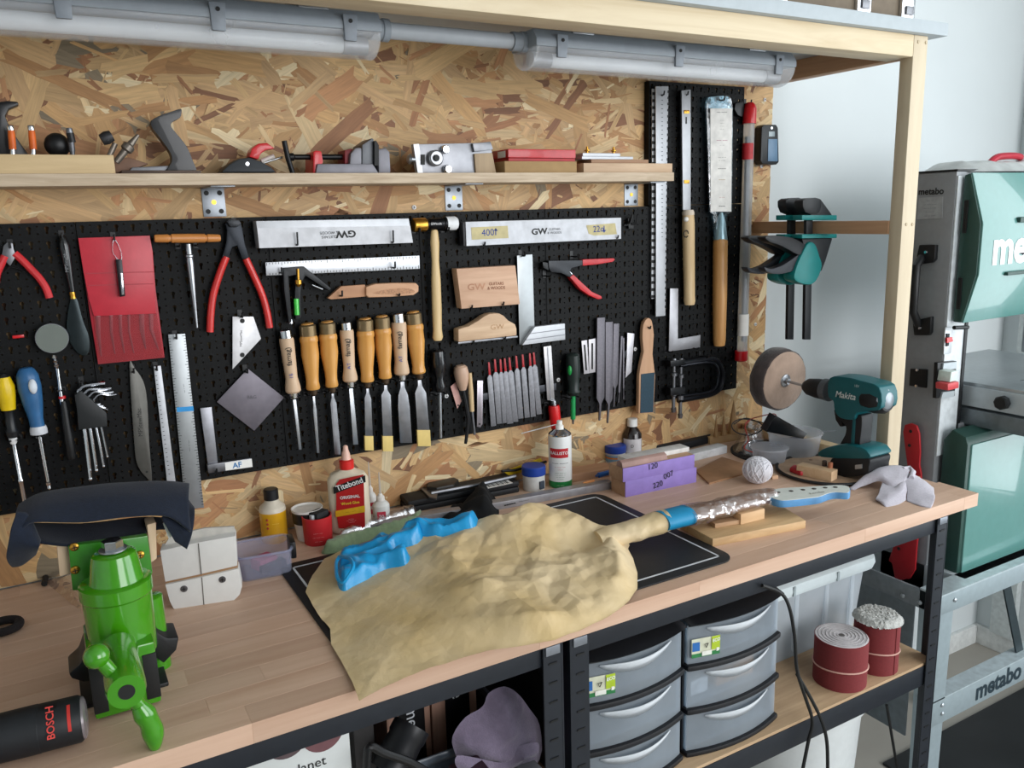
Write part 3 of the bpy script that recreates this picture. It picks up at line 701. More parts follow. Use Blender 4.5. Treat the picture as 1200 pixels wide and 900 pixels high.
wl((10, 480), (15, 512), OW + .016, [(0, 15), (.1, 12), (.7, 13), (.8, 17), (1, 14)], n=18).build('handle_neck', M('#16181b', .4), t)
wl((15, 513), (16, 520), OW + .016, [(0, 10), (.5, 11), (1, 7)]).build('collar', WHITE, t)
wl((16, 519), (29, 588), OW + .016, [(0, 5.5), (.6, 5.5), (.62, 7.5), (.66, 7.5), (.68, 6), (1, 6)]).build('shaft', CHROME, t)
holder(17, 516, 12, .045)
# ---- try square AF
t = wt_('try_square', 'small steel try square with a white handwritten label', 'square', (245, 520))
plate([(234.5, 478.5), (248, 477), (255.5, 545), (244, 547)], .003, M('#8f9096', .38, .7), 'square_blade', t)
plate([(243, 545), (255, 543), (295, 537), (296.5, 548), (254, 553.5), (244, 555)], .012, STEELD, 'square_stock', t, OW - .003, bev=.001)
plate([(263.5, 542.5), (295, 537.8), (296, 547), (264.5, 551.5)], .0005, PAPER, 'paper_label', t, OW + .009, bev=0)
wtxt('AF', (268, 547), (288, 543.5), OW + .0096, .014, M('#2a6fa8', .6), t, bold=.02); hook(254, 554, .046)
# ---- GW levelling beams
t = wt_('levelling_beam', 'long white aluminium levelling beam, print upside down, left of hammer', 'levelling beam', (390, 275))
G().plate([(300, 259), (479, 256), (484, 284.5), (304, 291)], OW, .028).build('beam_body', ALU, t, bev=.0008)
plate([(301.5, 267.5), (480.7, 264.5), (484, 284.3), (304, 290.8)], .0008, M('#bcbdc1', .5, .2), 'beam_face', t, OW + .028, bev=0)
wtxt('GW', (414, 273.5), (397, 274.5), OW + .0292, .017, INK, t, bold=.03, squash=1.25); wtxt('GUITARS\n& WOODS', (395, 274.5), (377, 275.5), OW + .0292, .0072, M('#55575a', .6), t)
hook(349, 287, .062, .022); hook(461, 284, .062, .022)
t = wt_('levelling_beam', 'white levelling beam with two handwritten masking tape labels', 'levelling beam', (635, 270))
G().plate([(545.5, 260), (728, 255), (728, 280), (546.5, 288.5)], OW, .022).build('beam_body', ALU, t, bev=.0008)
plate([(545.8, 260.5), (727.8, 255.5), (727.8, 279.6), (546.8, 288)], .0006, M('#bdbfc4', .5, .2), 'beam_face', t, OW + .022, bev=0)
G().bb(*sorted((atY(541, 265, -.04).x, atY(545, 265, -.04).x)), -.046, -.026, atY(541, 288, -.04).z, atY(541, 261, -.04).z).build('end_cap', M('#2a2a2e', .5), t, bev=.001)
wtxt('GW', (624, 272), (640, 271), OW + .0228, .017, INK, t, bold=.03, squash=1.25); wtxt('GUITARS\n& WOODS', (641.5, 271), (658, 270.5), OW + .0228, .0072, M('#66686c', .6), t)
MT = M('#c2b68a', .7)
for pl, s, a, b in (([(552, 266.5), (595, 264.5), (596, 279), (553, 281)], '400 ', (556, 274), (590, 271.5)), ([(687, 264), (721, 261.5), (723, 274.5), (696, 276), (690, 274)], '22o ', (689, 269.5), (716, 267.5))):
    tp = plate(pl, .0004, MT, 'masking_tape', t, OW + .0226, bev=0); wtxt(s, a, b, OW + .0231, .019, INKB, tp)
def arrow(cx, cy, s, parent):
    z = OW + .0232; g = G()
    g.plate([(cx - .5, cy - 4), (cx + .5, cy - 4), (cx + .5, cy + 4), (cx - .5, cy + 4)], z, .0002)
    e = 4 * s; g.plate([(cx, cy + e), (cx + 2.5, cy + e - 3 * s), (cx - 2.5, cy + e - 3 * s)], z, .0002); g.build('arrow_mark', INKB, parent, smooth=0)
arrow(581, 271.5, -1, t); arrow(708, 268.5, 1, t)
hook(568, 287, .052, .006); hook(724, 279, .052, .006)
# ---- combination square
t = wt_('combination_square', 'combination square: steel rule with a black head and green level', 'square', (350, 330))
b = plate([(311, 307.5), (491.5, 299.5), (492, 315), (312, 323)], .0025, M('#b4b6ba', .35, .7, var=.06), 'rule', t, OW + .006)
ticks(t, (312, 308), (490, 300.3), 3.5, 50, OW + .0086); ticks(t, (491, 314.5), (313, 322.5), 3.5, 50, OW + .0086)
plate([(332, 314), (356, 312), (388, 338), (386, 341), (358, 323), (354, 330), (352, 345), (353, 372), (347, 375), (345, 360), (347, 322), (338, 324), (342, 377), (338.5, 379), (333, 340)], .016, M('#191b1e', .4, .3), 'head', t, OW, bev=.001)
wl((349, 315), (350, 336), OW + .018, [(0, 3), (.6, 3), (.62, 8), (.85, 8), (.9, 6), (1, 4)]).build('brass_knob', BRASS, t)
wl((347, 350), (348, 369), OW + .017, [(0, 6), (1, 6)]).build('level_vial', M('#38c23c', .2, coat=.5), t)
wl((340.5, 374), (341, 379), OW + .012, [(0, 4), (1, 5)]).build('scriber_tip', CHROME, t)
wl((366, 334), (378, 339), OW + .012, [(0, 2), (1, 2)]).build('scriber', STEEL, t)
hook(330, 320, .045, .010); hook(463, 314, .045, .012)
# ---- sheath knife
t = wt_('carving_knife', 'wooden carving knife in a wooden sheath, lying horizontally', 'knife', (430, 345))
KW = WOOD('#b98a66', '#cfa381', 'X'); 
plate([(384, 349.5), (400, 335.5), (428, 333.5), (428.5, 347.5), (388, 351)], .012, WOOD('#a67653', '#bd8d6a', 'X'), 'sheath', t, bev=.001)
plate([(429, 336), (440, 332.5), (462, 331.5), (488, 331.5), (491, 335), (491, 342), (485, 346), (460, 348), (432, 349), (429, 346)], .018, KW, 'handle', t, bev=.004)
plate(sp2([(437, 344), (455, 339), (478, 338), (486, 342), (470, 345)], 4), .0006, M('#b08464', .7, var=.3, scale=400), 'grip_texture', t, OW + .018, bev=0)
hook(401, 347, .05, .010); hook(468, 346, .052, .003)
# ---- hammer
t = wt_('fret_hammer', 'small hammer with brass and white plastic faces, long pale handle', 'hammer', (512, 330))
def hy(a, b, prof, nm, m): wl(a, b, OW + .012, prof, n=20).build(nm, m, t)
hy((484, 264), (499.5, 263), [(0, 13), (.05, 15), (.9, 15), (1, 13)], 'brass_face', BRASS)
hy((499.5, 263), (522, 262), [(0, 11), (.1, 11), (.15, 13), (.85, 13), (.9, 15), (1, 15)], 'head', M('#111215', .3, .5))
hy((522, 262), (535, 261.5), [(0, 14.5), (.85, 14.5), (1, 12)], 'plastic_face', M('#dedfe0', .4))
wtxt('GWtools', (503, 262.5), (519, 262), OW + .0255, .006, WHITE, t, depth=.001)
wl((509, 269), (513, 399), OW + .012, [(0, 6), (.02, 8), (.12, 10), (.28, 8.2), (.45, 10.5), (.7, 11), (.9, 10), (.97, 12), (1, 9)], n=16, flat=.75).build('handle', WOOD('#c6a672', '#dcc08e', 'Z', rough=.4), t)
hook(492, 271, .05, .006); hook(526, 270, .05, .006)
# ---- wooden blocks
t = wt_('radius_block', 'rectangular pale wood sanding block with burnt in lettering', 'sanding block', (570, 340))
BK = WOOD('#bf9679', '#d3ad90', 'X', 1.5)
G().plate([(535, 315), (604, 311), (609.5, 356.5), (541, 362)], OW, .024).build('block_body', BK, t, bev=.0015)
BURN = M('#9a6a4c', .7)
wtxt('GW', (548, 337), (568, 336), OW + .0241, .018, M('#b58467', .7), t, bold=.02, squash=1.25); wtxt('GUITARS\n& WOODS', (570, 335.5), (593, 334.5), OW + .0241, .0085, M('#8a5a40', .7), t, bold=.02)
hook(553, 361, .055, .006); hook(590, 357, .055, .006)
t = wt_('fret_file_block', 'humpbacked pale wooden file holder with grey file underneath', 'file holder', (570, 395))
P = [(480 + a / 7.5, 300 + b / 7.5) for a, b in ((428, 645), (470, 630), (520, 617), (600, 572), (660, 528), (700, 510), (740, 503), (790, 505), (830, 525), (870, 567), (930, 600), (942, 640), (943, 700), (430, 757))]
G().plate(P, OW, .024).build('block_body', WOOD('#bd9b7b', '#d6b796', 'X', 1.6), t, bev=.003)
plate([(537, 401), (606.5, 393.5), (607, 395.5), (537, 403.5)], .026, STEELD, 'file_strip', t)
wtxt('GW', (573, 384), (592, 382.5), OW + .0241, .014, M('#b08660', .7), t, squash=1.3)
hook(555, 402, .055, .005); hook(592, 397, .055, .005)
# ---- small flat square
t = wt_('machinist_square', 'flat steel square with ribbed aluminium stock', 'square', (620, 380))
plate([(606, 299.5), (624, 298), (626.5, 386), (612, 404), (609, 404)], .002, RUL, 'square_blade', t)
plate([(612, 404.5), (627, 383), (662, 379), (662.5, 398)], .014, ALU, 'stock', t, OW - .003, bev=.0006)
for k in (.35, .7): plate([(612 + 15 * (1 - k), 383 + 21.5 * k), (662, 379 + 19 * k - .6), (662, 379 + 19 * k + .6), (612 + 15 * (1 - k) - .7, 383 + 21.5 * k + 1)], .0006, STEELD, 'groove', t, OW + .011, bev=0)
hook(615, 300)
# ---- hole punch
t = wt_('hand_punch', 'black hand punch with two red handles, hung on its side', 'punch', (665, 318))
PB2 = M('#26282c', .35, .5)
plate([(643, 305.5), (683, 305), (683, 311), (670, 314), (668, 318), (671, 322), (668, 325), (658, 320), (646, 319), (643.5, 314)], .012, PB2, 'body', t, bev=.001)
plate([(683, 304), (706, 303), (720, 302.5), (721, 304.5), (718, 307), (700, 310), (683, 311.5)], .014, M('#c5232c', .35), 'upper_handle', t, OW - .001, bev=.002)
G().plate([(668, 325), (672, 321.5), (682, 331), (694, 342), (705, 347), (706, 350), (701, 351), (690, 346), (680, 339)], OW - .001, .014).build('lower_handle', M('#c5232c', .35), t, bev=.002)
plate([(636, 307), (643, 308), (643, 317), (637, 314)], .010, BLACKM, 'jaw', t, bev=.001); plate([(666, 316), (671, 321), (670, 322), (665, 317)], .003, CHROME, 'spring', t, OW + .004)
hook(677, 301, .045, .006); hook(645, 324, .045, .004)
# ---- magnetic strip and small files
t = wt_('magnetic_strip', 'black magnetic strip holding the nine small red tipped files', 'magnetic strip', (605, 455))
plate([(560, 462), (652, 449), (652, 457), (560, 470)], .006, M('#3a3c42', .4, .3), 'strip', t, -PB, bev=.001)
FL = [((573, 424.5), (578.5, 500), 6), ((580, 421), (586, 497), 7), ((586.5, 421), (591, 496.5), 6), ((591.5, 420), (598, 497), 7), ((597, 419), (604, 495), 7), ((605, 417), (610.5, 491), 6), ((612.5, 415.5), (618, 490), 6), ((621, 414), (625, 489), 6), ((625.5, 413), (632, 486), 6)]
ORD = ['first', 'second', 'third', 'fourth', 'fifth', 'sixth', 'seventh', 'eighth', 'ninth']
for i, (a, b, w) in enumerate(FL):
    f = wt_('small_file', 'small flat grey file with red tang, %s from left of nine' % ORD[i], 'file', b, 'small files on the magnetic strip')
    mx, my = a[0] + (b[0] - a[0]) * .21, a[1] + (b[1] - a[1]) * .21
    plate([(mx - w / 2, my + 3), (mx - w / 6, my - 1), (mx + w / 6, my - 1), (mx + w / 2, my + 2), (b[0] + w / 2, b[1] - 1), (b[0] - w / 2, b[1])], .0025, FILEM, 'file_body', f, bev=.0003)
    plate([(a[0] - 1, a[1]), (a[0] + 1, a[1]), (mx + 1.3, my), (mx - 1.3, my)], .0022, REDM, 'red_tang', f)
# ---- black screwdriver, carver's knob tool, sticks
t = wt_('awl', 'black handled awl right of the chisels', 'awl', (515, 470))
wl((513, 409), (516, 459), OW + .012, [(0, 9), (.05, 14), (.3, 16), (.5, 14), (.7, 9), (.85, 13), (1, 10)], n=16).build('handle', M('#0e1014', .25, coat=.4), t)
wl((515.5, 459), (516.5, 513), OW + .012, [(0, 4), (1, 3)]).build('shaft', STEEL, t); holder(516, 462, 12)
t = wt_('bent_gouge', 'palm tool with round wooden knob and black bent shaft', 'gouge', (543, 470))
wl((539.5, 428), (542.5, 457), OW + .012, [(0, 9), (.08, 14), (.3, 16), (.6, 14), (.8, 11), (1, 7)], n=18).build('knob', WOOD('#b5937c', '#cdab93', 'Z', rough=.45), t)
G().tube([atY(*p, -(OW + .012)) for p in sp2([(542, 455), (546, 475), (548.5, 492), (547.5, 506), (545.5, 520)], 4, False)], [.0042] * 8 + [.0036] * 8 + [.003], 8).build('shaft', M('#2c2c2e', .4, .6), t)
t = wt_('swing_tag', 'small pink paper tag hanging behind the wooden knob tool', 'tag', (535, 462)); plate([(528, 453), (534, 448), (541, 470), (536, 479)], .0008, M('#d9a9a0', .7), 'tag_card', t, bev=0)
c = atY(537, 475, -(OW + .0014)); G().lathe(c, c + Vector((0, .001, 0)), [(0, .002), (1, .002)], 8).build('eyelet', INK, t)
t = wt_('stick_file', 'thin file with a slim pale wooden stick handle', 'file', (553, 470))
wl((550.5, 437), (553, 482), OW + .010, [(0, 4), (.5, 5.5), (1, 5)]).build('handle', WOOD('#c2a377', '#d6bb90', 'Z'), t); wl((553, 482), (556, 509), OW + .010, [(0, 3.5), (1, 3)]).build('shaft', STEELD, t)
t = wt_('magnet_blade', 'narrow silver strip blade with a small hole, left of files', 'blade', (563, 480))
plate([(559.5, 446), (566, 446), (565.5, 497), (563, 501), (559, 500)], .0015, M('#a9a2a8', .3, .7), 'blade', t); c = atY(562, 497, -(OW + .0022)); G().lathe(c, c + Vector((0, .001, 0)), [(0, .002), (1, .002)], 8).build('hole', INK, t)
# ---- red handled file, green screwdriver, slotted plates
t = wt_('red_handled_file', 'bright flat file pointing up from a red handle', 'file', (648, 470))
plate([(637, 406.5), (646, 405), (650, 468), (647, 469.5), (641.5, 469)], .003, M('#a5a3a4', .35, .7), 'file_body', t); plate([(641, 407), (642, 407), (646, 468), (645, 468)], .0005, STEELD, 'groove', t, OW + .003, bev=0)
wl((648.5, 469), (649.5, 477), OW + .006, [(0, 5), (1, 6)]).build('ferrule', STEEL, t)
wl((649, 475), (652, 505), OW + .008, [(0, 10), (.1, 11.5), (.8, 11), (1, 8)]).build('handle', M('#d0191c', .35), t); holder(649, 474, 10)
t = wt_('screwdriver', 'black and green screwdriver with green shaft', 'screwdriver', (671, 450))
wl((671, 414), (672.5, 463), OW + .013, [(0, 9), (.05, 13), (.35, 14.5), (.6, 12.5), (.85, 11), (.92, 14), (1, 11)], n=16).build('handle', M('#1b2623', .4), t)
c = atY(667.5, 434, -(OW + .022)); G().sph(c, .011, 12, (.45, .5, 1)).build('green_inset', M('#0e8a3c', .35), t)
wl((671.5, 463), (671.5, 491), OW + .013, [(0, 5), (1, 5)]).build('green_shaft', M('#0f8f4a', .35), t); wl((671.5, 491), (671.5, 497), OW + .013, [(0, 3), (1, 1.5)]).build('tip', STEELD, t); holder(672, 466, 12, .042)
for i, pl in enumerate(([(681.5, 399.5), (688, 398.5), (690.5, 437.5), (684.5, 438.5)], [(690, 398), (698, 396.5), (698, 436), (690.5, 437.5)])):
    t = wt_('slotted_gauge', ('left' if i == 0 else 'right') + ' one of two small white slotted gauges beside the files', 'gauge', pl[2])
    plate(pl, .0015, M('#bdb9bd', .4, .4), 'gauge_plate', t)
    (x0, y0), (x1, y1), (x2, y2), (x3, y3) = pl; cx = (x0 + x1 + x2 + x3) / 4; sl = (x3 - x0) / (y3 - y0) if i == 0 else 0
    plate([(cx - 1 - sl * 14, (y0 + y1) / 2 + 5), (cx + 1 - sl * 14, (y0 + y1) / 2 + 5), (cx + 1 + sl * 14, (y2 + y3) / 2 - 4), (cx - 1 + sl * 14, (y2 + y3) / 2 - 4)], .0004, INK, 'slot', t, OW + .0015, bev=0)
# ---- large files
t = wt_('magnetic_strip', 'black magnetic strip behind the large files', 'magnetic strip', (715, 420)); plate([(690, 418), (742, 410), (742, 418), (690, 426)], .006, M('#2a2c31', .4, .3), 'strip', t, -PB, bev=.001)
for lb, a, b, w, tn in (('widest large flat file with long tang, at left', (704.5, 372), (704, 470), 9, (703, 493)), ('large flat file with slanted end, second from left', (714, 377), (714, 471), 8.5, (712.5, 496)), ('narrower tapered file, third of the large files', (722.5, 379), (721, 453), 6.5, (719.5, 477)),
                        ('thin square file beside the tapered file', (729, 394), (726, 460), 2.4, (725, 472)), ('needle thin round file, rightmost of the large files', (731, 396), (731, 455), 1.8, (731, 468))):
    f = wt_('large_file', lb, 'file', b, 'large files')
    plate([(a[0] - w / 2, a[1] + w * .06), (a[0] + w / 2, a[1]), (b[0] + w / 2, b[1] - w * .5), (b[0] + w * .12, b[1] + w * .3), (tn[0] + .6, tn[1]), (tn[0] - .6, tn[1]), (b[0] - w * .15, b[1] + w * .4), (b[0] - w / 2, b[1] - w * .3)], .005, M('#67646a', .5, .7, var=.12, scale=250), 'file_body', f, bev=.0006)
t = wt_('feeler_blade', 'white slanted steel strip right of the large files', 'blade', (738, 420)); plate([(735.5, 390), (743.5, 391), (740, 436), (733, 443), (734.5, 420)], .0015, M('#c2bfc4', .35, .5), 'blade', t)
# ---- sanding paddle
t = wt_('sanding_paddle', 'beech paddle with its lower end wrapped in dark blue abrasive', 'paddle', (758, 430))
P = sp2([(753, 396), (754, 381), (759, 373), (764, 376), (766.5, 392)], 3, False) + [(765, 415), (767, 432), (768, 440), (766, 484), (748.5, 485), (749, 440), (751, 428), (754.5, 412)]
G().plate(P, OW, .011).build('paddle_body', WOOD('#b98d6c', '#cda380', 'Z'), t, bev=.002)
plate([(751.5, 438.5), (767.3, 436.5), (765.5, 483), (750.5, 484)], .0012, M('#2c4452', .75, var=.12, scale=300, bump=.3), 'abrasive_sleeve', t, OW + .011, bev=0)
c = atY(761.5, 384.5, -(OW + .0116)); G().sph(c, .0035, 10, (1.3, .3, .8)).build('hole', INK, t); hook(762, 384, .045, .004)
# ---- small L square
t = wt_('l_square', 'plain steel L shaped square left of the long saws', 'square', (795, 380))
plate([(785.5, 338), (795, 338), (794.5, 397), (821, 392.5), (820.5, 407), (784, 412)], .003, M('#a3a2a6', .36, .7, var=.07), 'square_plate', t); hook(788, 413, .045, .004); hook(818, 409, .045, .004)
# ---- black C clamp
t = wt_('deep_clamp', 'black steel U shaped clamp with twin screws at its left end', 'clamp', (815, 445))
G().tube([atY(*p, -(OW + .014)) for p in sp2([(794, 426), (815, 423), (834, 421), (843, 427), (846.5, 440), (843, 455), (832, 462), (812, 466), (795, 469)], 5, False)], .0075, 10).build('frame', M('#14161c', .3, .5, var=.2), t)
G().tube([atY(*p, -(OW + .02)) for p in sp2([(797, 429), (834, 425), (842, 440), (834, 458), (798, 464)], 5, False)], .0035, 8).build('frame_rib', M('#24262c', .25, .6), t)
for x, y0, y1 in ((790, 420, 483), (798, 420, 490)):
    wl((x, y0), (x - 1, y1), OW + .016, [(0, 4), (.05, 5), (.06, 3), (.25, 3), (.27, 6), (.32, 6), (.33, 3), (.6, 3), (.62, 6), (.68, 6), (.7, 3.4), (.92, 3.4), (.93, 5), (1, 4)], n=12).build('screw_rod', STEELD, t)
plate([(786, 423), (803, 421), (803, 428), (786, 430)], .02, BLACKM, 'jaw', t, OW + .004, bev=.001); plate([(786, 455), (803, 453), (803, 462), (786, 464)], .02, BLACKM, 'jaw', t, OW + .004, bev=.001)
hook(830, 419, .05, .006)
# ---- long ruler, toothed strip, Japanese saws, tube
t = wt_('toothed_strip', 'black edged perforated strip left of the long aluminium ruler', 'strip', (768, 250))
g = G().plate([(764.5, 104), (768.5, 104), (767, 350), (763.5, 350)], OW - .004, .003); g.build('strip_body', M('#b5b7ba', .45, .4), t)
g = G()
for i in range(30): y = 108 + i * 8.2; x = 768.2 - i * .05; g.plate([(x - 3.5, y), (x + 1, y), (x + 1, y + 3.4), (x - 3.5, y + 3.4)], OW - .001, .0006)
g.build('teeth', INK, t, smooth=0)
t = wt_('long_ruler', 'long aluminium straight edge hanging on the tall pegboard', 'ruler', (775, 240))
plate([(768.5, 101), (783.5, 101), (781.5, 230), (779.8, 370), (768.7, 371), (769, 240)], .003, ALU, 'ruler_blade', t, OW + .003)
g = G()
for i in range(34):
    y = 112 + i * 5; g.plate([(775, y), (777, y), (777, y + 1), (775, y + 1)], OW + .006, .0002)
g.build('engraved_marks', M('#6b6e73', .5), t, smooth=0)
g = G()
for i in range(36): y = 106 + i * 7.2; x = 783 - (y - 100) * .013; g.plate([(x - .6, y), (x + 1, y), (x + 1, y + 3), (x - .6, y + 3)], OW + .0058, .0004)
g.build('edge_notches', INK, t, smooth=0)
hook(778, 111)
t = wt_('pull_saw', 'Japanese pull saw in an aluminium cover, pale wrapped handle', 'saw', (806, 300))
plate([(799, 106), (809.5, 105), (809.5, 246), (800.5, 246)], .004, ALU, 'blade_cover', t, OW + .006); plate([(803.5, 137), (805, 137), (805, 145), (803.5, 145)], .0005, INK, 'slot', t, OW + .010, bev=0)
for y in (129, 211): plate([(802, y), (808, y), (808, y + 4), (802, y + 4)], .002, BRASS, 'rivet', t, OW + .010)
wl((806.5, 246), (806.5, 252), OW + .010, [(0, 9), (.5, 11), (1, 11)]).build('ferrule', M('#cdbfae', .5), t)
wl((806.5, 251), (808, 357), OW + .010, [(0, 10), (.1, 11), (.9, 10), (.96, 10.5), (1, 9)], n=14).build('handle', WOOD('#c9aa7c', '#ddc39a', 'Z', 2), t)
c = atY(804, 257, -(OW + .022)); G().sph(c, .006, 10).build('wing_nut', PAPER, t); c = atY(804, 274, -(OW + .02)); G().tube([c + Vector((.007 * math.cos(a), 0, .008 * math.sin(a))) for a in [i * .7 for i in range(9)]], .0012, 6).build('black_ring', INK, t)
hook(806, 111)
t = wt_('pull_saw', 'Japanese pull saw in blue tinted sleeve with printed card, cane handle', 'saw', (845, 300))
G().plate(sp2([(828, 125), (830, 115), (838, 113), (853, 112), (857, 116), (859, 128)], 3, False) + [(858, 249), (852, 251), (851, 280), (838, 280), (836, 252), (832, 248)], OW + .004, .006).build('plastic_sleeve', FILMM('#d5eaf2', .22, .2), t, bev=.0006)
plate([(835, 126), (857, 126), (856.5, 248), (834, 248)], .0008, PAPER, 'printed_card', t, OW + .003, bev=0)
plate([(832.5, 127), (858, 127), (857, 248), (833, 248)], .0004, M('#dddbd6', .6), 'card_face', t, OW + .0104, bev=0)
for s, y, sz, m in (('--- -----', 131, .011, INK), ('-- ---\n---- -\n-- ----\n--- --', 146, .0065, M('#7a7a72', .6)), ('---- ----', 164, .012, M('#a03a6a', .6)), ('-- - ---', 170, .006, INK), ('---- --- --\n-- ------', 186, .007, INK), ('-----', 197, .016, M('#6f6f66', .6)), ('----', 210, .016, M('#b39a78', .6)), ('-- ----', 231, .008, M('#a03a3a', .6)), ('----', 241, .016, INK)):
    wtxt(s, (837, y), (855, y), OW + .0109, sz, m, t)
wl((845, 249), (844, 281), OW + .008, [(0, 3), (.3, 8), (1, 13)], n=12).build('tang', M('#8aa6b0', .3, .5), t)
wl((844.2, 279), (842.8, 405), OW + .010, [(0, 10), (.03, 12.5), (.5, 12.5), (.95, 11), (1, 9.5)], n=16).build('handle', WOOD('#b07c44', '#cf9d62', 'Z', 1.5, rough=.4), t)
hook(849, 117)
t = wt_('blade_tube', 'clear tube of saw blades with red caps, right of the saws', 'tube', (875, 300))
wl((878, 145), (869.5, 412), OW + .008, [(0, 9), (1, 9)], n=16).build('clear_tube', GLASSY('#dfe3e6', .1, .4, .3), t)
wl((879, 120), (878, 145), OW + .008, [(0, 5), (.1, 9), (.3, 11.5), (1, 11.5)], n=16).build('top_cap', RED, t); wl((868.7, 411), (868.3, 423), OW + .008, [(0, 11), (.9, 11), (1, 9)], n=16).build('bottom_cap', RED, t)
wl((876.5, 160), (871.5, 400), OW + .008, [(0, 5), (1, 5)], n=6).build('blades', STEELD, t); wl((876.5, 168), (876, 187), OW + .0085, [(0, 9.5), (1, 9.5)], n=16).build('red_print', M('#b5242c', .5), t); wl((871, 368), (870.4, 393), OW + .0085, [(0, 9.5), (1, 9.5)], n=16).build('paper_band', PAPER, t)
hook(880, 121)
t = wt_('blade_tube_clip', 'black plastic clip hook beside the red tube cap', 'clip', (868, 130)); plate([(862, 121), (871, 119), (873, 128), (870, 137), (865, 135), (861, 128)], .012, BLACK, 'clip_body', t, -PB, bev=.001)
t = wt_('double_hook', 'larger black double hook near the shelf end', 'hook', (740, 258)); G().tube([atY(*p, -.032) for p in sp2([(731, 264), (738, 262), (741, 252), (741, 262), (746, 261), (747, 252)], 4, False)], .0022, 6).build('wire', BLACK, t); plate([(736, 256), (743, 255), (743, 268), (737, 268)], .008, BLACK, 'plug', t, -PB, bev=.001)
# ---- sensor on the OSB
t = thing('wall_detector', 'slim black and blue handheld detector on the strand board edge', 'detector', atY(902, 190, -.003))
plate([(893, 149), (896, 146), (910, 146), (912, 150), (913, 190), (910, 193), (894, 192.5), (891.5, 188)], .024, M('#16191d', .45), 'detector_body', t, .003, bev=.003)
plate([(900.5, 163), (911, 163), (911.5, 189), (900, 189)], .0015, M('#5f7f9c', .35), 'front_panel', t, .027, bev=.0004); plate([(901, 154), (908, 154), (908, 160), (901, 160)], .001, M('#9aa7ac', .2), 'display', t, .027)
c = atY(904.5, 150, -.0275); G().lathe(c, c + Vector((0, .001, 0)), [(0, .003), (1, .003)], 10).build('lens', CHROME, t)
# ================================================================== THINGS ON THE BENCH
def inside(p, poly):
    x, y = p; c = False; n = len(poly)
    for i in range(n):
        x1, y1 = poly[i]; x2, y2 = poly[i - 1]
        if (y1 > y) != (y2 > y) and x < (x2 - x1) * (y - y1) / (y2 - y1) + x1: c = not c
    return c
def nearest(p, poly):
    best = None; x, y = p
    for i in range(len(poly)):
        x1, y1 = poly[i - 1]; x2, y2 = poly[i]; dx, dy = x2 - x1, y2 - y1; L = dx * dx + dy * dy or 1e-9
        t = max(0, min(1, ((x - x1) * dx + (y - y1) * dy) / L)); q = (x1 + dx * t, y1 + dy * t); d = (q[0] - x) ** 2 + (q[1] - y) ** 2
        if best is None or d < best[0]: best = (d, q)
    return math.sqrt(best[0]), best[1]
def heap(poly, hf, res, z0, thick=.0012):
    """soft sheet or crumpled cloth: height field over an outline, closed underneath"""
    xs = [p[0] for p in poly]; ys = [p[1] for p in poly]; x0, y0 = min(xs), min(ys)
    nx = int((max(xs) - x0) / res) + 2; ny = int((max(ys) - y0) / res) + 2
    ins = {}; 
    for i in range(nx + 1):
        for j in range(ny + 1): ins[i, j] = inside((x0 + i * res, y0 + j * res), poly)
    idx = {}; V = []; Fc = []
    def vid(i, j):
        if (i, j) not in idx:
            p = (x0 + i * res, y0 + j * res); d, q = nearest(p, poly)
            if not ins[i, j]: p = q; d = 0
            idx[i, j] = len(V); V.append(Vector((p[0], p[1], z0 + thick + hf(p[0], p[1], d))))
        return idx[i, j]
    for i in range(nx):
        for j in range(ny):
            c = [(i, j), (i + 1, j), (i + 1, j + 1), (i, j + 1)]
            if sum(ins[k] for k in c) >= 1: Fc.append(tuple(vid(*k) for k in c))
    g = G(); g.v = V; g.f = Fc
    return g
def sst(a, b, x): t = max(0, min(1, (x - a) / (b - a))); return t * t * (3 - 2 * t)
def nz(x, y, s, o=0.): return noise.noise(Vector((x * s + o, y * s - o, o)))
def ridg(x, y, s, o=0.): return 1 - abs(noise.noise(Vector((x * s + o, y * s + o * 2, o)))) * 2
def vor(x, y, s, o=0.):
    d = noise.voronoi(Vector((x * s + o, y * s, o)))[0]; return d[0]
def hsh(i, j, o): q = math.sin(i * 127.1 + j * 311.7 + o * 74.7) * 43758.5453; return q - math.floor(q)
def facet(x, y, s, o=0.):
    """piecewise flat folds: random heights on a triangle lattice, linear in between"""
    x = x * s + 50 + o; y = y * s + 50; k = (x + y) * .36603; i = math.floor(x + k); j = math.floor(y + k); fx = x + k - i; fy = y + k - j
    if fx > fy: return hsh(i, j, o) * (1 - fx) + hsh(i + 1, j, o) * (fx - fy) + hsh(i + 1, j + 1, o) * fy
    return hsh(i, j, o) * (1 - fy) + hsh(i, j + 1, o) * (fy - fx) + hsh(i + 1, j + 1, o) * fx
def remesh(g, name, mat, parent, vox, sm=3):
    o = g.build(name, mat, parent); md = o.modifiers.new('r', 'REMESH'); md.mode = 'VOXEL'; md.voxel_size = vox; md.use_smooth_shade = True
    s = o.modifiers.new('s', 'SMOOTH'); s.iterations = sm; s.factor = .5
    me = bpy.data.meshes.new_from_object(o.evaluated_get(bpy.context.evaluated_depsgraph_get()))
    o.modifiers.clear(); old = o.data; o.data = me; bpy.data.meshes.remove(old); me.shade_smooth(); return o
def chain(g, pts, n=10):
    """overlapping balls along a path of (point, radius)"""
    for (p, r), (q, s) in zip(pts, pts[1:]):
        p = Vector(p); q = Vector(q); k = max(2, int((q - p).length / (min(r, s) * .5)) + 1)
        for i in range(k + 1): t = i / k; g.sph(p.lerp(q, t), r + (s - r) * t, n)
    return g
def zat(c, px, py):
    r = ray(px, py); t = Vector((c.x - CAMP.x, c.y - CAMP.y)).length / Vector((r.x, r.y)).length; return CAMP.z + r.z * t
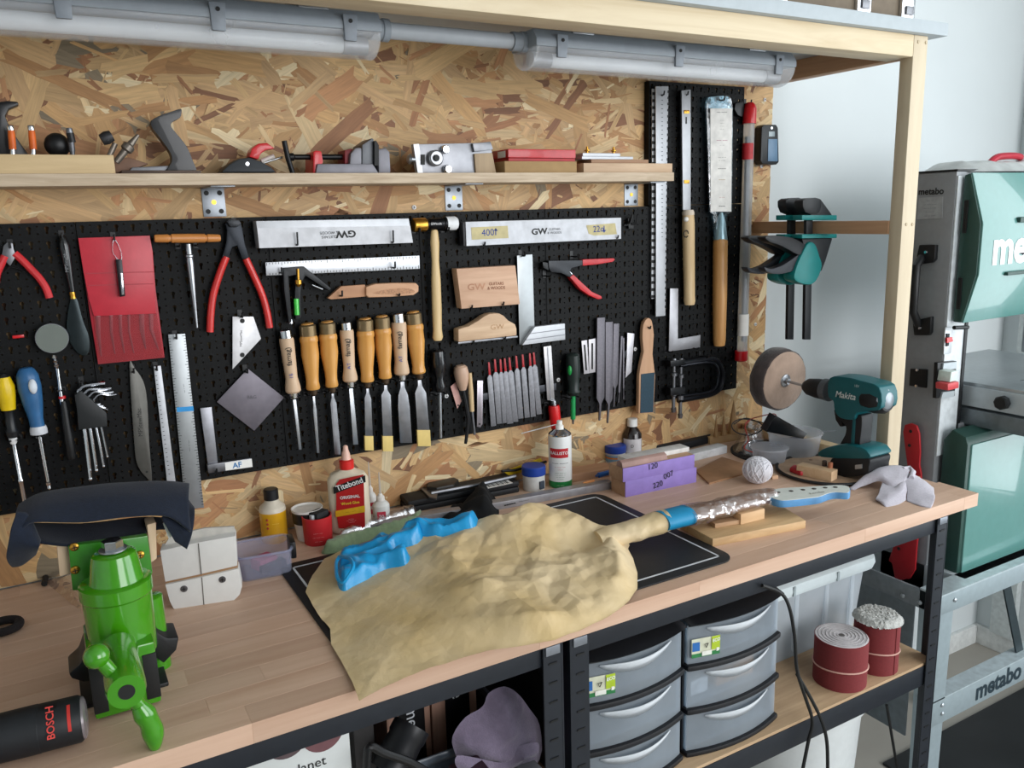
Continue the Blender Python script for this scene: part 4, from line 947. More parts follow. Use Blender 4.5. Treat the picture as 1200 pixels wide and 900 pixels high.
def stand(px, py, w, z0=BZ):
    """centre, radius of a round thing whose front foot is at px,py and which is w px wide"""
    p = atZ(px, py, z0); d = (p - CAMP).dot(FWD); r = w * d / F / 2
    h = Vector((p.x - CAMP.x, p.y - CAMP.y, 0)).normalized(); return p + h * r, r
def turn(c, prof, n=28, flat=None):
    """upright turned shape: prof = (z above foot, radius)"""
    H = prof[-1][0] or 1e-5; return G().lathe(c, c + Vector((0, 0, H)), [(z / H, r) for z, r in prof], n, flat)
class VP:
    """upright plane through two bench pixels"""
    def __init__(s, P, Q):
        a, b, d, n = bframe(P, Q); s.a, s.d, s.n = a, d, n
    def p(s, px, py, off=0.):
        r = ray(px, py); o = s.a - s.n * off; return CAMP + r * ((o - CAMP).dot(s.n) / r.dot(s.n))
    def plate(s, pxs, th, g=None, off=0.): return (g or G()).prism([s.p(x, y, off) for x, y in pxs], s.n * th)
    def text(s, t, pa, pb, size, mat, parent, off=.0004, **k):
        a = s.p(*pa, off); b = s.p(*pb, off); return txt(t, (a + b) / 2, s.d if 'free' not in k else b - a, Z_, size, mat, parent, **{q: v for q, v in k.items() if q != 'free'})
def ttop(name, label, cat, px, py, group=None): return thing(name, label, cat, atZ(px, py), group)

# ---- rubber mat
x0, x1, y0, y1 = .289, .962, -.571, -.168
rim = rrect(x0, x1, y0, y1, .03)
t = thing('bench_mat', 'black rubber bench mat with white border line under wrapped guitar', 'mat', ((x0 + x1) / 2, (y0 + y1) / 2, BZ))
MATM = M('#0f1013', .6, var=.15, bump=.1)
G().prism([(a, b, BZ) for a, b in rim], (0, 0, .003)).build('mat_sheet', MATM, t, bev=.001)
o_, i_ = (.020, .0235); g = G()
for a, b, c, d in ((x0 + o_, x1 - o_, y0 + o_, y0 + i_), (x0 + o_, x1 - o_, y1 - i_, y1 - o_), (x0 + o_, x0 + i_, y0 + o_, y1 - o_), (x1 - i_, x1 - o_, y0 + o_, y1 - o_)): g.bb(a, b, c, d, BZ + .003, BZ + .0034)
g.build('border_line', M('#c8cace', .6), t, smooth=0)

# ---- guitar wrapped in kraft paper
t = thing('wrapped_guitar', 'electric guitar wrapped in crumpled yellow masking paper, neck pointing right', 'guitar', (.6, -.42, BZ + .003))
def Z3(px, py, h=0.): p = atZ(px, py, BZ + .004 + h); return (p.x, p.y)
ol = [Z3(358, 694), Z3(366, 675), Z3(380, 655), Z3(400, 646), Z3(470, 640), Z3(540, 632, .005), Z3(590, 616, .03), Z3(622, 592, .048), Z3(645, 587, .052), Z3(672, 590, .052), Z3(700, 602, .045), Z3(722, 608, .04), Z3(732, 612, .035),
      Z3(738, 626, .02), Z3(736, 640, .006), Z3(742, 655), Z3(747, 672), Z3(747, 690), Z3(736, 706), Z3(715, 722), Z3(690, 735), Z3(650, 751), Z3(612, 757), Z3(570, 764), Z3(525, 777), Z3(480, 792), Z3(445, 808), Z3(421, 822), Z3(413, 800), Z3(401, 777), Z3(388, 755), Z3(387, 738), Z3(372, 720)]
pk = Z3(655, 620, .05)
def paper_h(x, y, d):
    xb = x + .06 * (y + .45); right = sst(.44, .53, xb); fr = sst(-.60, -.42, y)
    H = .008 + .012 * sst(.33, .50, x) + .020 * right * (.2 + .8 * fr) + .020 * math.exp(-((x - .70) ** 2 / .012 + (y + .31) ** 2 / .0045))
    H -= .024 * math.exp(-((x - .745) ** 2 / .0024 + (y + .425) ** 2 / .0016))
    e = sst(0, .085 - .05 * right, d); h = H * (e ** .75)
    u = x * .8 + y * .6; v = -x * .6 + y * .8
    wx = .02 * nz(x, y, 7, 3); wy = .02 * nz(x, y, 7, 8)
    cr = (.026 * (facet(u + wx, v * .8 + wy, 11, 3) - .5) + .013 * (facet(x + wy, y * .8 + wx, 23, 7) - .5) + .0045 * (facet(v, u * .7, 52, 5) - .5)) * right
    cr += (.0045 * (facet(v * 1.3 + wx, u * .3, 13, 2) - .5) + .0035 * (facet(u + wx, v * .4, 26, 9) - .5)) * (1 - right)
    return max(-.0005, h + cr * sst(0, .035, d) + .003 * abs(nz(x, y, 20, 1)) * (1 - sst(0, .02, d)))
def paper_mat():
    m, N, L, b = base_mat('masking_paper'); b.inputs['Roughness'].default_value = .55
    tc = N.new('ShaderNodeTexCoord'); nz_ = N.new('ShaderNodeTexNoise'); sockets(nz_, Scale=7.0, Detail=3.0); L.new(tc.outputs['Object'], nz_.inputs['Vector'])
    r = N.new('ShaderNodeValToRGB'); r.color_ramp.elements[0].color = lin('#c8ac78'); r.color_ramp.elements[1].color = lin('#dcc6a0'); r.color_ramp.elements[0].position = .3; r.color_ramp.elements[1].position = .7
    L.new(nz_.outputs['Fac'], r.inputs['Fac']); L.new(r.outputs['Color'], b.inputs['Base Color'])
    v = N.new('ShaderNodeTexVoronoi'); v.feature = 'DISTANCE_TO_EDGE'; sockets(v, Scale=38.0); n2 = N.new('ShaderNodeTexNoise'); sockets(n2, Scale=90.0, Detail=4.0)
    for q in (v, n2): L.new(tc.outputs['Object'], q.inputs['Vector'])
    mm = N.new('ShaderNodeMath'); mm.operation = 'ADD'; L.new(v.outputs['Distance'], mm.inputs[0]); L.new(n2.outputs['Fac'], mm.inputs[1])
    bp = N.new('ShaderNodeBump'); sockets(bp, Strength=.4, Distance=.0025); L.new(mm.outputs[0], bp.inputs['Height']); L.new(bp.outputs['Normal'], b.inputs['Normal'])
    return m
PM = paper_mat()
heap(ol, paper_h, .0030, BZ + .003).build('paper_wrap', PM, t, smooth=.10)
ZN = BZ + .046
def N3(px, py, z=ZN): return atZ(px, py, z)
def wrap(A, B, w0, w1, hgt, seed, amp, nseg=26, n=20):
    g = G(); v = []; f = []; A = Vector(A); B = Vector(B); ax = (B - A).normalized(); s = Vector((-ax.y, ax.x, 0)).normalized()
    for j in range(nseg + 1):
        tt = j / nseg; c = A.lerp(B, tt); w = w0 + (w1 - w0) * tt
        for i in range(n):
            a = 2 * math.pi * i / n; d = s * (math.cos(a) * w) + Z_ * (math.sin(a) * hgt * (1 if math.sin(a) < 0 else .8)); p = c + d
            k = 1 + amp * (facet(p.x + p.z * .9, p.y + p.z, 34, seed) - .4) + amp * .7 * (facet(p.x - p.z, p.y + p.z * .6, 80, seed) - .5); v.append(c + d * k)
    for j in range(nseg):
        for i in range(n): f.append((j * n + i, j * n + (i + 1) % n, (j + 1) * n + (i + 1) % n, (j + 1) * n + i))
    f.append(tuple(range(n))[::-1]); f.append(tuple(range(nseg * n, nseg * n + n))); return g.add((v, f))
wrap(N3(700, 634, ZN - .022), N3(780, 608), .024, .026, .020, 3, .18, 40, 28).build('neck_paper', PM, t, smooth=.5)
wrap(N3(774, 610), N3(806, 602), .0275, .0265, .0185, 9, .04, 6).build('blue_tape', M('#1683ae', .5, var=.06), t, smooth=.9)
wrap(N3(800, 604), N3(905, 580), .024, .021, .014, 5, .05).build('neck', WOOD('#8c6a58', '#a8836c', 'X'), t)
wrap(N3(804, 603), N3(904, 581), .0265, .024, .0175, 12, .3, 60, 28).build('plastic_wrap', FILMM(fac=.30, rough=.24, scale=90.), t, smooth=.25)
HB = M('#4f86b4', .5, var=.3, scale=25); HT = M('#cfd2cb', .55, var=.05)
zt = BZ + .052
hs = [(900, 581), (905, 574.5), (917, 572), (945, 570.5), (980, 568.5), (993, 569.5), (996.5, 573), (994, 577), (980, 576.5), (971, 578), (960, 582), (945, 584), (925, 586), (912, 586)]
hp = [atZ(x, y, zt) for x, y in sp2(hs, 3)]
G().prism([p - Vector((0, 0, .014)) for p in hp], (0, 0, .0135)).build('headstock', HB, t, bev=.001)
c0 = sum(hp, Vector()) / len(hp); G().prism([c0 + (p - c0) * .985 - Vector((0, 0, .0006)) for p in hp], (0, 0, .0009)).build('headstock_face', HT, t)
for px, py in ((912, 577), (927, 575.5), (941, 574), (954, 572.8), (967, 571.6), (979, 571)):
    c = atZ(px, py, zt + .0004); G().lathe(c, c + Vector((0, 0, .0006)), [(0, .0042), (1, .0042)], 12).build('tuner_hole', M('#4a4440', .6), t)
a, b = atZ(946, 579, zt + .0006), atZ(968, 576, zt + .0006); txt('Fender', (a + b) / 2, b - a, Y_, .012, M('#8f918c', .6), t, shear=.3)
# supports under the neck
tb = thing('support_board', 'square of raw plywood lying under the guitar neck', 'board', atZ(870, 620))
P = [atZ(835, 641), atZ(944, 619), atZ(910, 598), atZ(797, 620)]
G().prism(P, (0, 0, .015)).build('board_body', WOOD('#b08d62', '#cba87c', 'X', 1.4), tb, bev=.001)
zb = BZ + .015
o = bquad(tuple(atZ(838, 619, zb)), tuple(atZ(868, 614, zb)), .03, .008, zb).build('neck_shim', WOOD('#a5805e', '#bb9672', 'X'), bev=.001); tag(o, 'thin wooden shim on the plywood, left of neck block', 'wood block')
o = bquad(tuple(atZ(868, 615, zb)), tuple(atZ(896, 608, zb)), .045, .020, zb).build('neck_block', WOOD('#c2986c', '#d8b48a', 'X'), bev=.001); tag(o, 'pale wooden block on plywood propping up the guitar neck', 'wood block')

# ---- nitrile gloves
GB = M('#1795cf', .34, var=.06, bump=.25, scale=50, coat=.25)
def glove(label, pxs, roll):
    t = ttop('rubber_glove', label, 'glove', *pxs[0], 'blue nitrile gloves')
    poly = [(p.x, p.y) for p in (atZ(x, y, BZ + .022) for x, y in sp2(pxs, 3))]
    def hf(x, y, d):
        b = paper_h(x, y, nearest((x, y), ol)[0]) if inside((x, y), ol) else 0
        u = x * .9 - y * .4; v = x * .4 + y * .9
        return b + .019 * sst(0, .010, d) ** .6 + (.010 * (ridg(u * .4, v, 40, 4) - .4) + .006 * (facet(u, v, 55, 3) - .5)) * sst(0, .012, d)
    heap(poly, hf, .0026, BZ + .003).build('glove_body', GB, t, smooth=1.1)
    pts = [atZ(x, y, BZ + h) for x, y, h in roll]; G().tube(spline(pts, 5), .003, 8).build('cuff_roll', GB, t)
glove('blue nitrile glove with its open cuff facing left', [(394, 657), (398, 648), (413, 641), (431, 639), (447, 633), (462, 625), (470, 628), (466, 634), (453, 640), (463, 641), (480, 635), (494, 637), (496, 643), (484, 648), (464, 650.5), (464, 653), (478, 655), (481, 660), (474, 665), (455, 664.5), (440, 669), (428, 675), (413, 681), (402, 684.5), (395, 678)], [(398, 652, .040), (410, 655, .048), (414, 664, .045), (408, 676, .036), (401, 683, .028), (395, 676, .030), (394, 660, .034), (398, 652, .040)])
glove('blue nitrile glove lying behind, its rolled cuff at right', [(469, 635), (472, 630.5), (486, 629), (499, 630), (492, 627), (476, 626.5), (474, 621.5), (488, 618), (505, 621), (517, 622), (521, 614), (533, 611), (548, 611), (558, 606), (563, 615), (559, 637), (540, 641), (515, 643.5), (498, 642), (482, 640), (472, 638.5)], [(556, 609, .042), (561, 614, .045), (560, 626, .042), (557, 636, .030)])

# ---- cloth heaps
def cloth(name, label, cat, pxs, hf, mat, res=.004, zb=BZ, group=None):
    poly = [(p.x, p.y) for p in (atZ(x, y, zb) for x, y in sp2(pxs, 3))]
    o = heap(poly, hf, res, zb).build(name, mat, smooth=1.2)
    return tag(o, label, cat, group)
cloth('green_cloth', 'folded pale green cloth behind the blue gloves', 'cloth', [(378, 650), (380, 643), (400, 636), (430, 628), (470, 616), (494, 604), (499, 608), (490, 618), (455, 628), (420, 638), (398, 648)],
      lambda x, y, d: .014 * sst(0, .012, d) + .006 * ridg(x * .5 + y, y, 45, 2) * sst(0, .01, d), M('#7d8f6c', .85, sheen=.3, bump=.2, scale=120), .0035)
cloth('plastic_film', 'strip of crumpled clear plastic film beside the glue bottles', 'plastic bag', [(395, 634), (420, 622), (455, 610), (478, 602), (492, 604), (470, 614), (430, 628), (402, 637)],
      lambda x, y, d: .018 * sst(0, .012, d) + .008 * vor(x, y, 45, 2) * sst(0, .01, d), FILMM(fac=.25, rough=.2), .0035)
cloth('black_glove', 'crumpled black fabric glove behind the wrapped guitar', 'glove', [(513, 606), (520, 598), (545, 592), (560, 578), (575, 578), (583, 590), (584, 606), (570, 616), (540, 618), (520, 616)],
      lambda x, y, d: (.014 + .008 * nz(x, y, 30, 4) + .024 * sst(.66, .72, x)) * sst(0, .03, d) + .010 * (facet(x, y, 45, 6) - .3) * sst(0, .012, d), M('#0a0b0d', .95, bump=.3, scale=150), .0035)
t = ttop('hand_towel', 'crumpled lilac white towel on the right corner of bench', 'towel', 1050, 585)
TWM = M('#d2ccd6', .95, sheen=.3, bump=1., scale=260, var=.08)
def hsheet(rows, nm, mat, par, n=26, thick=.005):
    """cloth sheet through rows of (pixel, pixel, height above the bench)"""
    R_ = []
    for r in rows:
        c = spline([tuple(atZ(x, y, BZ + h)) for x, y, h in r], 10); R_.append([c[int(i * (len(c) - 1) / n)] for i in range(n + 1)])
    fin = [spline([r[i] for r in R_], 6) for i in range(n + 1)]; g = G(); m = len(fin[0]); g.v = [p + Vector((.002 * noise.noise(p * 45), 0, .0025 * noise.noise(p * 38))) for c in fin for p in c]
    for i in range(n):
        for j in range(m - 1): g.f.append((i * m + j, (i + 1) * m + j, (i + 1) * m + j + 1, i * m + j + 1))
    o = g.build(nm, mat, par, smooth=1.3); md = o.modifiers.new('thickness', 'SOLIDIFY'); md.thickness = thick; return o
hsheet([[(1003, 570, .002), (1015, 556, .018), (1032, 548, .030), (1050, 546.5, .033), (1067, 549, .032)], [(996, 571, .003), (1012, 558, .022), (1030, 549, .036), (1050, 547, .040), (1066, 551, .036)], [(997, 573, .002), (1013, 563, .017), (1030, 558, .028), (1046, 562, .026), (1062, 562, .026)], [(1001, 574, .001), (1014, 568, .009), (1030, 564, .018), (1042, 571, .014), (1055, 579, .006)]], 'arched_fold', TWM, t)
hsheet([[(1034, 564, .018), (1048, 571, .016), (1060, 561, .026), (1070, 549, .034)], [(1030, 577, .012), (1044, 577, .014), (1058, 572, .018), (1068, 560, .024)], [(1026, 584, .006), (1038, 586, .008), (1052, 582, .010), (1063, 574, .014)], [(1031, 589, .001), (1038, 593.5, .001), (1052, 591, .001), (1062, 586, .002)]], 'front_lobe', TWM, t)
hsheet([[(1060, 552, .030), (1075, 558, .026), (1094, 571, .014)], [(1061, 560, .027), (1077, 567, .022), (1095, 577, .013)], [(1063, 574, .014), (1078, 580, .012), (1095, 585, .009)], [(1063, 587, .001), (1076, 592, .001), (1091, 595, .001)]], 'right_flap', TWM, t)
G().tube([atZ(*q, BZ + h) for q, h in (((1058, 550), .036), ((1066, 548.5), .036), ((1070, 553), .033), ((1068, 560), .028))], .0055, 10).build('rolled_edge', TWM, t)

# ---- glue bottle
t = ttop('glue_bottle', 'wood glue bottle with red label, red collar and pale nozzle', 'bottle', 408, 628)
vp = VP((386, 627.5), (430, 627.5)); c = atZ(408, 627.5) + vp.n * .0235; wd = (vp.p(432, 600) - vp.p(384, 600)).length / 2
def squircle(c, z, a, b, n=36, p=3.2):
    out = []
    for i in range(n):
        an = 2 * math.pi * i / n; cs, sn = math.cos(an), math.sin(an)
        out.append(c + vp.d * (a * math.copysign(abs(cs) ** (2 / p), cs)) + vp.n * (b * math.copysign(abs(sn) ** (2 / p), sn)) + Vector((0, 0, z)))
    return out
def loft(rings):
    g = G(); n = len(rings[0]); g.v = [Vector(p) for r in rings for p in r]
    for j in range(len(rings) - 1):
        for i in range(n): g.f.append((j * n + i, j * n + (i + 1) % n, (j + 1) * n + (i + 1) % n, (j + 1) * n + i))
    g.f.append(tuple(range(n))[::-1]); g.f.append(tuple(range((len(rings) - 1) * n, len(rings) * n))); return g
zs = zat(c, 405, 549) - BZ
loft([squircle(c, z, a, b) for z, a, b in ((0, wd * .93, .019), (.004, wd, .022), (zs * .55, wd * .97, .022), (zs * .84, wd * .97, .022), (zs * .93, wd * .8, .019), (zs * .98, wd * .4, .014), (zs, wd * .32, .012))]).build('bottle_body', M('#d9cbb4', .35, var=.03), t)
cc = c + Vector((0, 0, zs)); turn(cc, [(0, .0125), (.001, .0135), (.016, .0135), (.018, .010)]).build('collar', M('#cf2420', .35), t)
turn(cc + Vector((0, 0, .017)), [(0, .009), (.012, .0075), (.020, .005), (.026, .0045), (.028, .002)]).build('nozzle', M('#e0b4a2', .35), t)
off = .0004
lb = vp.plate([(394, 567), (398, 562), (426, 556), (427, 590), (428, 617), (422, 620), (397, 619), (394, 600)], .0006, off=.0012).build('label', M('#b31e20', .45, var=.03), t)
vp.plate([(390.5, 571), (428, 557), (428.5, 565), (391, 579)], .0004, off=.0018).build('label_band', INK, t)
vp.text('Titebond', (391.5, 574), (428, 561.5), .0145, WHITE, t, off=.0025, bold=.02, free=1); vp.text('ORIGINAL', (397, 584), (423, 581), .0082, WHITE, t, off=.002, bold=.02, free=1)
vp.text('Wood Glue', (398, 591), (423, 588), .0072, M('#e8c53a', .5), t, off=.002, bold=.02, free=1)
vp.plate([(393, 599), (427.5, 592.5), (427.8, 600), (393.5, 606)], .0004, off=.0018).build('yellow_band', M('#d9a81e', .5), t)
vp.text('---------- --------', (396, 602), (426, 597), .0035, INK, t, off=.0024, free=1); vp.text('---- -----\n----- ------- ----\n------ ----', (402, 611), (422, 609), .0032, WHITE, t, off=.002, free=1)
# ---- superglue bottles
for lb, px, py, w, tip in (('small white superglue bottle with long tip, front of the pair', 448, 617, 20, 553), ('small white superglue bottle partly behind the glue bottle', 436, 607, 13, 541)):
    t = ttop('superglue_bottle', lb, 'bottle', px, py, 'superglue bottles'); c, r = stand(px, py, w); H = zat(c, px, py - 31) - BZ
    turn(c, [(0, r * .92), (.002, r), (H * .82, r), (H * .93, r * .75), (H, r * .45)]).build('bottle_body', M('#d8d6d2', .35), t)
    c2 = c + Vector((0, 0, H)); turn(c2, [(0, r * .5), (.008, r * .46), (.010, r * .3), (.014, r * .2)]).build('cap', M('#dcd6cf', .4), t)
    T = zat(c, px, tip) - BZ - H; turn(c2 + Vector((0, 0, .012)), [(0, .0025), (T * .5, .0018), (max(.02, T - .012), .0008)], 10).build('tip', GLASSY('#e8e4e0', .2, .6), t)
    v2 = -(Vector((c.x, c.y, 0)) - Vector((CAMP.x, CAMP.y, 0))).normalized(); s = Vector((-v2.y, v2.x, 0))
    q = c + v2 * (r + .0004) + Vector((0, 0, H * .42)); G().prism([q - s * r * .5 - Z_ * H * .26, q + s * r * .5 - Z_ * H * .26, q + s * r * .5 + Z_ * H * .2, q - s * r * .5 + Z_ * H * .2], -v2 * .0012).build('label', M('#c2374a', .5), t)
    txt('20', q + v2 * .0003, s, Z_, .010, WHITE, t, bold=.02)
# ---- red pot, cup, yellow bottle, tub
t = ttop('red_pot', 'small red plastic pot with black sponges sticking out', 'pot', 374, 641); c, r = stand(374, 641, 35); H = zat(c, 374, 603) - BZ
turn(c, [(0, r * .9), (.002, r * .94), (H, r), (H, r * .93), (.004, r * .86), (.003, .001)]).build('pot_body', M('#b8242a', .45, var=.05), t)
G().box(c + Vector((.004, .0, H - .004)), (.03, .022, .022), .5).build('sponge', M('#1d1e20', .8), t, bev=.002); G().box(c + Vector((-.006, -.006, H - .006)), (.016, .008, .02), .3).build('white_pad', M('#b9bcc0', .6), t, bev=.001)
v2 = (CAMP - c); v2.z = 0; v2.normalize(); s = Vector((-v2.y, v2.x, 0))
for k_, sxx in enumerate(('------ ----', '--- ----- ---', '---- ----')): txt(sxx, c + v2 * (r * .965) + Vector((0, 0, H * (.5 - .15 * k_))), s, Z_, .0048, M('#d9a8a8', .6), t, depth=.0012)
t = ttop('paper_cup', 'white lined cup with a black sleeve behind the red pot', 'cup', 362, 640); c, r = stand(363, 636, 34); H = zat(c, 363, 594) - BZ
turn(c, [(0, r * .8), (H * .55, r * .95), (H * .56, r * .96)]).build('cup_foot', M('#cfc7c0', .6), t); turn(c + Vector((0, 0, H * .56)), [(0, r), (H * .36, r * 1.06)]).build('black_sleeve', M('#1c1a1a', .5), t)
turn(c + Vector((0, 0, H * .92)), [(0, r * 1.06), (H * .08, r * 1.09), (H * .08, r * 1.02), (H * .02, r), (H * .01, .001)]).build('cup_rim', M('#d8d3cd', .5), t)
t = ttop('oil_bottle', 'short bottle of yellow oil with a black screw cap', 'bottle', 323, 628); c, r = stand(323, 638, 31); H = zat(c, 323, 584) - BZ
turn(c, [(0, r * .94), (.003, r), (H * .72, r), (H * .73, r)]).build('oil_body', M('#cf9a1c', .25, coat=.4, var=.06), t); turn(c + Vector((0, 0, H * .73)), [(0, r), (H * .10, r * .95), (H * .2, r * .6), (H * .27, r * .48)]).build('bottle_shoulder', M('#c9bfae', .4), t)
turn(c + Vector((0, 0, H)), [(0, r * .55), (.018, r * .55), (.02, r * .48)], 20).build('cap', BLACK, t)
v2 = (CAMP - c); v2.z = 0; v2.normalize(); s = Vector((-v2.y, v2.x, 0)); txt('----', c + v2 * r + Vector((.003, 0, H * .5)), s, Z_, .010, M('#e3bf4c', .5), t, shear=.2, depth=.001)
for z in (.40, .5, .6): q = c + v2 * r * .96 - s * r * .45 + Vector((0, 0, H * z)); G().sph(q, .0022, 8).build('red_dot', M('#9a2a1c', .5), t)
TUB = GLASSY('#dfe3f6', .10, .26, .5)
def tub(name, label, P, Q, dep, h, mat, wall=.0015, flare=1.06, lid=None, rr=.012):
    a, b, d, n = bframe(P, Q); w = (b - a).length; t = thing(name, label, 'tub', (a + b) / 2 + n * dep / 2)
    c = (a + b) / 2 + n * dep / 2
    def ring(k, z, ins=0): return [c + d * (x * k) + n * (y * k) + Vector((0, 0, z)) for x, y in rrect(-w / 2 + ins, w / 2 - ins, -dep / 2 + ins, dep / 2 - ins, rr)]
    loft([ring(1, 0), ring(flare, h), ring(flare, h, wall), ring(1, .002, wall)]).build('tub_body', mat, t)
    pts = ring(flare * 1.02, h); G().tube(pts, .0022, 8, True).build('rim', mat, t)
    return t, c, d, n, w
t, c, d, n, w = tub('sponge_tub', 'clear bluish food tub with black clip handle and bits inside', (283, 683), (343, 672), .075, .042, TUB)
G().box(c + Vector((.0, 0, .014)), (.035, .03, .02), .4).build('pink_sponge', M('#c7546c', .8), t, bev=.003); G().box(c + Vector((.01, -.012, .010)), (.045, .02, .014), .2).build('black_pad', M('#17181c', .8), t, bev=.002)
G().box(c + d * (w / 2 + .006) + Vector((0, 0, .034)), (.010, .045, .03), math.atan2(d.y, d.x)).build('clip_handle', BLACK, t, bev=.003)

# ---- white caul block with screws
vp = VP((200, 714), (280, 702))
t = thing('sanding_caul', 'white faced two part block with screws left of the tub', 'block', vp.p(240, 710))
WF = M('#d5d3cf', .5, var=.03)
PA = [(187.5, 645.5), (231, 636), (276, 628), (278, 663), (235, 673), (193.5, 682)]
vp.plate(PA, .030).build('upper_block', WF, t, bev=.001)
PA2 = [(193.5, 685.5), (236, 676.5), (279.5, 666.5), (283.5, 688), (281, 697), (274, 704), (258, 711), (236, 717), (212, 717.5), (203, 713), (199, 705)]
vp.plate(PA2, .030, off=.001).build('lower_block', WF, t, bev=.001)
vp.plate([(194, 681.5), (278, 662.5), (279, 667), (194.5, 686)], .028, off=-.004).build('wood_core', WOOD('#8c6a4c', '#a8835f', 'X'), t)
for pl in ([(232, 637), (233, 636.7), (236.5, 673), (235.5, 673.2)], [(236, 677), (237, 676.7), (240, 716), (239, 716)]): vp.plate(pl, .0006, off=.0016).build('joint_line', M('#5a5650', .7), t)
for px, py in ((215.5, 690.5), (260.5, 679.5)):
    q = vp.p(px, py, .0024); sc = G().lathe(q, q + vp.n * .003, [(0, .005), (1, .006)], 16).build('screw', STEELD, t); q2 = q - vp.n * .0003
    G().box(q2, (.006, .0006, .0012)).box(q2, (.0012, .0006, .006)).build('cross_slot', INK, sc)
vp.plate([(200, 628), (240, 619), (274, 617), (277, 625), (232, 634), (190, 643)], .004, off=-.02).build('paper_stack', M('#bdb8b0', .7), t)
# ---- caliper case, caliper
t = ttop('caliper_case', 'flat black plastic case with a barcode sticker on the lid', 'case', 540, 590)
vp = VP((479, 602), (609, 577)); a, b, d, n = bframe((479, 602), (609, 577))
G().prism([a, b, b + n * .085, a + n * .085], (0, 0, .013)).build('case_base', M('#121316', .6), t, bev=.004); G().prism([a + Vector((0, 0, .0135)), b + Vector((0, 0, .0135)), b + n * .085 + Vector((0, 0, .0135)), a + n * .085 + Vector((0, 0, .0135))], (0, 0, .012)).build('case_lid', M('#141518', .6), t, bev=.004)
zc = BZ + .0256
P = [atZ(*q, zc) for q in ((566, 568), (594, 562), (601, 566), (572, 572.5))]; st = G().prism(P, (0, 0, .0004)).build('barcode_sticker', PAPER, t)
g = G(); e1, e2 = P[1] - P[0], P[3] - P[0]
for i in range(14): q = P[0] + e1 * (.08 + i * .062) + e2 * .15 + Vector((0, 0, .0004)); w_ = .02 + .02 * (i % 3 == 0); g.prism([q, q + e1 * w_, q + e1 * w_ + e2 * .7, q + e2 * .7], (0, 0, .0002))
g.build('barcode', INK, st, smooth=0)
t = thing('caliper', 'dark dial caliper lying on the black case', 'caliper', atZ(530, 575, zc))
G().tube([atZ(*q, zc + .005) for q in ((505, 578), (560, 568), (604, 558))], .0045, 8).build('beam', STEELD, t)
G().prism([atZ(*q, zc + .001) for q in ((500, 576), (503, 568), (528, 563), (538, 568), (532, 574), (512, 578))], (0, 0, .012)).build('slide', M('#23211f', .45), t, bev=.003)
G().prism([atZ(*q, zc + .001) for q in ((493, 574), (500, 572), (513, 580), (512, 586), (503, 584))], (0, 0, .004)).build('jaw', STEELD, t, bev=.001); G().prism([atZ(*q, zc + .001) for q in ((500, 570), (512, 568), (509, 562), (503, 564))], (0, 0, .004)).build('jaw', STEELD, t, bev=.001)
# ---- long straight edge
t = ttop('straight_edge', 'long grey aluminium straight edge running along behind the mat', 'straight edge', 600, 595)
bquad((436, 625), (718, 573), .022, .016).build('bar', M('#9a979a', .4, .5), t, bev=.001)
vp = VP((436, 625), (718, 573)); vp.text('-----', (590, 592), (605, 588.5), .016, INK, t, bold=.03, off=.0006, free=1); vp.text('---------', (606, 588), (622, 585), .008, M('#3a3a3e', .6), t, off=.0006, free=1)
# ---- wood strip, pencil, pen, yellow strip
o = bquad((668, 566), (722, 557), .05, .018).build('wood_offcut', WOOD('#a3785a', '#bd9070', 'X'), bev=.001); tag(o, 'reddish wood offcut on the bench behind the straight edge', 'wood block')
t = thing('blue_marker', 'blue marker cap lying on the wood offcut', 'marker', atZ(708, 556, BZ + .018)); G().lathe(atZ(701, 557, BZ + .023), atZ(717, 553, BZ + .023), [(0, .0048), (.03, .0058), (.97, .0058), (1, .0048)], 14).build('cap', M('#1f5ca8', .35), t); G().lathe(atZ(698, 558, BZ + .023), atZ(701, 557, BZ + .023), [(0, .002), (1, .004)], 10).build('tip', M('#163a70', .4), t)
t = thing('carpenter_pencil', 'short wooden pencil stub on the wood offcut', 'pencil', atZ(690, 564, BZ + .018)); G().lathe(atZ(683, 566, BZ + .021), atZ(696, 563, BZ + .021), [(0, .001), (.3, .003), (1, .003)], 6).build('shaft', WOOD('#b5733c', '#cc8c54', 'X'), t)
t = ttop('yellow_scraper', 'bright yellow plastic strip leaning behind the white jar', 'strip', 610, 560)
G().prism([atY(590, 553, -.02), atY(634, 537, -.02), atY(638, 545, -.02), atY(620, 552, -.02), atY(596, 557, -.02)], (0, .004, 0)).build('strip', M('#d8b51c', .45), t, bev=.001); G().tube([atY(588, 552, -.03), atY(604, 551, -.03), atY(640, 541, -.03)], .003, 8).build('black_stem', INK, t)
# ---- jars
def jar(label, px, py, w, ytop, ylid, body, lab=None):
    t = ttop('screw_jar', label, 'jar', px, py, 'blue lidded jars'); c, r = stand(px, py, w * .94); H = zat(c, px, ylid) - BZ; T = zat(c, px, ytop) - BZ - H
    turn(c, [(0, r * .95), (.002, r), (H, r)]).build('jar_body', body, t); turn(c + Vector((0, 0, H)), [(0, r * 1.08), (T * .9, r * 1.08), (T, r * 1.02)], 36).build('lid', M('#1d3f96', .4, var=.06), t)
    v2 = (CAMP - c); v2.z = 0; v2.normalize(); s = Vector((-v2.y, v2.x, 0)); return t, c, r, H, v2, s
t, c, r, H, v2, s = jar('white plastic jar with blue lid left of the spray can', 626, 577, 28, 545, 555, M('#d6d5d2', .4))
q = c + (v2 + s * .9).normalized() * r + Vector((0, 0, H * .42)); G().box(q, (.006, .012, H * .5), math.atan2((v2 + s * .9).y, (v2 + s * .9).x)).build('side_label', M('#3b4450', .5), t)
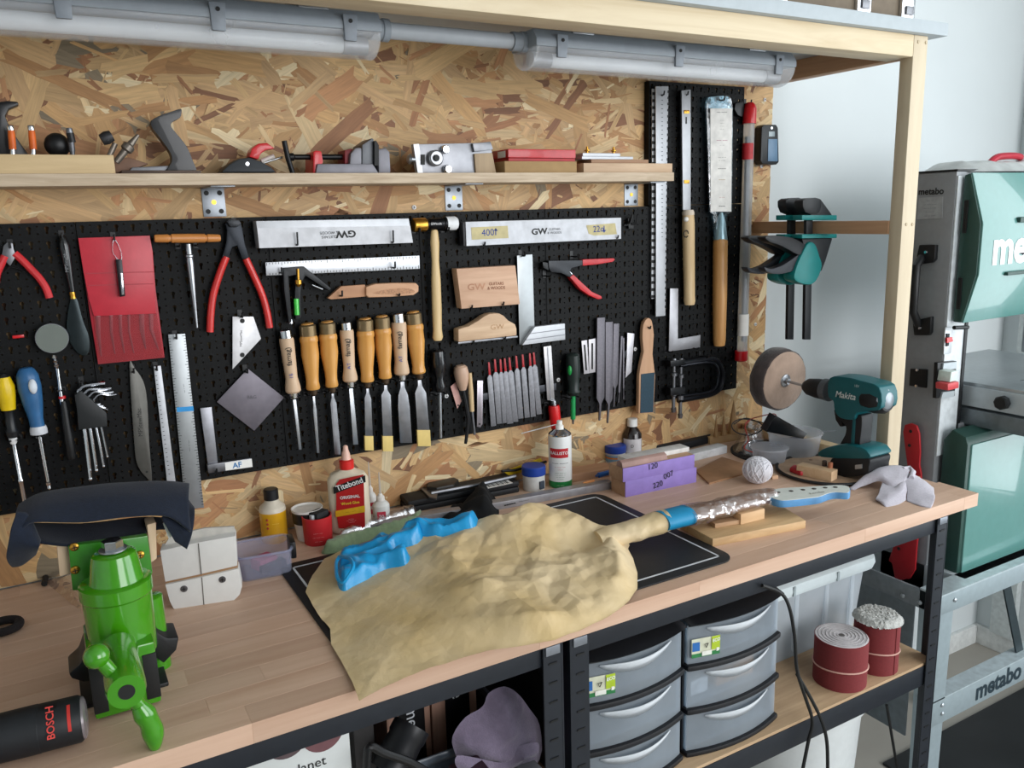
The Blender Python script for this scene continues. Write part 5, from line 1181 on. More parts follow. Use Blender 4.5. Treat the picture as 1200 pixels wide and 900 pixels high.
t, c, r, H, v2, s = jar('small jar with blue lid and printed label beside dark bottle', 721, 545, 25, 521, 529, M('#c9ccd0', .4)); turn(c + Vector((0, 0, H * .2)), [(0, r * 1.01), (H * .6, r * 1.01)], 30).build('label', M('#6f97b4', .5), t); turn(c + Vector((0, 0, H * .5)), [(0, r * 1.015), (H * .15, r * 1.015)], 30).build('label_stripe', M('#c9762c', .5), t)
# ---- spray can
t = ttop('spray_can', 'white aerosol oil can with red logo and thin spray straw', 'spray can', 657, 574); c, r = stand(657, 573, 27.5); H = zat(c, 657, 509) - BZ
turn(c, [(0, r * .9), (.002, r), (H * .135, r)], 36).build('green_base', M('#1c7a3c', .4), t); turn(c + Vector((0, 0, H * .135)), [(0, r), (H * .84, r), (H * .865, r * .97)], 36).build('can_body', M('#dcdcda', .3, var=.02), t)
turn(c + Vector((0, 0, H)), [(0, r * .98), (.003, r * .98), (.006, r * .85), (.012, r * .5), (.013, r * .45)], 30).build('can_dome', CHROME, t); top = c + Vector((0, 0, H + .010))
turn(top, [(0, .009), (.010, .0085), (.012, .006), (.020, .006), (.021, .005)], 18).build('spray_head', PAPER, t)
v2 = (CAMP - c); v2.z = 0; v2.normalize(); s = Vector((-v2.y, v2.x, 0))
zt_ = top.z + .013; r1 = ray(611, 508); tt = (c - CAMP).length / r1.length * .985; G().tube([top + Vector((0, 0, .014)), CAMP + r1 * tt], .0011, 6).build('straw', WHITE, t)
def arcpatch(c, r, a0, a1, z0, z1, n=10):
    g = G(); b0 = math.atan2(v2.y, v2.x)
    for i in range(n + 1):
        a = b0 + a0 + (a1 - a0) * i / n; dv = Vector((math.cos(a), math.sin(a), 0)); g.v += [c + dv * r + Vector((0, 0, z0)), c + dv * r + Vector((0, 0, z1))]
    for i in range(n): g.f.append((2 * i, 2 * i + 2, 2 * i + 3, 2 * i + 1))
    return g
arcpatch(c, r + .0004, -.95, .75, H * .60, H * .78).build('red_logo', M('#b8202a', .45), t)
def arctext(sx, z, size, m, lim):
    o = txt(sx, Vector(c), s, Z_, size, m, t, bold=.01); org = ORG[t.name]; b0 = math.atan2(v2.y, v2.x)
    for vtx in o.data.vertices:
        p = vtx.co + org - c; a = p.dot(s) / r; dv = Vector((math.cos(b0 + a), math.sin(b0 + a), 0)); vtx.co = c + dv * (r + .0008) + Vector((0, 0, p.z + z)) - org
arctext('BALLISTOL', H * .69, .0092, WHITE, 1); arctext('------ --------', H * .50, .0075, INK, 1); arctext('-- ----- ----\n------', H * .40, .0055, M('#b8303a', .5), 1); arctext('------ ----- ---\n----- ------ ---\n--- ---- ---\n-- ------', H * .25, .0046, GREEND, 1); arctext('---- -----', H * .07, .005, M('#cfe3c4', .5), 1)
# ---- dark bottle with white cap
t = ttop('dropper_bottle', 'dark brown glass bottle with white label and white cap', 'bottle', 741, 533); c, r = stand(741, 541, 22); H = zat(c, 741, 499) - BZ
turn(c, [(0, r * .94), (.002, r), (H * .78, r), (H * .9, r * .7), (H, r * .42)]).build('bottle_body', M('#1d1210', .15, coat=.4), t); turn(c + Vector((0, 0, H)), [(0, r * .55), (.018, r * .52), (.0185, r * .46)], 20).build('cap', M('#dcdcda', .45), t)
v2 = (CAMP - c); v2.z = 0; v2.normalize(); s = Vector((-v2.y, v2.x, 0)); arcpatch(c, r + .0004, -1.2, 1.2, H * .18, H * .66).build('label', M('#d2cfd2', .6), t); txt('D', c + v2 * (r + .001) + Vector((0, 0, H * .46)), s, Z_, .010, INK, t); txt('-----', c + v2 * (r + .001) + Vector((0, 0, H * .32)), s, Z_, .006, M('#77777c', .6), t)
# ---- purple sanding blocks
vp = VP((733, 583), (816, 565)); PU = M('#8e78bd', .6, var=.06); a, b, d, n = bframe((733, 583), (816, 565))
zm = vp.p(775, 556).z - BZ; zt = vp.p(772, 541).z - BZ
for nm, z0, h, sh_, lbl, tx_ in (('sanding_block', 0, zm, 0, 'lower purple fronted sanding block marked 007 and 220', (('007', (775, 561), (792, 552.5)), ('220', (760, 572), (782, 564)))), ('sanding_block', zm, zt - zm, .012, 'upper purple fronted sanding block marked 120', (('120', (754, 549.5), (776, 543.5)),))):
    t = thing(nm, lbl, 'sanding block', a + Vector((0, 0, z0)), 'purple sanding blocks'); s0 = -d * (.006 if z0 else 0)
    A_, B_ = a + s0 + Vector((0, 0, z0)), b + s0 + Vector((0, 0, z0)); C_, D_ = A_ + n * .002, B_ + n * .002
    G().prism([A_, B_, D_, C_], (0, 0, h)).build('purple_face', PU, t, bev=.0004); G().prism([C_, D_, D_ + n * .05, C_ + n * .05], (0, 0, h - .0004)).build('wood_body', WOOD('#a57f60', '#bf9a78', 'X'), t, bev=.0006)
    for sx, p0, p1 in tx_: vp.text(sx, p0, p1, .0175, INK, t, off=.001, free=1)
zt += BZ
o = G().prism([q + Vector((0, 0, zt - BZ)) for q in (a + n * .025 + d * .02, b + n * .025, b + n * .058, a + n * .058 + d * .02)], (0, 0, .010)).build('white_block', M('#cfcbc6', .5), bev=.001); tag(o, 'white foam block lying on the purple sanding blocks', 'block')
t = thing('leather_roll', 'pink brown half round block on top of purple blocks', 'block', a + Vector((0, 0, zt - BZ)))
pr = [(0.002, 0), (.024, 0), (.024, .004), (.021, .011), (.013, .0145), (.005, .011), (.002, .004)]
G().prism([a + n * u + Vector((0, 0, zt - BZ + w_)) - d * .006 for u, w_ in pr], d * .115).build('rounded_bar', M('#9c7d74', .6, var=.15, scale=30), t, bev=.001)
# ---- MDF plate, twine ball, long white box
P = [atZ(*q) for q in ((815, 553), (846, 537), (872, 545), (870, 557), (831, 568))]; o = G().prism(P, (0, 0, .004)).build('mdf_plate', M('#a47a58', .7, var=.08), bev=.0006); tag(o, 'small brown hardboard plate beside the twine ball', 'board')
t = ttop('twine_ball', 'ball of white string on the bench', 'ball', 887, 570); c, r = stand(887, 571, 35); c = c + Vector((0, 0, r * .9)); G().sph(c, r * .96, 20, (1, 1, .92)).build('core', M('#cfcdd2', .8), t)
g = G(); rt = random.Random(3)
for k_ in range(26):
    ax = Vector((rt.uniform(-1, 1), rt.uniform(-1, 1), rt.uniform(-.5, .5))).normalized(); u = ax.orthogonal().normalized(); w_ = ax.cross(u); of = rt.uniform(-.45, .45) * r; rr_ = math.sqrt(r * r * .96 - of * of)
    g.tube([c + Vector(((q.x), (q.y), q.z * .92)) for q in [ax * of + (u * math.cos(i * .2618) + w_ * math.sin(i * .2618)) * rr_ for i in range(24)]], .0011, 5, True)
g.build('string_windings', M('#dddbe0', .85), t, kind='stuff')
t = ttop('long_box', 'long white cardboard box behind the hardboard plate', 'box', 830, 535); bquad((812, 541), (852, 531), .03, .019).build('box_body', M('#cfd0d2', .6), t, bev=.001); vp = VP((812, 541), (852, 531)); vp.text('------- --- -----', (822, 532), (848, 526.5), .004, M('#77787c', .6), t, off=.0005, free=1)
t = ttop('black_strip', 'black cloth strip lying along the wall behind white box', 'strip', 800, 525); G().prism([atZ(*q, BZ) for q in ((765, 530), (795, 529), (834, 519), (836, 512), (800, 516), (775, 523))], (0, 0, .018)).build('cloth_strip', M('#1b1c20', .7), t, bev=.004)
# ---- wood spikes on a block
t = ttop('spike_block', 'rough wooden block at the wall carrying wooden spikes', 'wood block', 850, 520); a, b, d, n = bframe((832, 521), (880, 514)); G().prism([a, b, b + n * .05, a + n * .05], (0, 0, .018)).build('block_body', WOOD('#a98559', '#c4a173', 'X'), t, bev=.0015); zs_ = BZ + .018
for lb, px, py, top_, w_ in (('tall wooden cone spike, tallest of the three', 859, 503, 469, 13), ('thin wooden spike between the other two', 848, 505, 484, 7), ('short ragged wooden spike at left', 839, 507, 486, 6)):
    c = Vector((atY(px, py, -.03).x, -.03, zs_)); h = atY(px, top_, -.03).z - zs_; r = w_ / 2 * (c - CAMP).dot(FWD) / F; o = G().lathe(c, c + Vector((0, 0, h)), [(0, r), (.5, r * .55), (1, .0008)], 7).build('wood_spike', WOOD('#8f6c45', '#b08a5c', 'Z'), smooth=0); tag(o, lb, 'spike', 'wooden spikes')
o = bquad((878, 513), (898, 510), .03, .03).build('wood_offcut', WOOD('#a98055', '#c49b6c', 'X'), bev=.001); tag(o, 'small wood offcut right of the spikes', 'wood block')
# ---- black cork disc tray, tubs, phone, wires
def disc(name, label, cx, cy, rx, m, rimm=None, z0=BZ, h=.004):
    c = atZ(cx, cy, z0); t = thing(name, label, 'tray', c); turn(c, [(0, rx), (h, rx)], 48).build('disc', m, t)
    if rimm: G().tube([c + Vector((math.cos(a) * rx, math.sin(a) * rx, h)) for a in [i * 2 * math.pi / 48 for i in range(48)]], .0035, 8, True).build('rim', rimm, t)
    return t
disc('cork_coaster', 'round black rubber coaster under the clear tubs', 906, 530, .10, M('#1a1b1d', .7)); disc('round_tray', 'round wooden tray with black rim under the drill', 968, 552, .105, M('#b3967c', .6), M('#141416', .6), BZ + .001)
CT = GLASSY('#f4f6fa', .08, .30, .55); ZT = BZ + .0045
def rtub(name, label, px, py, w_, ytop, z0, lid):
    t = thing(name, label, 'tub', atZ(px, py, z0)); c, r = stand(px, py, w_, z0); H = zat(c, px, ytop) - z0
    turn(c, [(0, r * .88), (.002, r * .9), (H, r), (H, r * .97), (.003, r * .87), (.0025, .001)], 36).build('tub_body', CT, t); G().tube([c + Vector((math.cos(a) * r * 1.03, math.sin(a) * r * 1.03, H)) for a in [i * 2 * math.pi / 40 for i in range(40)]], .0018, 8, True).build('rim', CT, t)
    if lid: turn(c + Vector((0, 0, H)), [(0, r * 1.02), (.002, r * 1.0), (.0025, r * .9)], 36).build('lid', CT, t)
    G().sph(c + Vector((0, 0, H * .35)), r * .7, 12, (1, 1, .35)).build('dark_contents', M('#3a3d4c', .8), t); return t
rtub('small_tub', 'small clear round tub with a lid beside the twine ball', 901, 545, 42, 524, ZT, True); rtub('large_tub', 'larger clear tub with dark parts and phone, behind small one', 930, 538, 62, 506, ZT, False)
t = thing('black_phone', 'black slab phone tilted inside the larger clear tub', 'phone', atX(925, 505, 1.33)); pp = [atY(898, 506, -.26), atY(909, 487, -.26), atY(946, 508, -.26), atY(941, 514, -.26)]; G().prism(pp, (.012, .03, 0)).build('phone_body', M('#2c2d32', .35), t, bev=.001); G().prism([p + Vector((0, -.0006, 0)) for p in pp], (0, .0006, 0)).build('screen', M('#0b0b0e', .2), t)
for lb, m, pts in (('black cable looping behind the clear tubs', INK, [(860, 497), (875, 490), (895, 500), (880, 510), (862, 506), (858, 497), (870, 491), (897, 496)]), ('thin red cable curling beside the clear tubs', M('#7c2c22', .5), [(873, 497), (880, 491), (905, 485), (910, 488)]), ('thin red cable hanging down into the small tub', M('#8c3022', .5), [(880, 491), (873, 500), (877, 515), (872, 525), (882, 530)]), ('short grey cable ending right of larger tub', M('#6a6c72', .5), [(958, 512), (965, 506), (980, 505)])):
    o = G().tube([atY(*q, -.2) for q in sp2(pts, 5, False)], .0013, 6).build('cable', m); tag(o, lb, 'cable')
t = ttop('plastic_bag', 'crumpled clear plastic bag left of the small tub', 'plastic bag', 880, 525); P = [(p.x, p.y) for p in (atZ(*q, ZT) for q in sp2([(860, 530), (862, 518), (880, 512), (897, 515), (900, 528), (880, 534)], 3))]
heap(P, lambda x, y, d: .045 * sst(0, .025, d) * (.7 + .6 * vor(x, y, 40, 2)), .004, ZT).build('film', FILMM(fac=.28, rough=.2), t, smooth=1.)
# wood block with dowels
t = ttop('dowel_block', 'pale wooden block with two short dowels on the tray', 'wood block', 960, 560); zt_ = BZ + .0055; A_ = atZ(933, 556, zt_); B_ = atZ(974, 565, zt_); bquad(tuple(A_), tuple(B_), .028, .022, zt_).build('block_body', WOOD('#c6a27c', '#dabb96', 'X'), t, bev=.001)
for px, py, m in ((966, 546, '#3a2c24'), (973, 548, '#a86a4c')):
    c = atZ(px, py, zt_ + .022); turn(c, [(0, .005), (.011, .005), (.012, .0042)], 14).build('dowel', M(m, .6), t)
c = atZ(950, 539, zt_ + .0222); turn(c, [(0, .004), (.0004, .004)], 12).build('hole', M('#7a5c44', .7), t)
o = G().prism([atZ(*q, zt_) for q in ((925, 553), (930, 549), (947, 552), (947, 557), (938, 558))], (0, 0, .010)).build('red_clip', M('#b3222a', .45), bev=.003); tag(o, 'small red plastic clip on the tray before the block', 'clip')
o = bquad((905, 562), (912, 561), .02, .008).build('wood_chip', BEECHX, bev=.001); tag(o, 'tiny wooden wedge right of the twine ball', 'wood block')

# ---- cordless drill with buffing wheel (profile runs towards the wall, along y)
XD = 1.485
def xpl(pxs, th, g=None, off=0.): return (g or G()).prism([atX(x, y, XD - th / 2 + off) for x, y in pxs], (th, 0, 0))
t = thing('cordless_drill', 'teal and black cordless drill standing on its battery', 'drill', (XD, -.36, BZ + .006))
DT = M('#0c5a60', .4, var=.06); DB = M('#15171a', .55, var=.1)
xpl(sp2([(972, 443), (990, 442), (1008, 446), (1030, 454), (1032, 478), (1018, 482), (1004, 484), (1000, 492), (985, 490), (978, 482), (976, 470), (970, 464)], 3), .052).build('motor_housing', DT, t, bev=.010, seg=3)
G().lathe(atX(1016, 466, XD), atX(1041, 470, XD), [(0, .026), (.1, .029), (.5, .030), (.85, .028), (1, .022)], 24).build('rear_cap', DB, t); G().lathe(atX(1037, 469, XD), atX(1043, 470.5, XD), [(0, .028), (.5, .024), (1, .012)], 24).build('end_cap', M('#8f959b', .35, .5), t)
G().lathe(atX(942, 452, XD), atX(968, 457, XD), [(0, .006), (.06, .012), (.25, .019), (.6, .022), (1, .023)], 24).build('chuck', DB, t); G().lathe(atX(966, 456, XD), atX(973, 457.5, XD), [(0, .024), (1, .025)], 24).build('clutch_ring', M('#5a5e62', .5), t)
xpl(sp2([(978, 484), (1004, 486), (1010, 490), (1008, 515), (1005, 525), (984, 524), (990, 510), (991, 500), (984, 492)], 3), .036).build('handle', DB, t, bev=.010, seg=3); xpl([(999, 486), (1003, 486), (1001, 524), (996, 524)], .038).build('handle_inset', DT, t, bev=.003)
xpl([(977, 480), (982, 484), (988, 500), (984, 500), (979, 492)], .018).build('trigger', BLACK, t, bev=.002)
xpl(sp2([(962, 527), (985, 521), (1008, 524), (1017, 530), (1016, 538), (962, 536)], 3), .07).build('battery_plate', DT, t, bev=.006); xpl(sp2([(974, 537), (1016, 536), (1018, 548), (1013, 557), (978, 558)], 3), .068).build('battery', DB, t, bev=.006)
G().prism([atX(x, y, XD - .0365) for x, y in ((1002, 545), (1010, 544), (1010, 549), (1002, 550))], (.002, 0, 0)).build('battery_clip', M('#9aa0a8', .3, .6), t)
a, b = atX(977, 461.5, XD - .0265), atX(1004, 466, XD - .0265); txt('Makita', (a + b) / 2, b - a, Z_, .0195, M('#d8e0de', .5), t, bold=.01, shear=.25); a, b = atX(999, 451.5, XD - .0265), atX(1009, 453.5, XD - .0265); txt('18V', (a + b) / 2, b - a, Z_, .008, M('#b8c8c6', .5), t)
t = thing('buffing_wheel', 'round stitched cloth buffing wheel with dark worn rim, in drill', 'buffing wheel', atX(917, 478, XD)); cw = atX(920, 446, XD); ax = (atX(942, 452, XD) - cw).normalized(); R_ = .074
prof = [(0, .02), (.02, R_ * .9), (.10, R_ * .99), (.5, R_), (.9, R_ * .99), (.97, R_ * .95), (1, R_ * .9)]
g = G().lathe(cw - ax * .045, cw, prof, 40)
for k_, v_ in enumerate(g.v):
    rr_ = (v_ - cw) - ax * (v_ - cw).dot(ax)
    if rr_.length > R_ * .6: g.v[k_] = v_ + rr_.normalized() * .003 * nz(v_.x * 3 + v_.z, v_.y + v_.z, 60, 2)
g.build('dark_rim', M('#3c3230', .95, var=.35, scale=40, bump=.6, sheen=.4), t, smooth=1.2)
G().lathe(cw - ax * .002, cw + ax * .001, [(0, R_ * .94), (.5, R_ * .93), (1, R_ * .90)], 40).build('cloth_face', M('#a8907f', .95, var=.18, scale=22, bump=.6, sheen=.4), t)
G().lathe(cw + ax * .0005, cw + ax * .004, [(0, .016), (.6, .015), (1, .010)], 24).build('washer', STEEL, t); G().lathe(cw + ax * .003, cw + ax * .011, [(0, .008), (1, .0075)], 6).build('nut', STEEL, t); G().lathe(cw + ax * .01, atX(943, 452.2, XD), [(0, .0032), (1, .0032)], 12).build('arbor', STEEL, t)

# ---- trigger clamps on the rail
def clamp(lb, Y, dx, dark):
    t = thing('bar_clamp', lb, 'clamp', (1.545, Y, 1.21), 'green trigger clamps')
    def yp(pxs, th, off=0): return G().prism([atY(x + dx, y, Y - th / 2 + off) for x, y in pxs], (0, th, 0))
    K = M('#15171b', .45); TC = M('#0d7a78', .4, var=.05)
    g = yp([(925.5, 240), (933, 240), (930, 398), (923, 398)], .008); g.build('bar', K, t, bev=.0005)
    yp(sp2([(921, 235), (930, 232), (942, 233), (942, 246), (936, 251), (924, 249)], 2), .026).build('fixed_head', K, t, bev=.003); yp([(930, 235), (942, 233), (955, 251), (955, 257), (930, 257)], .024).build('upper_jaw', K, t, bev=.003)
    yp([(920, 252), (961, 252), (961, 258), (920, 258)], .028).build('jaw_pad', TC, t, bev=.002); yp([(920, 274.5), (961, 274), (961, 279), (920, 279.5)], .028).build('jaw_pad', TC, t, bev=.002)
    yp([(920, 280), (956, 279), (948, 305), (943, 318), (930, 315)], .022).build('lower_jaw', K, t, bev=.003)
    yp(sp2([(928, 284), (936, 286), (941, 300), (944, 312), (938, 328), (930, 334), (918, 332), (911, 326), (914, 312), (920, 298)], 3), .034).build('body', TC, t, bev=.006)
    yp(sp2([(877, 278), (886, 276), (900, 277), (915, 281), (928, 291), (924, 299), (914, 298), (905, 293), (893, 287), (883, 284)], 3), .026).build('grip', K, t, bev=.005); yp(sp2([(876, 313), (884, 315), (897, 311), (911, 302), (922, 295), (925, 302), (912, 316), (895, 321), (880, 319)], 3), .02).build('trigger', M('#2a2d33', .45), t, bev=.004)
    return t
clamp('trigger bar clamp nearer the wall, its twin in front', -.146, 0, 1); clamp('trigger bar clamp nearer the post, in front of its twin', -.198, 20, 0)
# ================================================================== VISE AND NEIGHBOURS
t = thing('bench_vise', 'bright green cast iron vise with double ended crank handle', 'vise', (.03, -.45, BZ))
def yq(pxs, Y, th): return G().prism([atY(x, y, Y) for x, y in pxs], (0, th, 0))
GV = GREEN; BK_ = M('#141517', .5, var=.2)
cv = atY(139, 722, -.495); cx_ = cv.x + .003; cy_ = -.45
zz = lambda px, py, Y: atY(px, py, Y).z
zb0, zb1 = zz(137, 757, -.495), zz(137, 693, -.49)
turn(Vector((cx_, cy_, zb0 - .03)), [(0, .038), (.03 + (zb1 - zb0) * .7, .0395), (.03 + (zb1 - zb0) * .74, .0415), (.03 + (zb1 - zb0) * .97, .0415), (.03 + zb1 - zb0, .038)], 40).build('swivel_collar', GV, t)
zb2 = zz(128, 652, -.47)
turn(Vector((cx_ + .002, cy_, zb1 - .002)), [(0, .032), (.008, .0300), ((zb2 - zb1) * .75, .027), ((zb2 - zb1) * .95, .025), (zb2 - zb1, .021)], 32).build('boss', GV, t)
bz_ = Vector((cx_ + .002, cy_, zb2)); turn(bz_, [(0, .016), (.002, .016)], 24).build('washer', STEEL, t); turn(bz_ + Vector((0, 0, .002)), [(0, .0125), (.010, .0125), (.011, .011)], 6).build('bolt_head', CHROME, t)
for pxs, Y in (([(80, 640), (130, 634), (173, 628), (179, 672), (168, 676), (166, 690), (85, 692), (82, 660)], -.415),): yq(pxs, Y, .012).build('jaw_plate', M('#2f7a16', .3, coat=.5), t, bev=.001)
for px, py in ((87, 641), (88, 668), (164, 650)):
    q = atY(px, py, -.4155); s_ = G().lathe(q - Vector((0, .003, 0)), q, [(0, .003), (.5, .005), (1, .0055)], 14).build('brass_screw', BRASS, t); G().box(q - Vector((0, .0032, 0)), (.006, .0006, .001)).box(q - Vector((0, .0032, 0)), (.001, .0006, .006)).build('cross_slot', INK, s_)
yq([(66, 638), (80, 640), (84, 672), (70, 676)], -.40, .03).build('wood_pad', PALEZ, t, bev=.002); yq([(172, 615), (183, 612), (184, 655), (177, 660)], -.40, .03).build('wood_pad', PALEZ, t, bev=.002)
x0_, x1_ = atY(104, 790, -.5).x, atY(186, 790, -.5).x; xm = (x0_ + x1_) / 2
G().bb(x0_, x1_, -.5, -.40, BZ + .004, zb0 - .004).build('lower_body', GV, t, bev=.004)
for s_ in (0, 1):
    xa = x0_ if s_ == 0 else x1_ - .016; G().bb(xa, xa + .016, -.5015, -.47, BZ + .012, zb0 - .018).build('guide_recess', INK, t, bev=.001)
w1 = [(104, 735), (100, 760), (94, 778), (80, 790), (84, 796), (98, 800), (108, 799), (110, 760)]; yq(w1, -.45, .05).build('base_wing', BK_, t, bev=.006)
w2 = [(180, 735), (186, 742), (196, 748), (210, 747), (207, 762), (192, 778), (184, 772), (180, 760)]; yq(w2, -.43, .05).build('base_wing', BK_, t, bev=.006)
turn(Vector((xm + .045, -.40, BZ)), [(0, .016), (zb0 - BZ + .012, .015), (zb0 - BZ + .014, .012)], 20).build('lock_boss', GV, t)
G().bb(xm - .05, xm + .05, -.46, -.36, BZ, BZ + .006).build('base_plate', BK_, t, bev=.002)
hc = atY(148.5, 811, -.612); G().lathe((hc.x + .001, -.50, hc.z), (hc.x, -.612, hc.z), [(0, .018), (.06, .0205), (.94, .0205), (1, .019)], 28).build('screw_hub', GV, t)
G().lathe((hc.x, -.6105, hc.z), (hc.x, -.6126, hc.z), [(0, .0085), (1, .0085)], 18).build('hub_hole', INK, t)
YH = -.588
g = G().tube([atY(x, y, YH) for x, y in ((114, 770), (128, 785), (146, 805), (162, 825), (168, 836))], .0078, 16)
g.sph(atY(113, 769, YH), .0135, 20); g.build('crank_handle', GV, t)
G().tube([atY(x, y, YH) for x, y in spline([(163, 828, 0), (170, 838, 0), (177, 852, 0), (181, 866, 0), (182, 879, 0)], 4) for x, y in [(x, y)]] if False else [atY(p.x, p.y, YH) for p in spline([(162, 826, 0), (169, 836, 0), (176, 848, 0), (180, 862, 0), (182, 880, 0)], 4)], [.0082, .009, .0100, .0112, .0122, .0122, .0116, .0112, .0112, .0116, .0120, .0120, .0114, .0100, .0082, .006, .002], 18).build('handle_grip', GV, t)
# ---- navy cloth over the vise jaws
NV = M('#0d1626', .95, var=.2, scale=200, bump=.4, sheen=.08)
t = thing('shop_cloth', 'folded navy blue cloth draped over the vise jaws', 'cloth', atY(120, 640, -.40))
def sheet(rows, Ys, name, mat, thick=.003):
    """rows of pixel curves, each at its own depth, lofted into a cloth sheet"""
    n = 28; R_ = []
    for r, Y in zip(rows, Ys):
        c = sp2(r, 10, False); R_.append([atY(*c[int(i * (len(c) - 1) / n)], Y[0] + (Y[1] - Y[0]) * i / n if isinstance(Y, tuple) else Y) for i in range(n + 1)])
    fin = []
    for i in range(n + 1): fin.append(spline([r[i] for r in R_], 6))
    g = G(); m = len(fin[0]); g.v = [p + Vector((0, .0025 * noise.noise(p * 30), .002 * noise.noise(p * 22 + Vector((5, 0, 0))))) for c in fin for p in c]
    for i in range(n):
        for j in range(m - 1): g.f.append((i * m + j, (i + 1) * m + j, (i + 1) * m + j + 1, i * m + j + 1))
    o = g.build(name, mat, t, smooth=1.2); md = o.modifiers.new('thickness', 'SOLIDIFY'); md.thickness = thick; return o
sheet([[(28, 600), (50, 585), (90, 577), (140, 571), (190, 570), (220, 572)], [(23, 590), (48, 578), (95, 570), (150, 565), (195, 564), (222, 567)], [(18, 605), (45, 592), (95, 585), (150, 580), (195, 580), (221, 584)], [(22, 622), (40, 610), (95, 612), (150, 604), (195, 604), (224, 624)]], [-.33, -.355, -.395, -.42], 'outer_fold', NV)
sheet([[(28, 612), (60, 612), (110, 612), (160, 606), (200, 607), (222, 618)], [(30, 622), (70, 630), (110, 630), (150, 626), (168, 622), (172, 621)], [(48, 634), (80, 638), (110, 638), (150, 635), (168, 632), (172, 631)]], [-.36, -.395, -.412], 'inner_fold', M('#0a1120', .95, bump=.4, scale=200, sheen=.05))
sheet([[(20, 600), (34, 604), (48, 632)], [(12, 625), (26, 632), (46, 640)], [(8, 655), (22, 650), (44, 646)], [(14, 664), (26, 662), (42, 650)]], [-.41, -.425, -.415, -.39], 'hanging_corner', NV)
sheet([[(210, 570), (226, 592)], [(206, 600), (228, 597)], [(190, 605), (226, 622)], [(205, 635), (219, 644)]], [-.36, -.385, -.41, -.41], 'tail', NV)
yq([(191, 614), (196, 608), (207, 621), (198, 632)], -.40, .002).build('care_tag', WHITE, t)
# ---- battery tool, ring, bag
t = ttop('battery_tool', 'black cylindrical cordless tool body with red stripe, lower left', 'power tool', 60, 880)
rz_ = .027; A_ = atZ(-40, 875, BZ + rz_); B_ = atZ(97, 841, BZ + rz_); L_ = (B_ - A_).length
pr = [(0, rz_ * .9), (.02, rz_ * .97), (.5, rz_), (.62, rz_), (.625, rz_ * .985), (.97, rz_ * .98), (1, rz_ * .9)]
G().lathe(A_, B_, pr, 36).build('tool_body', M('#17191d', .55, var=.15), t); dT = (B_ - A_).normalized(); G().lathe(B_, B_ + dT * .004, [(0, rz_ * .9), (.6, rz_ * .86), (1, rz_ * .7)], 30).build('end_lens', M('#8f868a', .25, .3), t)
def bandp(t0, t1, a0, a1, m, nm):
    side = Z_.cross(dT).normalized(); g = G(); n = 10
    if side.y > 0: side = -side
    for i in range(n + 1):
        a = a0 + (a1 - a0) * i / n; dv = Z_ * math.cos(a) + side * math.sin(a); g.v += [A_ + dT * L_ * t0 + dv * (rz_ * .993), A_ + dT * L_ * t1 + dv * (rz_ * .993)]
    for i in range(n): g.f.append((2 * i, 2 * i + 1, 2 * i + 3, 2 * i + 2))
    g.build(nm, m, t)
bandp(.885, .915, .35, 1.5, M('#d0352e', .5), 'red_stripe'); bandp(.64, .80, -.2, .35, M('#0e0f12', .5), 'rubber_pad')
sd = Z_.cross(dT); sd = -sd if sd.y > 0 else sd; av = (Z_ * math.cos(.95) + sd * math.sin(.95)).normalized(); tu = dT.cross(av); txt('BOSCH', A_ + dT * L_ * .745 + av * rz_ * 1.0, -dT.cross(av) if dT.cross(av).z < 0 else dT.cross(av), -dT, .011, M('#d8443c', .5), t, bold=.015, depth=.0016)
o = G().tube([atZ(3, 734, BZ + .008) + Vector((.022 * math.cos(a), .021 * math.sin(a), 0)) for a in [i * 2 * math.pi / 28 for i in range(28)]], .0065, 10, True).build('rubber_ring', M('#171112', .9, bump=.4), ); tag(o, 'thick black fabric ring on the bench at left edge', 'ring')
t = ttop('zip_bag', 'small clear zip bag with black end behind the vise', 'plastic bag', 75, 690); P = [(p.x, p.y) for p in (atZ(*q) for q in sp2([(53, 680), (66, 668), (92, 680), (97, 705), (92, 714), (70, 697)], 2))]
heap(P, lambda x, y, d: .012 * sst(0, .012, d) * (.6 + vor(x, y, 45, 2)), .004, BZ).build('film', FILMM(fac=.35), t, smooth=1.); G().tube([atZ(*q, BZ + .006) for q in ((52, 684), (54, 674), (68, 668))], .005, 8).build('black_end', INK, t)

# ================================================================== THINGS ON THE WALL SHELF
def st_(name, label, cat, px): return thing(name, label, cat, Vector((atY(px, 200, -.06).x, -.06, ZS)))
def sy(pxs, Y, th, sm=0): return G().prism([atY(x, y, Y) for x, y in (sp2(pxs, sm) if sm else pxs)], (0, th, 0))
o = G().bb(-.3, atY(134, 190, -.112).x, -.112, -.095, ZS, atY(60, 181, -.112).z).build('wood_plank', WOOD('#b59a70', '#cdb388', 'X'), bev=.001); tag(o, 'pale plank offcut standing on edge at left of shelf', 'board')
t = st_('hand_plane', 'hand plane with curved black handle, middle left of shelf', 'plane', 205)
sy([(176, 145), (186, 136), (200, 131), (211, 127.5), (213, 130), (211, 138), (202, 143), (201, 149), (210, 160), (219, 172), (225, 186), (229, 203), (196, 203), (201, 190), (200, 180), (190, 165)], -.065, .022, 3).build('tote', M('#0c0d10', .4, var=.1, coat=.2), t, bev=.007, seg=3)
G().bb(atY(140, 200, -.06).x, atY(232, 200, -.06).x, -.09, -.03, ZS, ZS + .006).build('sole', M('#4a3a30', .5, .3), t, bev=.001); sy([(155, 196), (200, 194), (226, 202), (150, 202)], -.055, .02).build('iron', STEELD, t, bev=.001)
t = st_('block_plane', 'small black block plane with red lever cap', 'plane', 292); sy([(259, 202), (268, 193), (280, 186), (292, 184.5), (306, 189), (318, 196), (324, 202)], -.08, .045, 0).build('body', M('#23272b', .5, .3, var=.15), t, bev=.003)
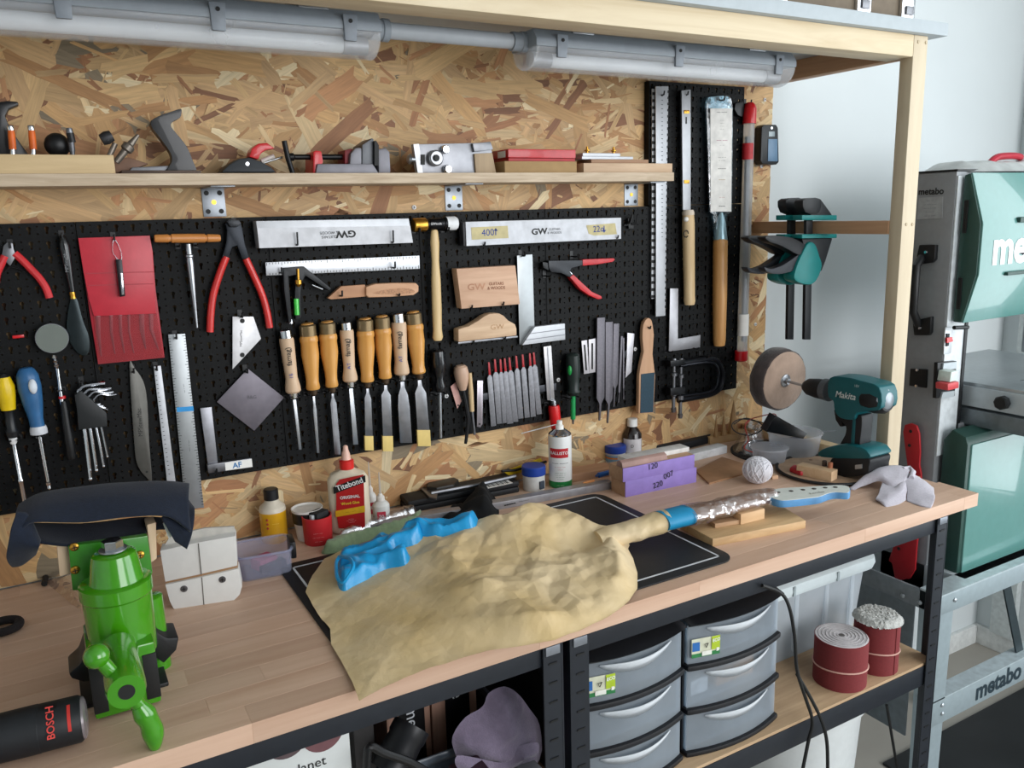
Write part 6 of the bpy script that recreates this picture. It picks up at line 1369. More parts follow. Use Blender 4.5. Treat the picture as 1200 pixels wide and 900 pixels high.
sy([(292, 184), (295, 174), (303, 168), (313, 167), (323, 174), (312, 176), (306, 180), (303, 187)], -.072, .03).build('lever_cap', RED, t, bev=.003); q = atY(290, 192, -.081); G().lathe(q, q + Vector((0, .002, 0)), [(0, .003), (1, .003)], 10).build('pivot', CHROME, t); wl((303, 193), (331, 184), .05, [(0, 2.5), (1, 2.5)]).build('adjuster_rod', STEEL, t); wl((306, 189), (321, 183), .055, [(0, 5), (.2, 6), (.4, 5), (.6, 6), (.8, 5), (1, 6)]).build('adjuster_knob', M('#cfc7c0', .4), t)
t = st_('drill_press_vise', 'grey and red drill press vise with black screw handle', 'vise', 400); VG = M('#77767c', .5, .4, var=.15, scale=30)
sy([(370, 203), (372, 192), (437, 192), (444, 203)], -.09, .06).build('bed', VG, t, bev=.002); sy([(444, 203), (443, 175), (452, 173), (457, 178), (458, 203)], -.09, .06).build('fixed_jaw', VG, t, bev=.003); sy([(410, 193), (411, 180), (417, 173), (424, 173), (424, 193)], -.09, .055).build('sliding_jaw', VG, t, bev=.003)
sy([(424.5, 193), (424.5, 170), (436, 162), (438, 163), (438, 193)], -.085, .05).build('jaw_block', M('#5c5e62', .45, .5), t, bev=.001); sy([(439, 194), (439, 165), (441, 165), (444, 170), (444, 194)], -.092, .05).build('jaw_gap', INK, t)
sy([(367, 178), (370, 176), (377, 177), (379, 190), (371, 203), (367, 203)], -.085, .05).build('screw_nut', RED, t, bev=.003); sy([(404, 176), (412, 174), (416, 178), (410, 192), (404, 192)], -.08, .04).build('red_carriage', M('#7d1620', .5), t, bev=.002)
wl((336, 184), (409, 184), .065, [(0, 8), (.1, 9), (.12, 6), (.95, 6.5), (1, 6)], n=16).build('screw', M('#131416', .4, .4), t); G().tube([atY(333, 165, -.07), atY(337, 184, -.07), atY(343, 203, -.07)], .0045, 10).build('handle_bar', M('#131416', .4, .4), t); sy([(409, 203), (447, 203), (447, 204.5), (409, 204.5)], -.113, .02).build('green_tape', M('#2f9a44', .6), t)
t = st_('fret_jig', 'grey steel plate jig with knurled wheel and screws', 'jig', 535); sy([(484.5, 169), (575, 167), (580, 204), (490, 205)], -.085, .008).build('plate', M('#8f9095', .4, .6, var=.1), t, bev=.001); sy([(484.5, 169), (491, 168.5), (496, 205), (490, 205)], -.087, .012).build('edge_bar', M('#b0b1b4', .4, .6), t)
def kn(px, py, w_, Y, m, nm, d=.01): q = atY(px, py, Y); r = wpx(px, py, w_, Y) / 2; G().lathe(q, q + Vector((0, d, 0)), [(0, r * .8), (.2, r), (1, r)], 20).build(nm, m, t)
kn(512, 185, 17, -.10, M('#9b9ca0', .35, .7), 'wheel', .015); kn(512, 185, 7, -.104, INK, 'wheel_hub', .005); kn(523, 175, 9, -.098, CHROME, 'screw', .012); kn(526, 198, 9, -.098, CHROME, 'screw', .012); sy([(494, 181), (498, 181), (498, 193), (494, 193)], -.09, .004).build('slot', INK, t)
wl((478, 186), (486, 187), .085, [(0, 8), (.3, 12), (.5, 6), (1, 5)]).build('thumb_screw', STEEL, t); sy([(554, 168), (575, 166), (578, 175), (556, 178)], -.092, .012).build('clamp_bar', STEELD, t, bev=.001); sy([(556, 180), (577, 179), (582, 205), (558, 205)], -.09, .01).build('tan_block', WOOD('#9a8468', '#b09878', 'Z'), t, bev=.001)
t = st_('kraft_box', 'flat brown cardboard box under the red box', 'box', 632); x0_, x1_ = atY(597, 200, -.105).x, atY(676, 200, -.105).x; G().bb(x0_ - .01, x1_, -.105, -.02, ZS, ZS + .022).build('box_body', M('#a08258', .75, var=.06), t, bev=.001)
t = thing('red_box', 'flat glossy red cardboard box on top of the kraft box', 'box', (x0_ + .05, -.06, ZS + .022)); x0r, x1r = atY(596, 185, -.10).x, atY(674, 185, -.10).x; G().bb(x0r, x1r, -.10, -.03, ZS + .022, ZS + .028).build('box_tray', M('#a3141c', .45), t, bev=.001); G().bb(x0r - .001, x1r + .001, -.101, -.029, ZS + .0285, ZS + .045).build('box_lid', M('#b5151f', .35, coat=.3), t, bev=.0015); G().bb(x0r - .0018, x0r - .001, -.09, -.06, ZS + .030, ZS + .042).build('label', PAPER, t)
x0_, x1_ = atY(684, 200, -.105).x, atY(788, 200, -.105).x; o = G().bb(x0_, x1_, -.105, -.04, ZS, ZS + .019).build('wood_block', WOOD('#b6987a', '#cfb394', 'X'), bev=.001); tag(o, 'long pale wood block at the right end of shelf', 'wood block')
o = G().bb(atY(693, 190, -.1).x, atY(760, 190, -.1).x, -.10, -.045, ZS + .019, ZS + .027).build('wood_strip', WOOD('#8f6a50', '#a5805f', 'X'), bev=.001); tag(o, 'brown wood strip lying on the pale wood block', 'wood block')
t = thing('clamp_fixture', 'silver aluminium rail with two brass studs on top', 'fixture', (atY(715, 190, -.08).x, -.07, ZS + .027)); z_ = ZS + .027; G().bb(atY(682, 180, -.095).x, atY(742, 180, -.095).x, -.095, -.05, z_, z_ + .006).build('rail', ALU, t, bev=.001); G().bb(atY(683, 180, -.09).x, atY(727, 180, -.09).x, -.09, -.055, z_ + .006, z_ + .013).build('rail', ALU, t, bev=.001)
for px in (688, 719): q = Vector((atY(px, 175, -.075).x, -.075, z_ + .013)); turn(q, [(0, .003), (.004, .003), (.005, .006), (.007, .006), (.008, .0025), (.014, .002)], 12).build('stud', BRASS, t)
# left end of the shelf
t = st_('bent_tote_tool', 'black tool with curved grip at far left of shelf', 'tool', 10); sy([(-6, 120), (8, 118), (21, 119), (22, 123), (10, 128), (6, 136), (12, 150), (24, 168), (34, 182), (34, 195), (-6, 195)], -.05, .02).build('handle_body', M('#131417', .35), t, bev=.005)
for lb, px, ytop in (('orange and chrome handle tool at far left of shelf', 15, 147), ('orange and chrome handle tool behind the plank', 39, 147)):
    t = st_('orange_tool', lb, 'tool', px); wl((px - 3, ytop), (px - 2, ytop + 6), .075, [(0, 8), (.2, 9), (1, 8)]).build('chrome_cap', CHROME, t); wl((px - 2, ytop + 6), (px, ytop + 28), .075, [(0, 8), (.3, 9), (1, 9)], n=14).build('orange_grip', M('#d9651e', .45), t); wl((px, ytop + 28), (px + .5, 203), .075, [(0, 6), (1, 8)]).build('shank', CHROME, t)
t = st_('knob_tool', 'round black knob with chrome stem behind the plank', 'tool', 70); G().sph(atY(67, 170, -.06), .018, 18, (1, .8, 1)).build('knob', BLACK, t); wl((81, 150), (88, 203), .075, [(0, 7), (.1, 9), (.12, 8), (.5, 8), (.55, 6), (.8, 8), (1, 10)], n=14).build('stem', STEELD, t); wl((82, 156), (84.5, 167), .0755, [(0, 9.5), (1, 9.5)], n=14).build('black_band', BLACK, t)
t = st_('honing_guide', 'small knurled honing guide leaning at the plank end', 'guide', 135); wl((119, 164), (131, 159), .07, [(0, 14), (.5, 17), (1, 14)], n=18).build('knurled_wheel', M('#3a3a3c', .5, .5), t); wl((125, 190), (135, 168), .06, [(0, 7), (1, 7)]).build('arm', M('#8d8378', .4, .5), t); wl((136, 190), (162, 158), .07, [(0, 8), (.4, 9), (.45, 15), (.6, 15), (.65, 9), (1, 4)], n=16).build('spindle', M('#7d756c', .4, .6), t); sy([(118, 190), (150, 184), (175, 192), (140, 204), (118, 204)], -.05, .03).build('base', M('#7c5c48', .6), t, bev=.003)

# ================================================================== UNDER THE BENCH
DRW = GLASSY('#e6eef5', .18, .34, .55); DBK = M('#15161a', .5, var=.12)
def tower(x0, x1, lb):
    t = thing('drawer_tower', lb, 'drawer unit', ((x0 + x1) / 2, -.42, ZSH), 'plastic drawer towers'); w = x1 - x0; yb = -.22; yf = -.560
    def bow(u): return yf - .018 * (1 - (2 * u - 1) ** 2)
    def slab(z0, z1, nm, extra=0., m=DBK, zsag=0.):
        n = 12; pl = [Vector((x0 + w * i / n, bow(i / n) - extra, z0)) for i in range(n + 1)] + [Vector((x1, yb, z0)), Vector((x0, yb, z0))]
        return G().prism(pl, (0, 0, z1 - z0)).build(nm, m, t, bev=.003)
    z = ZSH; levels = [(z + .010, z + .080), (z + .092, z + .162), (z + .174, z + .244)]
    slab(z, z + .009, 'base', .004)
    for a, b in ((z + .081, z + .091), (z + .163, z + .173)): slab(a, b, 'divider', .004)
    # arched black lid
    n = 12; rows = []
    for v_, zz_, yy_ in ((0, .246, .004), (.0, .250, .008), (.12, .262, .0), (.3, .272, 0), (1, .276, 0)):
        rows.append([Vector((x0 + w * i / n, (bow(i / n) - yy_) * (1 - v_) + yb * v_, z + zz_)) for i in range(n + 1)])
    g = G(); m_ = n + 1; g.v = [p for r in rows for p in r]; 
    for j in range(len(rows) - 1):
        for i in range(n): g.f.append((j * m_ + i, j * m_ + i + 1, (j + 1) * m_ + i + 1, (j + 1) * m_ + i))
    o = g.build('lid', DBK, t); md = o.modifiers.new('thickness', 'SOLIDIFY'); md.thickness = .003; md.offset = -1
    G().bb(x0 + .025, x1 - .025, yf + .045, yf + .047, z + .2615, z + .2635).build('lid_ridge', M('#4a4c52', .4), t)
    for x in (x0, x1 - .004): G().bb(x, x + .004, yf + .01, yb, z + .009, z + .246).build('side_wall', DBK, t)
    G().bb(x0, x1, yb, yb + .004, z, z + .276).build('back_wall', DBK, t)
    for k_, (a, b) in enumerate(levels):
        n = 12; X0, X1 = x0 + .004, x1 - .004; W_ = X1 - X0
        fr = [Vector((X0 + W_ * i / n, bow(i / n) + .002, a)) for i in range(n + 1)]
        g = G().prism(fr + [p + Vector((0, .003, 0)) for p in fr[::-1]], (0, 0, b - a)); dr = g.build('drawer', DRW, t)
        g = G(); g.bb(X0, X0 + .002, yf + .006, yb - .02, a, b - .006); g.bb(X1 - .002, X1, yf + .006, yb - .02, a, b - .006); g.bb(X0, X1, yf + .006, yb - .02, a, a + .002); g.bb(X0, X1, yb - .022, yb - .02, a, b - .006); g.build('drawer_tray', GLASSY('#c3d3e0', .3, .45, .5), dr)
        hs_ = [Vector((X0 + W_ * u, bow(u) - .001, b - .008 - .020 * s_)) for u, s_ in ((.16, 0), (.3, 0), (.5, 0), (.7, 0), (.84, 0), (.74, .55), (.6, .9), (.5, 1), (.4, .9), (.26, .55))]
        hs_ = [Vector((p.x, p.y, b - .004 - (b - .004 - p.z) * 1.0)) for p in hs_]
        ho = [p + Vector((0, -.010 if 0 < i < 5 else -.003, .0)) for i, p in enumerate(hs_)]
        lip = G(); lp = [Vector((X0 + W_ * u, bow(u) + .001, b - .010 - .021 * math.sin(math.pi * (u - .15) / .7) ** .8)) for u in [.15 + .7 * i / 14 for i in range(15)]]
        up_ = [Vector((p.x, p.y - .011 * math.sin(math.pi * i / 14) - .002, b - .007)) for i, p in enumerate(lp)]
        lip.v = lp + up_; lip.f = [(i, i + 1, 15 + i + 1, 15 + i) for i in range(14)]; o = lip.build('handle', GLASSY('#f0f4f8', .2, .85, .3), dr); md = o.modifiers.new('thickness', 'SOLIDIFY'); md.thickness = .002
        if k_ == 2:
            lx = X0 + .004; ly = lambda u: bow((u - x0) / w) - .0006
            def patch(u0, u1, v0, v1, col, nm, par, dy=0.): return G().prism([Vector((lx + u0, ly(lx + u0) - dy, a + .012 + v0)), Vector((lx + u1, ly(lx + u1) - dy, a + .012 + v0)), Vector((lx + u1, ly(lx + u1) - dy, a + .012 + v1)), Vector((lx + u0, ly(lx + u0) - dy, a + .012 + v1))], (0, .0004, 0)).build(nm, M(col, .5), par)
            lab = patch(0, .052, 0, .034, '#cfd0b8', 'sticker', dr); patch(.001, .014, .012, .028, '#2a68ac', 'blue_square', lab, .0005); patch(.036, .052, .010, .034, '#a9bf2c', 'eco_patch', lab, .0005); patch(0, .052, 0, .007, '#2c7a44', 'green_strip', lab, .0005); patch(.018, .036, .002, .010, '#e6e6dc', 'white_boxes', lab, .0009); patch(.045, .050, .006, .012, '#e6e6dc', 'white_boxes', lab, .0009)
            txt('ECO', Vector((lx + .044, ly(lx + .044) - .0012, a + .012 + .027)), Vector((1, -.06, 0)), Z_, .008, WHITE, lab, bold=.02)
            cq = Vector((lx + .0255, ly(lx + .0255) - .0011, a + .033)); G().tube([cq + Vector((.0045 * math.cos(q), 0, .0045 * math.sin(q))) for q in [i * 2 * math.pi / 3 + .5 for i in range(3)]], .0008, 5, True).build('recycle_mark', INK, lab)
    return t
tower(.642, .855, 'three drawer translucent tower at left, beside the bench upright'); tower(.862, 1.082, 'three drawer translucent tower at right, beside the clear bin')
def inbox(name, label, x0, x1, y0, y1, z0, h, m, cat='box'): o = G().bb(x0, x1, y0, y1, z0, z0 + h).build(name, m, bev=.002); return tag(o, label, cat)
inbox('wood_part', 'pale part visible through the middle drawer of right tower', .95, 1.04, -.54, -.46, ZSH + .0945, .035, M('#b98d68', .7), 'part'); inbox('white_part', 'white plastic part visible through the middle right drawer', .89, .93, -.54, -.48, ZSH + .0945, .03, M('#cfd2d6', .6), 'part')
# ---- clear bin with lid
xb0, xb1 = 1.115, 1.495; BINM = GLASSY('#eef3f7', .2, .5, .5)
t = thing('storage_bin', 'large frosted storage bin with white lid behind sandpaper rolls', 'bin', ((xb0 + xb1) / 2, -.25, ZSH)); c = Vector(((xb0 + xb1) / 2, -.295, ZSH)); 
def rr3(k, z, ins=0): return [c + Vector((x * k, y * k, z)) for x, y in rrect(-(xb1 - xb0) / 2 + ins, (xb1 - xb0) / 2 - ins, -.15 + ins, .15 - ins, .03)]
loft([rr3(.9, 0), rr3(.97, .155), rr3(.97, .155, .003), rr3(.9, .003, .003)]).build('bin_body', BINM, t)
for u in (-.12, -.04, .05, .13): G().bb(c.x + u - .006, c.x + u + .006, c.y - .146, c.y - .140, ZSH + .02, ZSH + .15).build('rib', BINM, t, bev=.002)
loft([rr3(.98, .150), rr3(1.05, .154), rr3(1.07, .165), rr3(1.06, .178), rr3(1.0, .186), rr3(.9, .187)]).build('lid', M('#ccd6d8', .35, var=.03), t)
for u in (-.07, .06): G().bb(c.x + u, c.x + u + .006, c.y - .162, c.y - .152, ZSH + .156, ZSH + .176).build('lid_notch', M('#9aa5a8', .4), t)
# ---- sandpaper rolls
RS = M('#742a2c', .85, var=.1, scale=300)
def roll(lb, px, py, w_, ytop, fuzzy):
    t = thing('sandpaper_roll', lb, 'sandpaper', atZ(px, py, ZSH), 'sandpaper rolls'); c, r = stand(px, py, w_, ZSH); H = zat(c, px, ytop) - ZSH
    turn(c, [(0, r), (H, r), (H, r * .98)], 40).build('roll_body', RS, t)
    if not fuzzy:
        turn(c + Vector((0, 0, H)), [(0, r * .98), (.0006, r * .97)], 40).build('roll_end', M('#c4bfc0', .8), t)
        sp_ = [c + Vector((math.cos(a) * (.006 + (r - .008) * a / 37.7), math.sin(a) * (.006 + (r - .008) * a / 37.7), H + .0008)) for a in [i * .4 for i in range(95)]]; G().tube(sp_, .0009, 5).build('spiral_edge', M('#aaa5a6', .8), t)
        turn(c + Vector((0, 0, H + .0004)), [(0, .006), (.0006, .006)], 14).build('core_hole', M('#55504e', .8), t)
    else:
        P = [(c.x + math.cos(a) * r * 1.12, c.y + math.sin(a) * r * 1.12) for a in [i * 2 * math.pi / 24 for i in range(24)]]
        heap(P, lambda x, y, d: .010 * sst(0, .012, d) + .003 * nz(x, y, 260, 3) + .003 * vor(x, y, 200, 2), .0020, ZSH + H - .004).build('fluffy_pad', M('#b5b5b0', .95, var=.15, scale=90, bump=1., sheen=.6), t)
        G().box(c + Vector((0, -r, H / 2)), (.002, .002, H), .3).build('seam', M('#6f2426', .8), t)
    G().tube([c + Vector((math.cos(a) * (r + .001), math.sin(a) * (r + .001), H * (.42 + .02 * math.sin(a * 2)))) for a in [i * 2 * math.pi / 32 for i in range(32)]], .0016, 6, True).build('rubber_band', M('#c79a8c', .6), t)
roll('red sandpaper roll with spiral end, in front', 982.5, 811.5, 61, 744, False); roll('red sandpaper roll topped with grey fluffy pad, behind', 1024, 792, 51, 722, True)
# ---- cables
def cable(lb, pts, r=.0032, m=INK): o = G().tube([atY(x, y, Y) for x, y, Y in [tuple(p) for p in spline([(a, b, c_ * 1000) for a, b, c_ in pts], 6)] for Y in [Y / 1000]], r, 8).build('cable', m); tag(o, lb, 'cable')
cable('black cable hanging past the right drawer tower, left strand', [(893, 686, -.60), (915, 695, -.60), (925, 712, -.612), (931, 745, -.615), (934, 785, -.615), (944, 818, -.615), (952, 845, -.615), (947, 870, -.612), (940, 905, -.612)]); cable('black cable hanging over the shelf rail, right strand', [(934, 790, -.612), (950, 818, -.618), (963, 845, -.618), (969, 870, -.618), (970, 905, -.618)])
cable('thin black cable on the floor side right of bucket', [(1039, 826, -.45), (1043, 850, -.45), (1048, 880, -.45), (1053, 910, -.45)])
# ---- bucket under the shelf
t = thing('white_bucket', 'white bucket standing under the lower bench shelf', 'bucket', (1.36, -.36, .1)); turn(Vector((1.36, -.36, .02)), [(0, .11), (.1, .125), (.44, .145), (.441, .155), (.475, .158), (.48, .15)], 40).build('bucket_body', M('#d4d8d8', .5, var=.03), t)
o = G().bb(1.15, 1.6, -.56, -.12, 0, .02).build('bucket_plinth', M('#1f2022', .6), bev=.002); tag(o, 'dark board on the floor beneath the white bucket', 'board')

# ---- left bay contents
ZL = .50
t = thing('printed_carton', 'white carton printed with brown circles at lower left', 'box', (.20, -.44, ZL)); x0_, x1_ = atY(268, 880, -.52).x, atY(411, 880, -.52).x; G().bb(x0_, x1_, -.52, -.30, ZL, .875).build('carton_body', M('#cfd2d0', .6, var=.03), t, bev=.002)
for px, py, col in ((335, 866, '#57474a'), (378, 858, '#6f4a4e')): q = atY(px, py, -.5206); G().lathe(q, q + Vector((0, .0005, 0)), [(0, .029), (1, .029)], 32).build('printed_circle', M(col, .6), t)
a, b = atY(355, 899, -.5206), atY(378, 893, -.5206); txt('planet', (a + b) / 2 + Vector((-.006, 0, 0)), X_, Z_, .020, INK, t)
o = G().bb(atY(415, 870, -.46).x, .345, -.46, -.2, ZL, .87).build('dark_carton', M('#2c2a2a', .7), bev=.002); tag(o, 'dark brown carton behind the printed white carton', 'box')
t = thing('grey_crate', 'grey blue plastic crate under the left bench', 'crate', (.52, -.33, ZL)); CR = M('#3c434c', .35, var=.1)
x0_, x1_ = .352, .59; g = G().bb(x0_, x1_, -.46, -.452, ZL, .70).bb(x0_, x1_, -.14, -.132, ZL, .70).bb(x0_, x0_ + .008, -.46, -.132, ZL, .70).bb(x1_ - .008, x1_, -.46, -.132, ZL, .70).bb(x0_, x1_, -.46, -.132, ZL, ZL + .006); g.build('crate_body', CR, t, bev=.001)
G().tube([(x0_, -.46, .70), (x1_, -.46, .70), (x1_, -.132, .70), (x0_, -.132, .70)], .009, 10, True).build('rim', M('#565e68', .3, var=.1), t)
for lb, px0, px1, s_ in (('wooden box with black label reading me, in crate', 452, 505, 'me'), ('wooden box with black label reading ne, in crate', 506, 560, 'ne')):
    t = thing('labelled_box', lb, 'box', (atY((px0 + px1) / 2, 820, -.38).x, -.36, ZL + .006), 'boxes in the crate'); xa, xc = atY(px0, 830, -.40).x, atY(px1, 830, -.40).x; G().bb(xa, xc - .002, -.40, -.20, ZL + .007, .84).build('box_body', WOOD('#8c6a58', '#a88270', 'Z'), t, bev=.001)
    xm_ = (xa + xc) / 2 + .004; G().bb(xm_ - .022, xm_ + .022, -.4012, -.40, .64, .835).build('black_label', M('#0c0c0e', .4), t); txt(s_, Vector((xm_, -.4014, .745 if s_ == 'me' else .765)), -Z_, X_, .030, M('#c3c7cc', .6), t)
t = thing('vacuum_nozzle', 'black plastic vacuum hose nozzle leaning below the bench', 'nozzle', (.42, -.5, .6)); G().lathe(atY(455, 905, -.5), atY(483, 850, -.48), [(0, .030), (.7, .027), (.75, .029), (1, .029), (1, .022), (.8, .02)], 28).build('nozzle_body', M('#131418', .4, var=.1), t); G().tube([atY(*q, -.54) for q in sp2([(430, 905), (431, 880), (436, 875), (450, 882), (480, 893), (500, 905)], 5, False)], .006, 10).build('handle', M('#131416', .4), t)
t = thing('purple_towel', 'greyish purple towel heaped under the bench beside upright', 'towel', (.66, -.45, .6)); g = G(); rt = random.Random(9)
PT = M('#7f7388', .95, var=.08, scale=120, bump=.7, sheen=.4)
def tsheet(pxs, Y, dY, nm):
    """hanging bundle: outline in a plane, bulging forwards"""
    P = [(p.x, p.z) for p in (atY(x, y, Y) for x, y in sp2(pxs, 3))]
    g = heap(P, lambda x, y, d: dY * sst(0, .05, d) + .010 * ridg(x * .8 + y * .6, y, 16, 4) * sst(0, .02, d) + .004 * ridg(x, y, 40, 2) * sst(0, .01, d), .0045, 0); g.v = [Vector((p.x, Y - p.z, p.y)) for p in g.v]; return g.build(nm, PT, t, smooth=1.3)
tsheet([(530, 862), (545, 840), (565, 828), (572, 812), (590, 804), (606, 812), (620, 830), (632, 850), (632, 890), (600, 905), (560, 905), (540, 895), (532, 880)], -.475, .03, 'towel_heap'); tsheet([(535, 885), (560, 888), (590, 893), (602, 878), (612, 872), (630, 870), (630, 884), (615, 890), (600, 900), (560, 905), (536, 900)], -.515, .02, 'towel_fold')
for lb, px0, px1, py, col in (('thin dark book under the purple towel, lower left', 525, 560, 896, '#3a2430'), ('grey catalogue with black print under the purple towel', 600, 645, 890, '#77767a')):
    t = thing('catalogue', lb, 'book', (atY((px0 + px1) / 2, py, -.5).x, -.5, .58)); xa, xc = atY(px0, py, -.5).x, atY(px1, py, -.5).x; z1 = atY((px0 + px1) / 2, py - 6, -.5).z; G().bb(xa, min(xc, .588), -.555, -.50, ZL + .001, z1).build('cover', M(col, .6), t, bev=.002)
    if col == '#77767a': txt('----------', Vector(((xa + min(xc, .588)) / 2, -.5554, z1 - .012)), X_, Z_, .008, INK, t)
# ================================================================== BAND SAW ON ITS STAND
XC = 1.75; YC = -.403
SG = M('#8c8f92', .45, .2, var=.05); SL = M('#b4bcc0', .4, .25, var=.04); DG = M('#5a8a84', .25, var=.03, coat=.6); DG2 = M('#27463f', .4, var=.06); SWH = M('#cdd3d6', .45)  # one dark green paint: DG lightened for glare on fronts, DG2 for shaded sides
t = thing('band_saw', 'grey and green band saw right of the bench, on its stand', 'band saw', (1.95, -.35, .60))
zt0 = atX(1080, 203, XC).z
G().bb(XC, XC + .075, YC, -.278, .612, zt0).build('column', SG, t, bev=.004)
G().bb(XC - .001, XC + .08, YC - .002, -.276, zt0, zt0 + .004).build('column_cap', BLACK, t)
def xs(pxs, X, th): return G().prism([atX(x, y, X) for x, y in pxs], (th, 0, 0))
# print on the column side
def xtext(s_, pa, pb, size, m, par, X=XC, **k): a = atX(*pa, X - .0006); b = atX(*pb, X - .0006); txt(s_, (a + b) / 2, b - a, Z_, size, m, par, **k)
xtext('metabo', (1078.5, 225), (1104, 224), .020, INK, t, bold=.025)
pl = xs([(1077, 232), (1105, 230), (1104, 256), (1074, 257)], XC - .0008, .0008).build('rating_plate', M('#9da0a2', .5), t)
for k_, s_ in enumerate(('----- ---', '--- ----- -- ---', '---- -- - -----', '-- ---- --', '--- --- -----')): xtext(s_, (1079, 235.5 + k_ * 4.4), (1101, 234.5 + k_ * 4.4), .0062, M('#4a4c50', .6), pl, X=XC - .0008)
# lifting handle
h = xs([(1077, 287), (1096, 287), (1095, 304), (1091, 308), (1077, 310), (1074, 300)], XC - .012, .012).build('handle_plate', BLACK, t, bev=.002); xs([(1069, 376), (1091, 371), (1090, 390), (1088, 393), (1071, 393)], XC - .012, .012).build('handle_plate', BLACK, t, bev=.002)
G().tube([atX(*q, X) for q, X in (((1080, 302), XC - .01), ((1074, 312), XC - .035), ((1072, 340), XC - .04), ((1070, 365), XC - .035), ((1076, 380), XC - .01))], .009, 12).build('lifting_handle', BLACK, t)
for px, py in ((1085, 295.5), (1078, 384.5)): q = atX(px, py, XC - .0125); G().lathe(q, q - X_ * .003, [(0, .004), (1, .003)], 12).build('bolt', CHROME, t)
xs([(1066.5, 432), (1086, 433), (1085, 455), (1065, 452)], XC - .006, .006).build('cover_plate', BLACK, t, bev=.002)
for px, py in ((1075, 433.5), (1074, 452)): q = atX(px, py, XC - .0065); G().lathe(q, q - X_ * .003, [(0, .004), (1, .003)], 12).build('bolt', CHROME, t)
# front strip of the column with lock and switch
def ys(pxs, Y, th): return G().prism([atY(x, y, Y) for x, y in pxs], (0, th, 0))
G().bb(XC + .002, XC + .07, YC - .003, YC - .0005, .95, zt0 - .01).build('front_strip', SWH, t)
lk = ys([(1108, 384), (1117.5, 383), (1114.5, 414), (1106, 415.5)], YC - .006, .003).build('lock_plate', M('#c3c7ca', .4, .4), t, bev=.0006); ys([(1110, 391), (1113, 391), (1112, 405), (1109.5, 406)], YC - .009, .003).build('lock_slot', INK, lk); ys([(1110, 396), (1116, 395), (1117, 400), (1110, 402)], YC - .012, .004).build('red_key', RED, lk)
sw = ys([(1099, 425), (1121, 423), (1119, 464), (1097, 467)], YC - .012, .009).build('switch_box', BLACK, t, bev=.001); ys([(1106, 426), (1121, 424), (1121, 432), (1105, 434)], YC - .016, .006).build('switch_plate', SL, sw); ys([(1105, 460), (1119, 458), (1118, 465), (1103, 467)], YC - .016, .006).build('switch_plate', SL, sw)
ys([(1115, 436), (1123, 434), (1122, 446), (1113, 448)], YC - .05, .03).build('start_button', M('#c9d6cf', .4), sw, bev=.002); ys([(1111, 450), (1124, 447), (1124, 455), (1111, 458)], YC - .055, .03).build('stop_button', M('#c4484c', .4), sw, bev=.003)
G().bb(XC + .068, XC + .078, YC - .006, YC, .62, zt0 - .2).build('edge_strip', BLACK, t)
G().tube([atY(1118, 384, YC - .03), atY(1134, 383.5, YC - .03)], .0045, 10).build('door_knob_pin', BLACK, t)
# upper wheel door: hexagonal-sided green cover
def door(x0, x1, z0, z1, yb, yf, ch, nm, mat=DG):
    """box cover with chamfered left-front edges; outline in (x,z), waist profile"""
    return None
XD0 = XC + .014; YB = YC - .008; YFd = atX(1149, 262, XD0).y
prof = [atX(*q, XD0) for q in ((1116, 207), (1126, 203), (1133, 203), (1148, 258), (1149, 268), (1146, 322), (1122, 378), (1109, 376))]
zs_t, zs_m1, zs_m2, zs_b = atX(1116, 206, XD0).z, atX(1149, 262, XD0).z, atX(1146, 322, XD0).z, atX(1112, 377, XD0).z
sec = [(YB, zs_t), (YB - .014, zs_t + .004), (YFd, zs_m1), (YFd, zs_m2), (YB - .02, zs_b), (YB, zs_b)]
G().prism([(XD0, y, z) for y, z in sec], (.56, 0, 0)).build('upper_door', DG2, t, bev=.004)
face = [(YB - .016, zs_t + .0045), (YFd - .004, zs_m1), (YFd - .004, zs_m2), (YB - .022, zs_b - .0005)]
G().prism([(XD0 + .004, y, z) for y, z in face] + [(XD0 + .004, y + .005, z) for y, z in face[::-1]], (.556, 0, 0)).build('door_front', DG, t, bev=.002)
G().bb(XD0 + .13, XD0 + .5, YFd - .012, YFd + .006, zs_m1 - .002, zs_m1 + .010).build('door_ledge', DG2, t, bev=.004); G().bb(XD0 + .10, XD0 + .5, YFd - .012, YFd, zs_m2 - .008, zs_m2 + .0).build('door_ledge', DG2, t, bev=.003)
q = atY(1164, 285, YFd - .0046); txt('metabo', Vector((q.x, YFd - .0046, (zs_m1 + zs_m2) / 2 - .002)), X_, Z_, .105, WHITE, t, bold=.035, align='LEFT')
for za, zb_ in ((zs_m1 - .02, zs_m1 + .05), (zs_b + .03, zs_b + .10)): G().bb(XD0 - .003, XD0, YB - .016, YB - .006, za, zb_).build('door_hinge', BLACK, t, bev=.001)
G().bb(XC + .076, XC + .55, YB, -.278, zs_b + .01, zs_t - .002).build('upper_housing', SG, t, bev=.003)
# lower door
zl_t, zl_b = atX(1131, 506, XD0).z, atX(1131, 690, XD0).z; yl = atX(1131, 560, XD0).y
sec = [(YB, zl_t - .03), (YB - .02, zl_t), (yl + .006, zl_t - .012), (yl, zl_t - .03), (yl, zl_b), (YB, zl_b)]
G().prism([(XD0, y, z) for y, z in sec], (.50, 0, 0)).build('lower_door', DG2, t, bev=.006); G().bb(XD0 + .012, XD0 + .5, yl - .004, yl + .003, zl_b + .008, zl_t - .03).build('lower_door_front', DG, t, bev=.004)
G().bb(XC + .07, XC + .52, YB, -.278, .612, zl_t).build('lower_housing', SG, t, bev=.003)
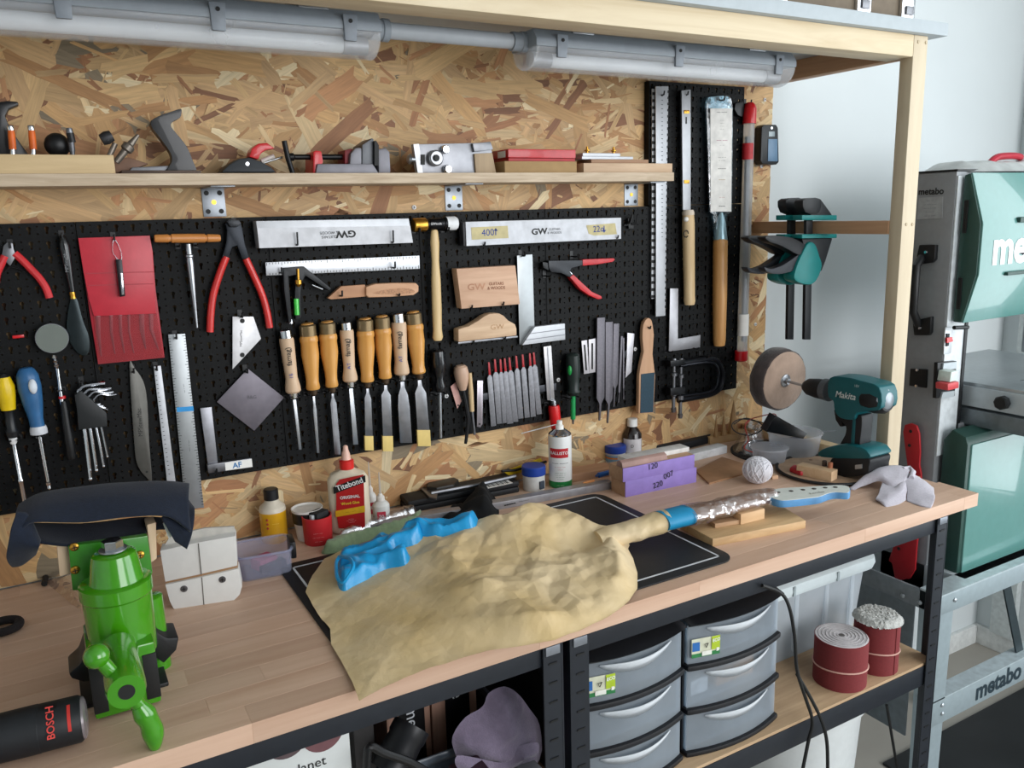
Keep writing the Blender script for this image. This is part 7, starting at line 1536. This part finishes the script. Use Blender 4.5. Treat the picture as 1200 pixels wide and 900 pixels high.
# table with fence rail, guide post
zt_ = atX(1125, 447, XC + .09).z
tb_ = G().bb(XC + .10, XC + .56, -.66, -.18, zt_ - .03, zt_).build('table', M('#aab1b4', .3, .6, var=.06), t, bev=.002); G().bb(XC + .20, XC + .56, -.47, -.468, zt_, zt_ + .0004).build('blade_slot', INK, tb_)
G().bb(XC + .093, XC + .10, -.68, -.2, zt_ - .055, zt_ - .008).build('side_rail', SL, t, bev=.002); q = Vector((XC + .093, -.50, zt_ - .03)); G().lathe(q, q - X_ * .022, [(0, .010), (.3, .016), (.9, .016), (1, .013)], 8).build('rail_knob', BLACK, t); G().bb(XC + .09, XC + .5, -.64, -.25, zt_ - .10, zt_ - .06).build('trunnion', M('#70787c', .4, .5), t, bev=.004)
G().bb(XC + .30, XC + .34, -.45, -.41, zt_ + .05, zs_b + .02).build('guide_post', SL, t, bev=.003); G().bb(XC + .25, XC + .36, -.48, -.44, zt_ + .09, zt_ + .13).build('blade_guide', STEELD, t, bev=.004); G().lathe((XC + .29, -.48, zt_ + .11), (XC + .29, -.50, zt_ + .11), [(0, .015), (1, .012)], 16).build('guide_knob', BLACK, t); G().bb(XC + .315, XC + .325, -.44, -.436, zt_ - .0, zt_ + .09).build('blade_guard', STEELD, t)
# red push stick on the column
t2 = thing('push_stick', 'red plastic push stick hanging on side of saw column', 'push stick', atX(1065, 640, XC - .012)); g = xs([(1058, 506), (1060, 498), (1067, 496), (1074, 499), (1077, 508), (1078, 530), (1077, 545), (1079, 555), (1079, 600), (1074, 640), (1072, 668), (1066, 678), (1049, 681), (1045, 660), (1041, 657), (1047, 640), (1060, 600), (1065, 560), (1061, 530)], XC - .016, .006); g.build('stick_body', M('#b02028', .4, var=.05), t2, bev=.002)
for px, py in ((1067, 505.5), (1065.5, 522), (1053, 643)): q = atX(px, py, XC - .0166); G().lathe(q, q + X_ * .001, [(0, .004), (1, .004)], 12).build('hole', INK, t2)
# dust bag and red clip on top
zt1 = zs_t + .003
t2 = thing('folded_bag', 'folded clear plastic bag lying on top of the band saw', 'plastic bag', (XC + .2, -.33, zt1)); P = [(XC + .02, -.38), (XC + .10, -.42), (XC + .35, -.42), (XC + .42, -.34), (XC + .30, -.26), (XC + .08, -.25)]
heap([(p.x, p.y) for p in spline([(a, b, 0) for a, b in P], 4, True)], lambda x, y, d: .022 * sst(0, .05, d) + .006 * vor(x, y, 30, 2) * sst(0, .02, d), .008, zt1 + .003).build('film', M('#b9bcba', .35, var=.2, scale=20), t2, smooth=1.)
t2 = thing('red_clamp', 'small red plastic clamp lying on the folded bag', 'clamp', (XC + .27, -.35, zt1 + .03)); G().tube(spline([(XC + .19, -.36, zt1 + .026), (XC + .22, -.36, zt1 + .040), (XC + .30, -.36, zt1 + .042), (XC + .33, -.36, zt1 + .028)], 5), .008, 10).build('arm', M('#a81c30', .35), t2); G().bb(XC + .31, XC + .33, -.37, -.35, zt1 + .022, zt1 + .045).build('white_end', M('#d8d0d2', .5), t2, bev=.002)
# stand
t = thing('saw_stand', 'grey steel stand with maker name carrying the band saw', 'stand', (1.95, -.4, 0)); ST = M('#9fadb2', .35, .35, var=.05)
YSF = -.52; xL = atY(1101, 720, YSF).x; xR = xL + .62
def ysl(pxs, Y, th, nm, m=ST, bev=.002): return ys(pxs, Y, th).build(nm, m, t, bev=bev)
zr1 = atY(1114, 696, YSF).z; zr0 = atY(1114, 717, YSF).z
G().bb(xL, xR, YSF, YSF + .006, zr0, zr1).build('top_rail', ST, t, bev=.001); G().bb(xL, xR, YSF, YSF + .05, zr1, zr1 + .004).build('top_flange', M('#b8c4c8', .35, .35), t)
zm1 = atY(1113, 815, YSF).z; zm0 = atY(1113, 842, YSF).z; G().bb(xL, xR, YSF, YSF + .006, zm0, zm1).build('name_rail', ST, t, bev=.001); G().bb(xL, xR, YSF, YSF + .04, zm1, zm1 + .003).build('name_flange', M('#b8c4c8', .35, .35), t)
q0 = atY(1143, 818, YSF - .0006); txt('metabo', Vector((q0.x, YSF - .0006, (zm0 + zm1) / 2 + .002)), X_, Z_, .062, M('#23323a', .5), t, bold=.03, align='LEFT')
for x, y in ((xL, YSF), (xR - .05, YSF), (xL, -.14), (xR - .05, -.14)):
    g = G().prism([(x, y, zr1), (x + .05, y, zr1), (x + .042, y, 0), (x, y, 0)], (0, .004, 0)); xx = x if x == xL else x + .046; g.prism([(xx, y, 0), (xx, y, zr1), (xx, y + .05, zr1), (xx, y + .04, 0)], (.004, 0, 0)); g.build('leg', ST, t)
G().bb(xL, xL + .006, YSF, -.10, zr0, zr1).build('side_rail', M('#7d8488', .4, .35), t, bev=.001); G().bb(xL, xR, -.142, -.136, zr0, zr1).build('back_rail', ST, t); G().prism([(xL, YSF + .06, zr0), (xL, -.14, zr0), (xL, -.14, .3), (xL, YSF + .06, .3)], (.004, 0, 0)).build('side_panel', M('#6f777b', .45, .3), t)
for px, py in ((1119, 703), (1104, 826), (1104, 836), (1058, 698), (1078, 706)):
    q = atY(px, py, YSF - .0005) if px > 1090 else atX(px, py, xL - .0005); dv = -Y_ if px > 1090 else -X_; G().lathe(q, q + dv * .004, [(0, .0055), (.5, .005), (1, .002)], 12).build('rivet', M('#aab2b6', .3, .6), t)
G().prism([(xL + .28, -.50, zr0 - .01), (xL + .31, -.50, zr0 - .01), (xL + .40, -.50, zm1), (xL + .37, -.50, zm1)], (0, .004, 0)).build('cross_brace', M('#2d383c', .5, .3), t); G().prism([(xL + .02, -.16, zr0 - .05), (xL + .02, -.16, zr0 - .075), (xR - .05, -.16, zm1 + .02), (xR - .05, -.16, zm1 + .045)], (0, .004, 0)).build('cross_brace', M('#39454a', .5, .3), t)
G().bb(XC + .0, xR - .02, -.5, -.16, zr1 + .004, .6125).build('saw_base', SL, t, bev=.003)
# finish hook and holder labels so that each names its tool
def finish(objs, what):
    by = {}
    for o, d in objs: by.setdefault(d, []).append(o)
    for d, l in by.items():
        l.sort(key=lambda o: o.location.x)
        for i, o in enumerate(l):
            o['label'] = ('' if len(l) == 1 else ('left ' if i == 0 else 'right ')) + what + ' ' + d
finish(HOOKS, 'black hook holding the'); finish(HOLDERS, 'black two prong holder under the')
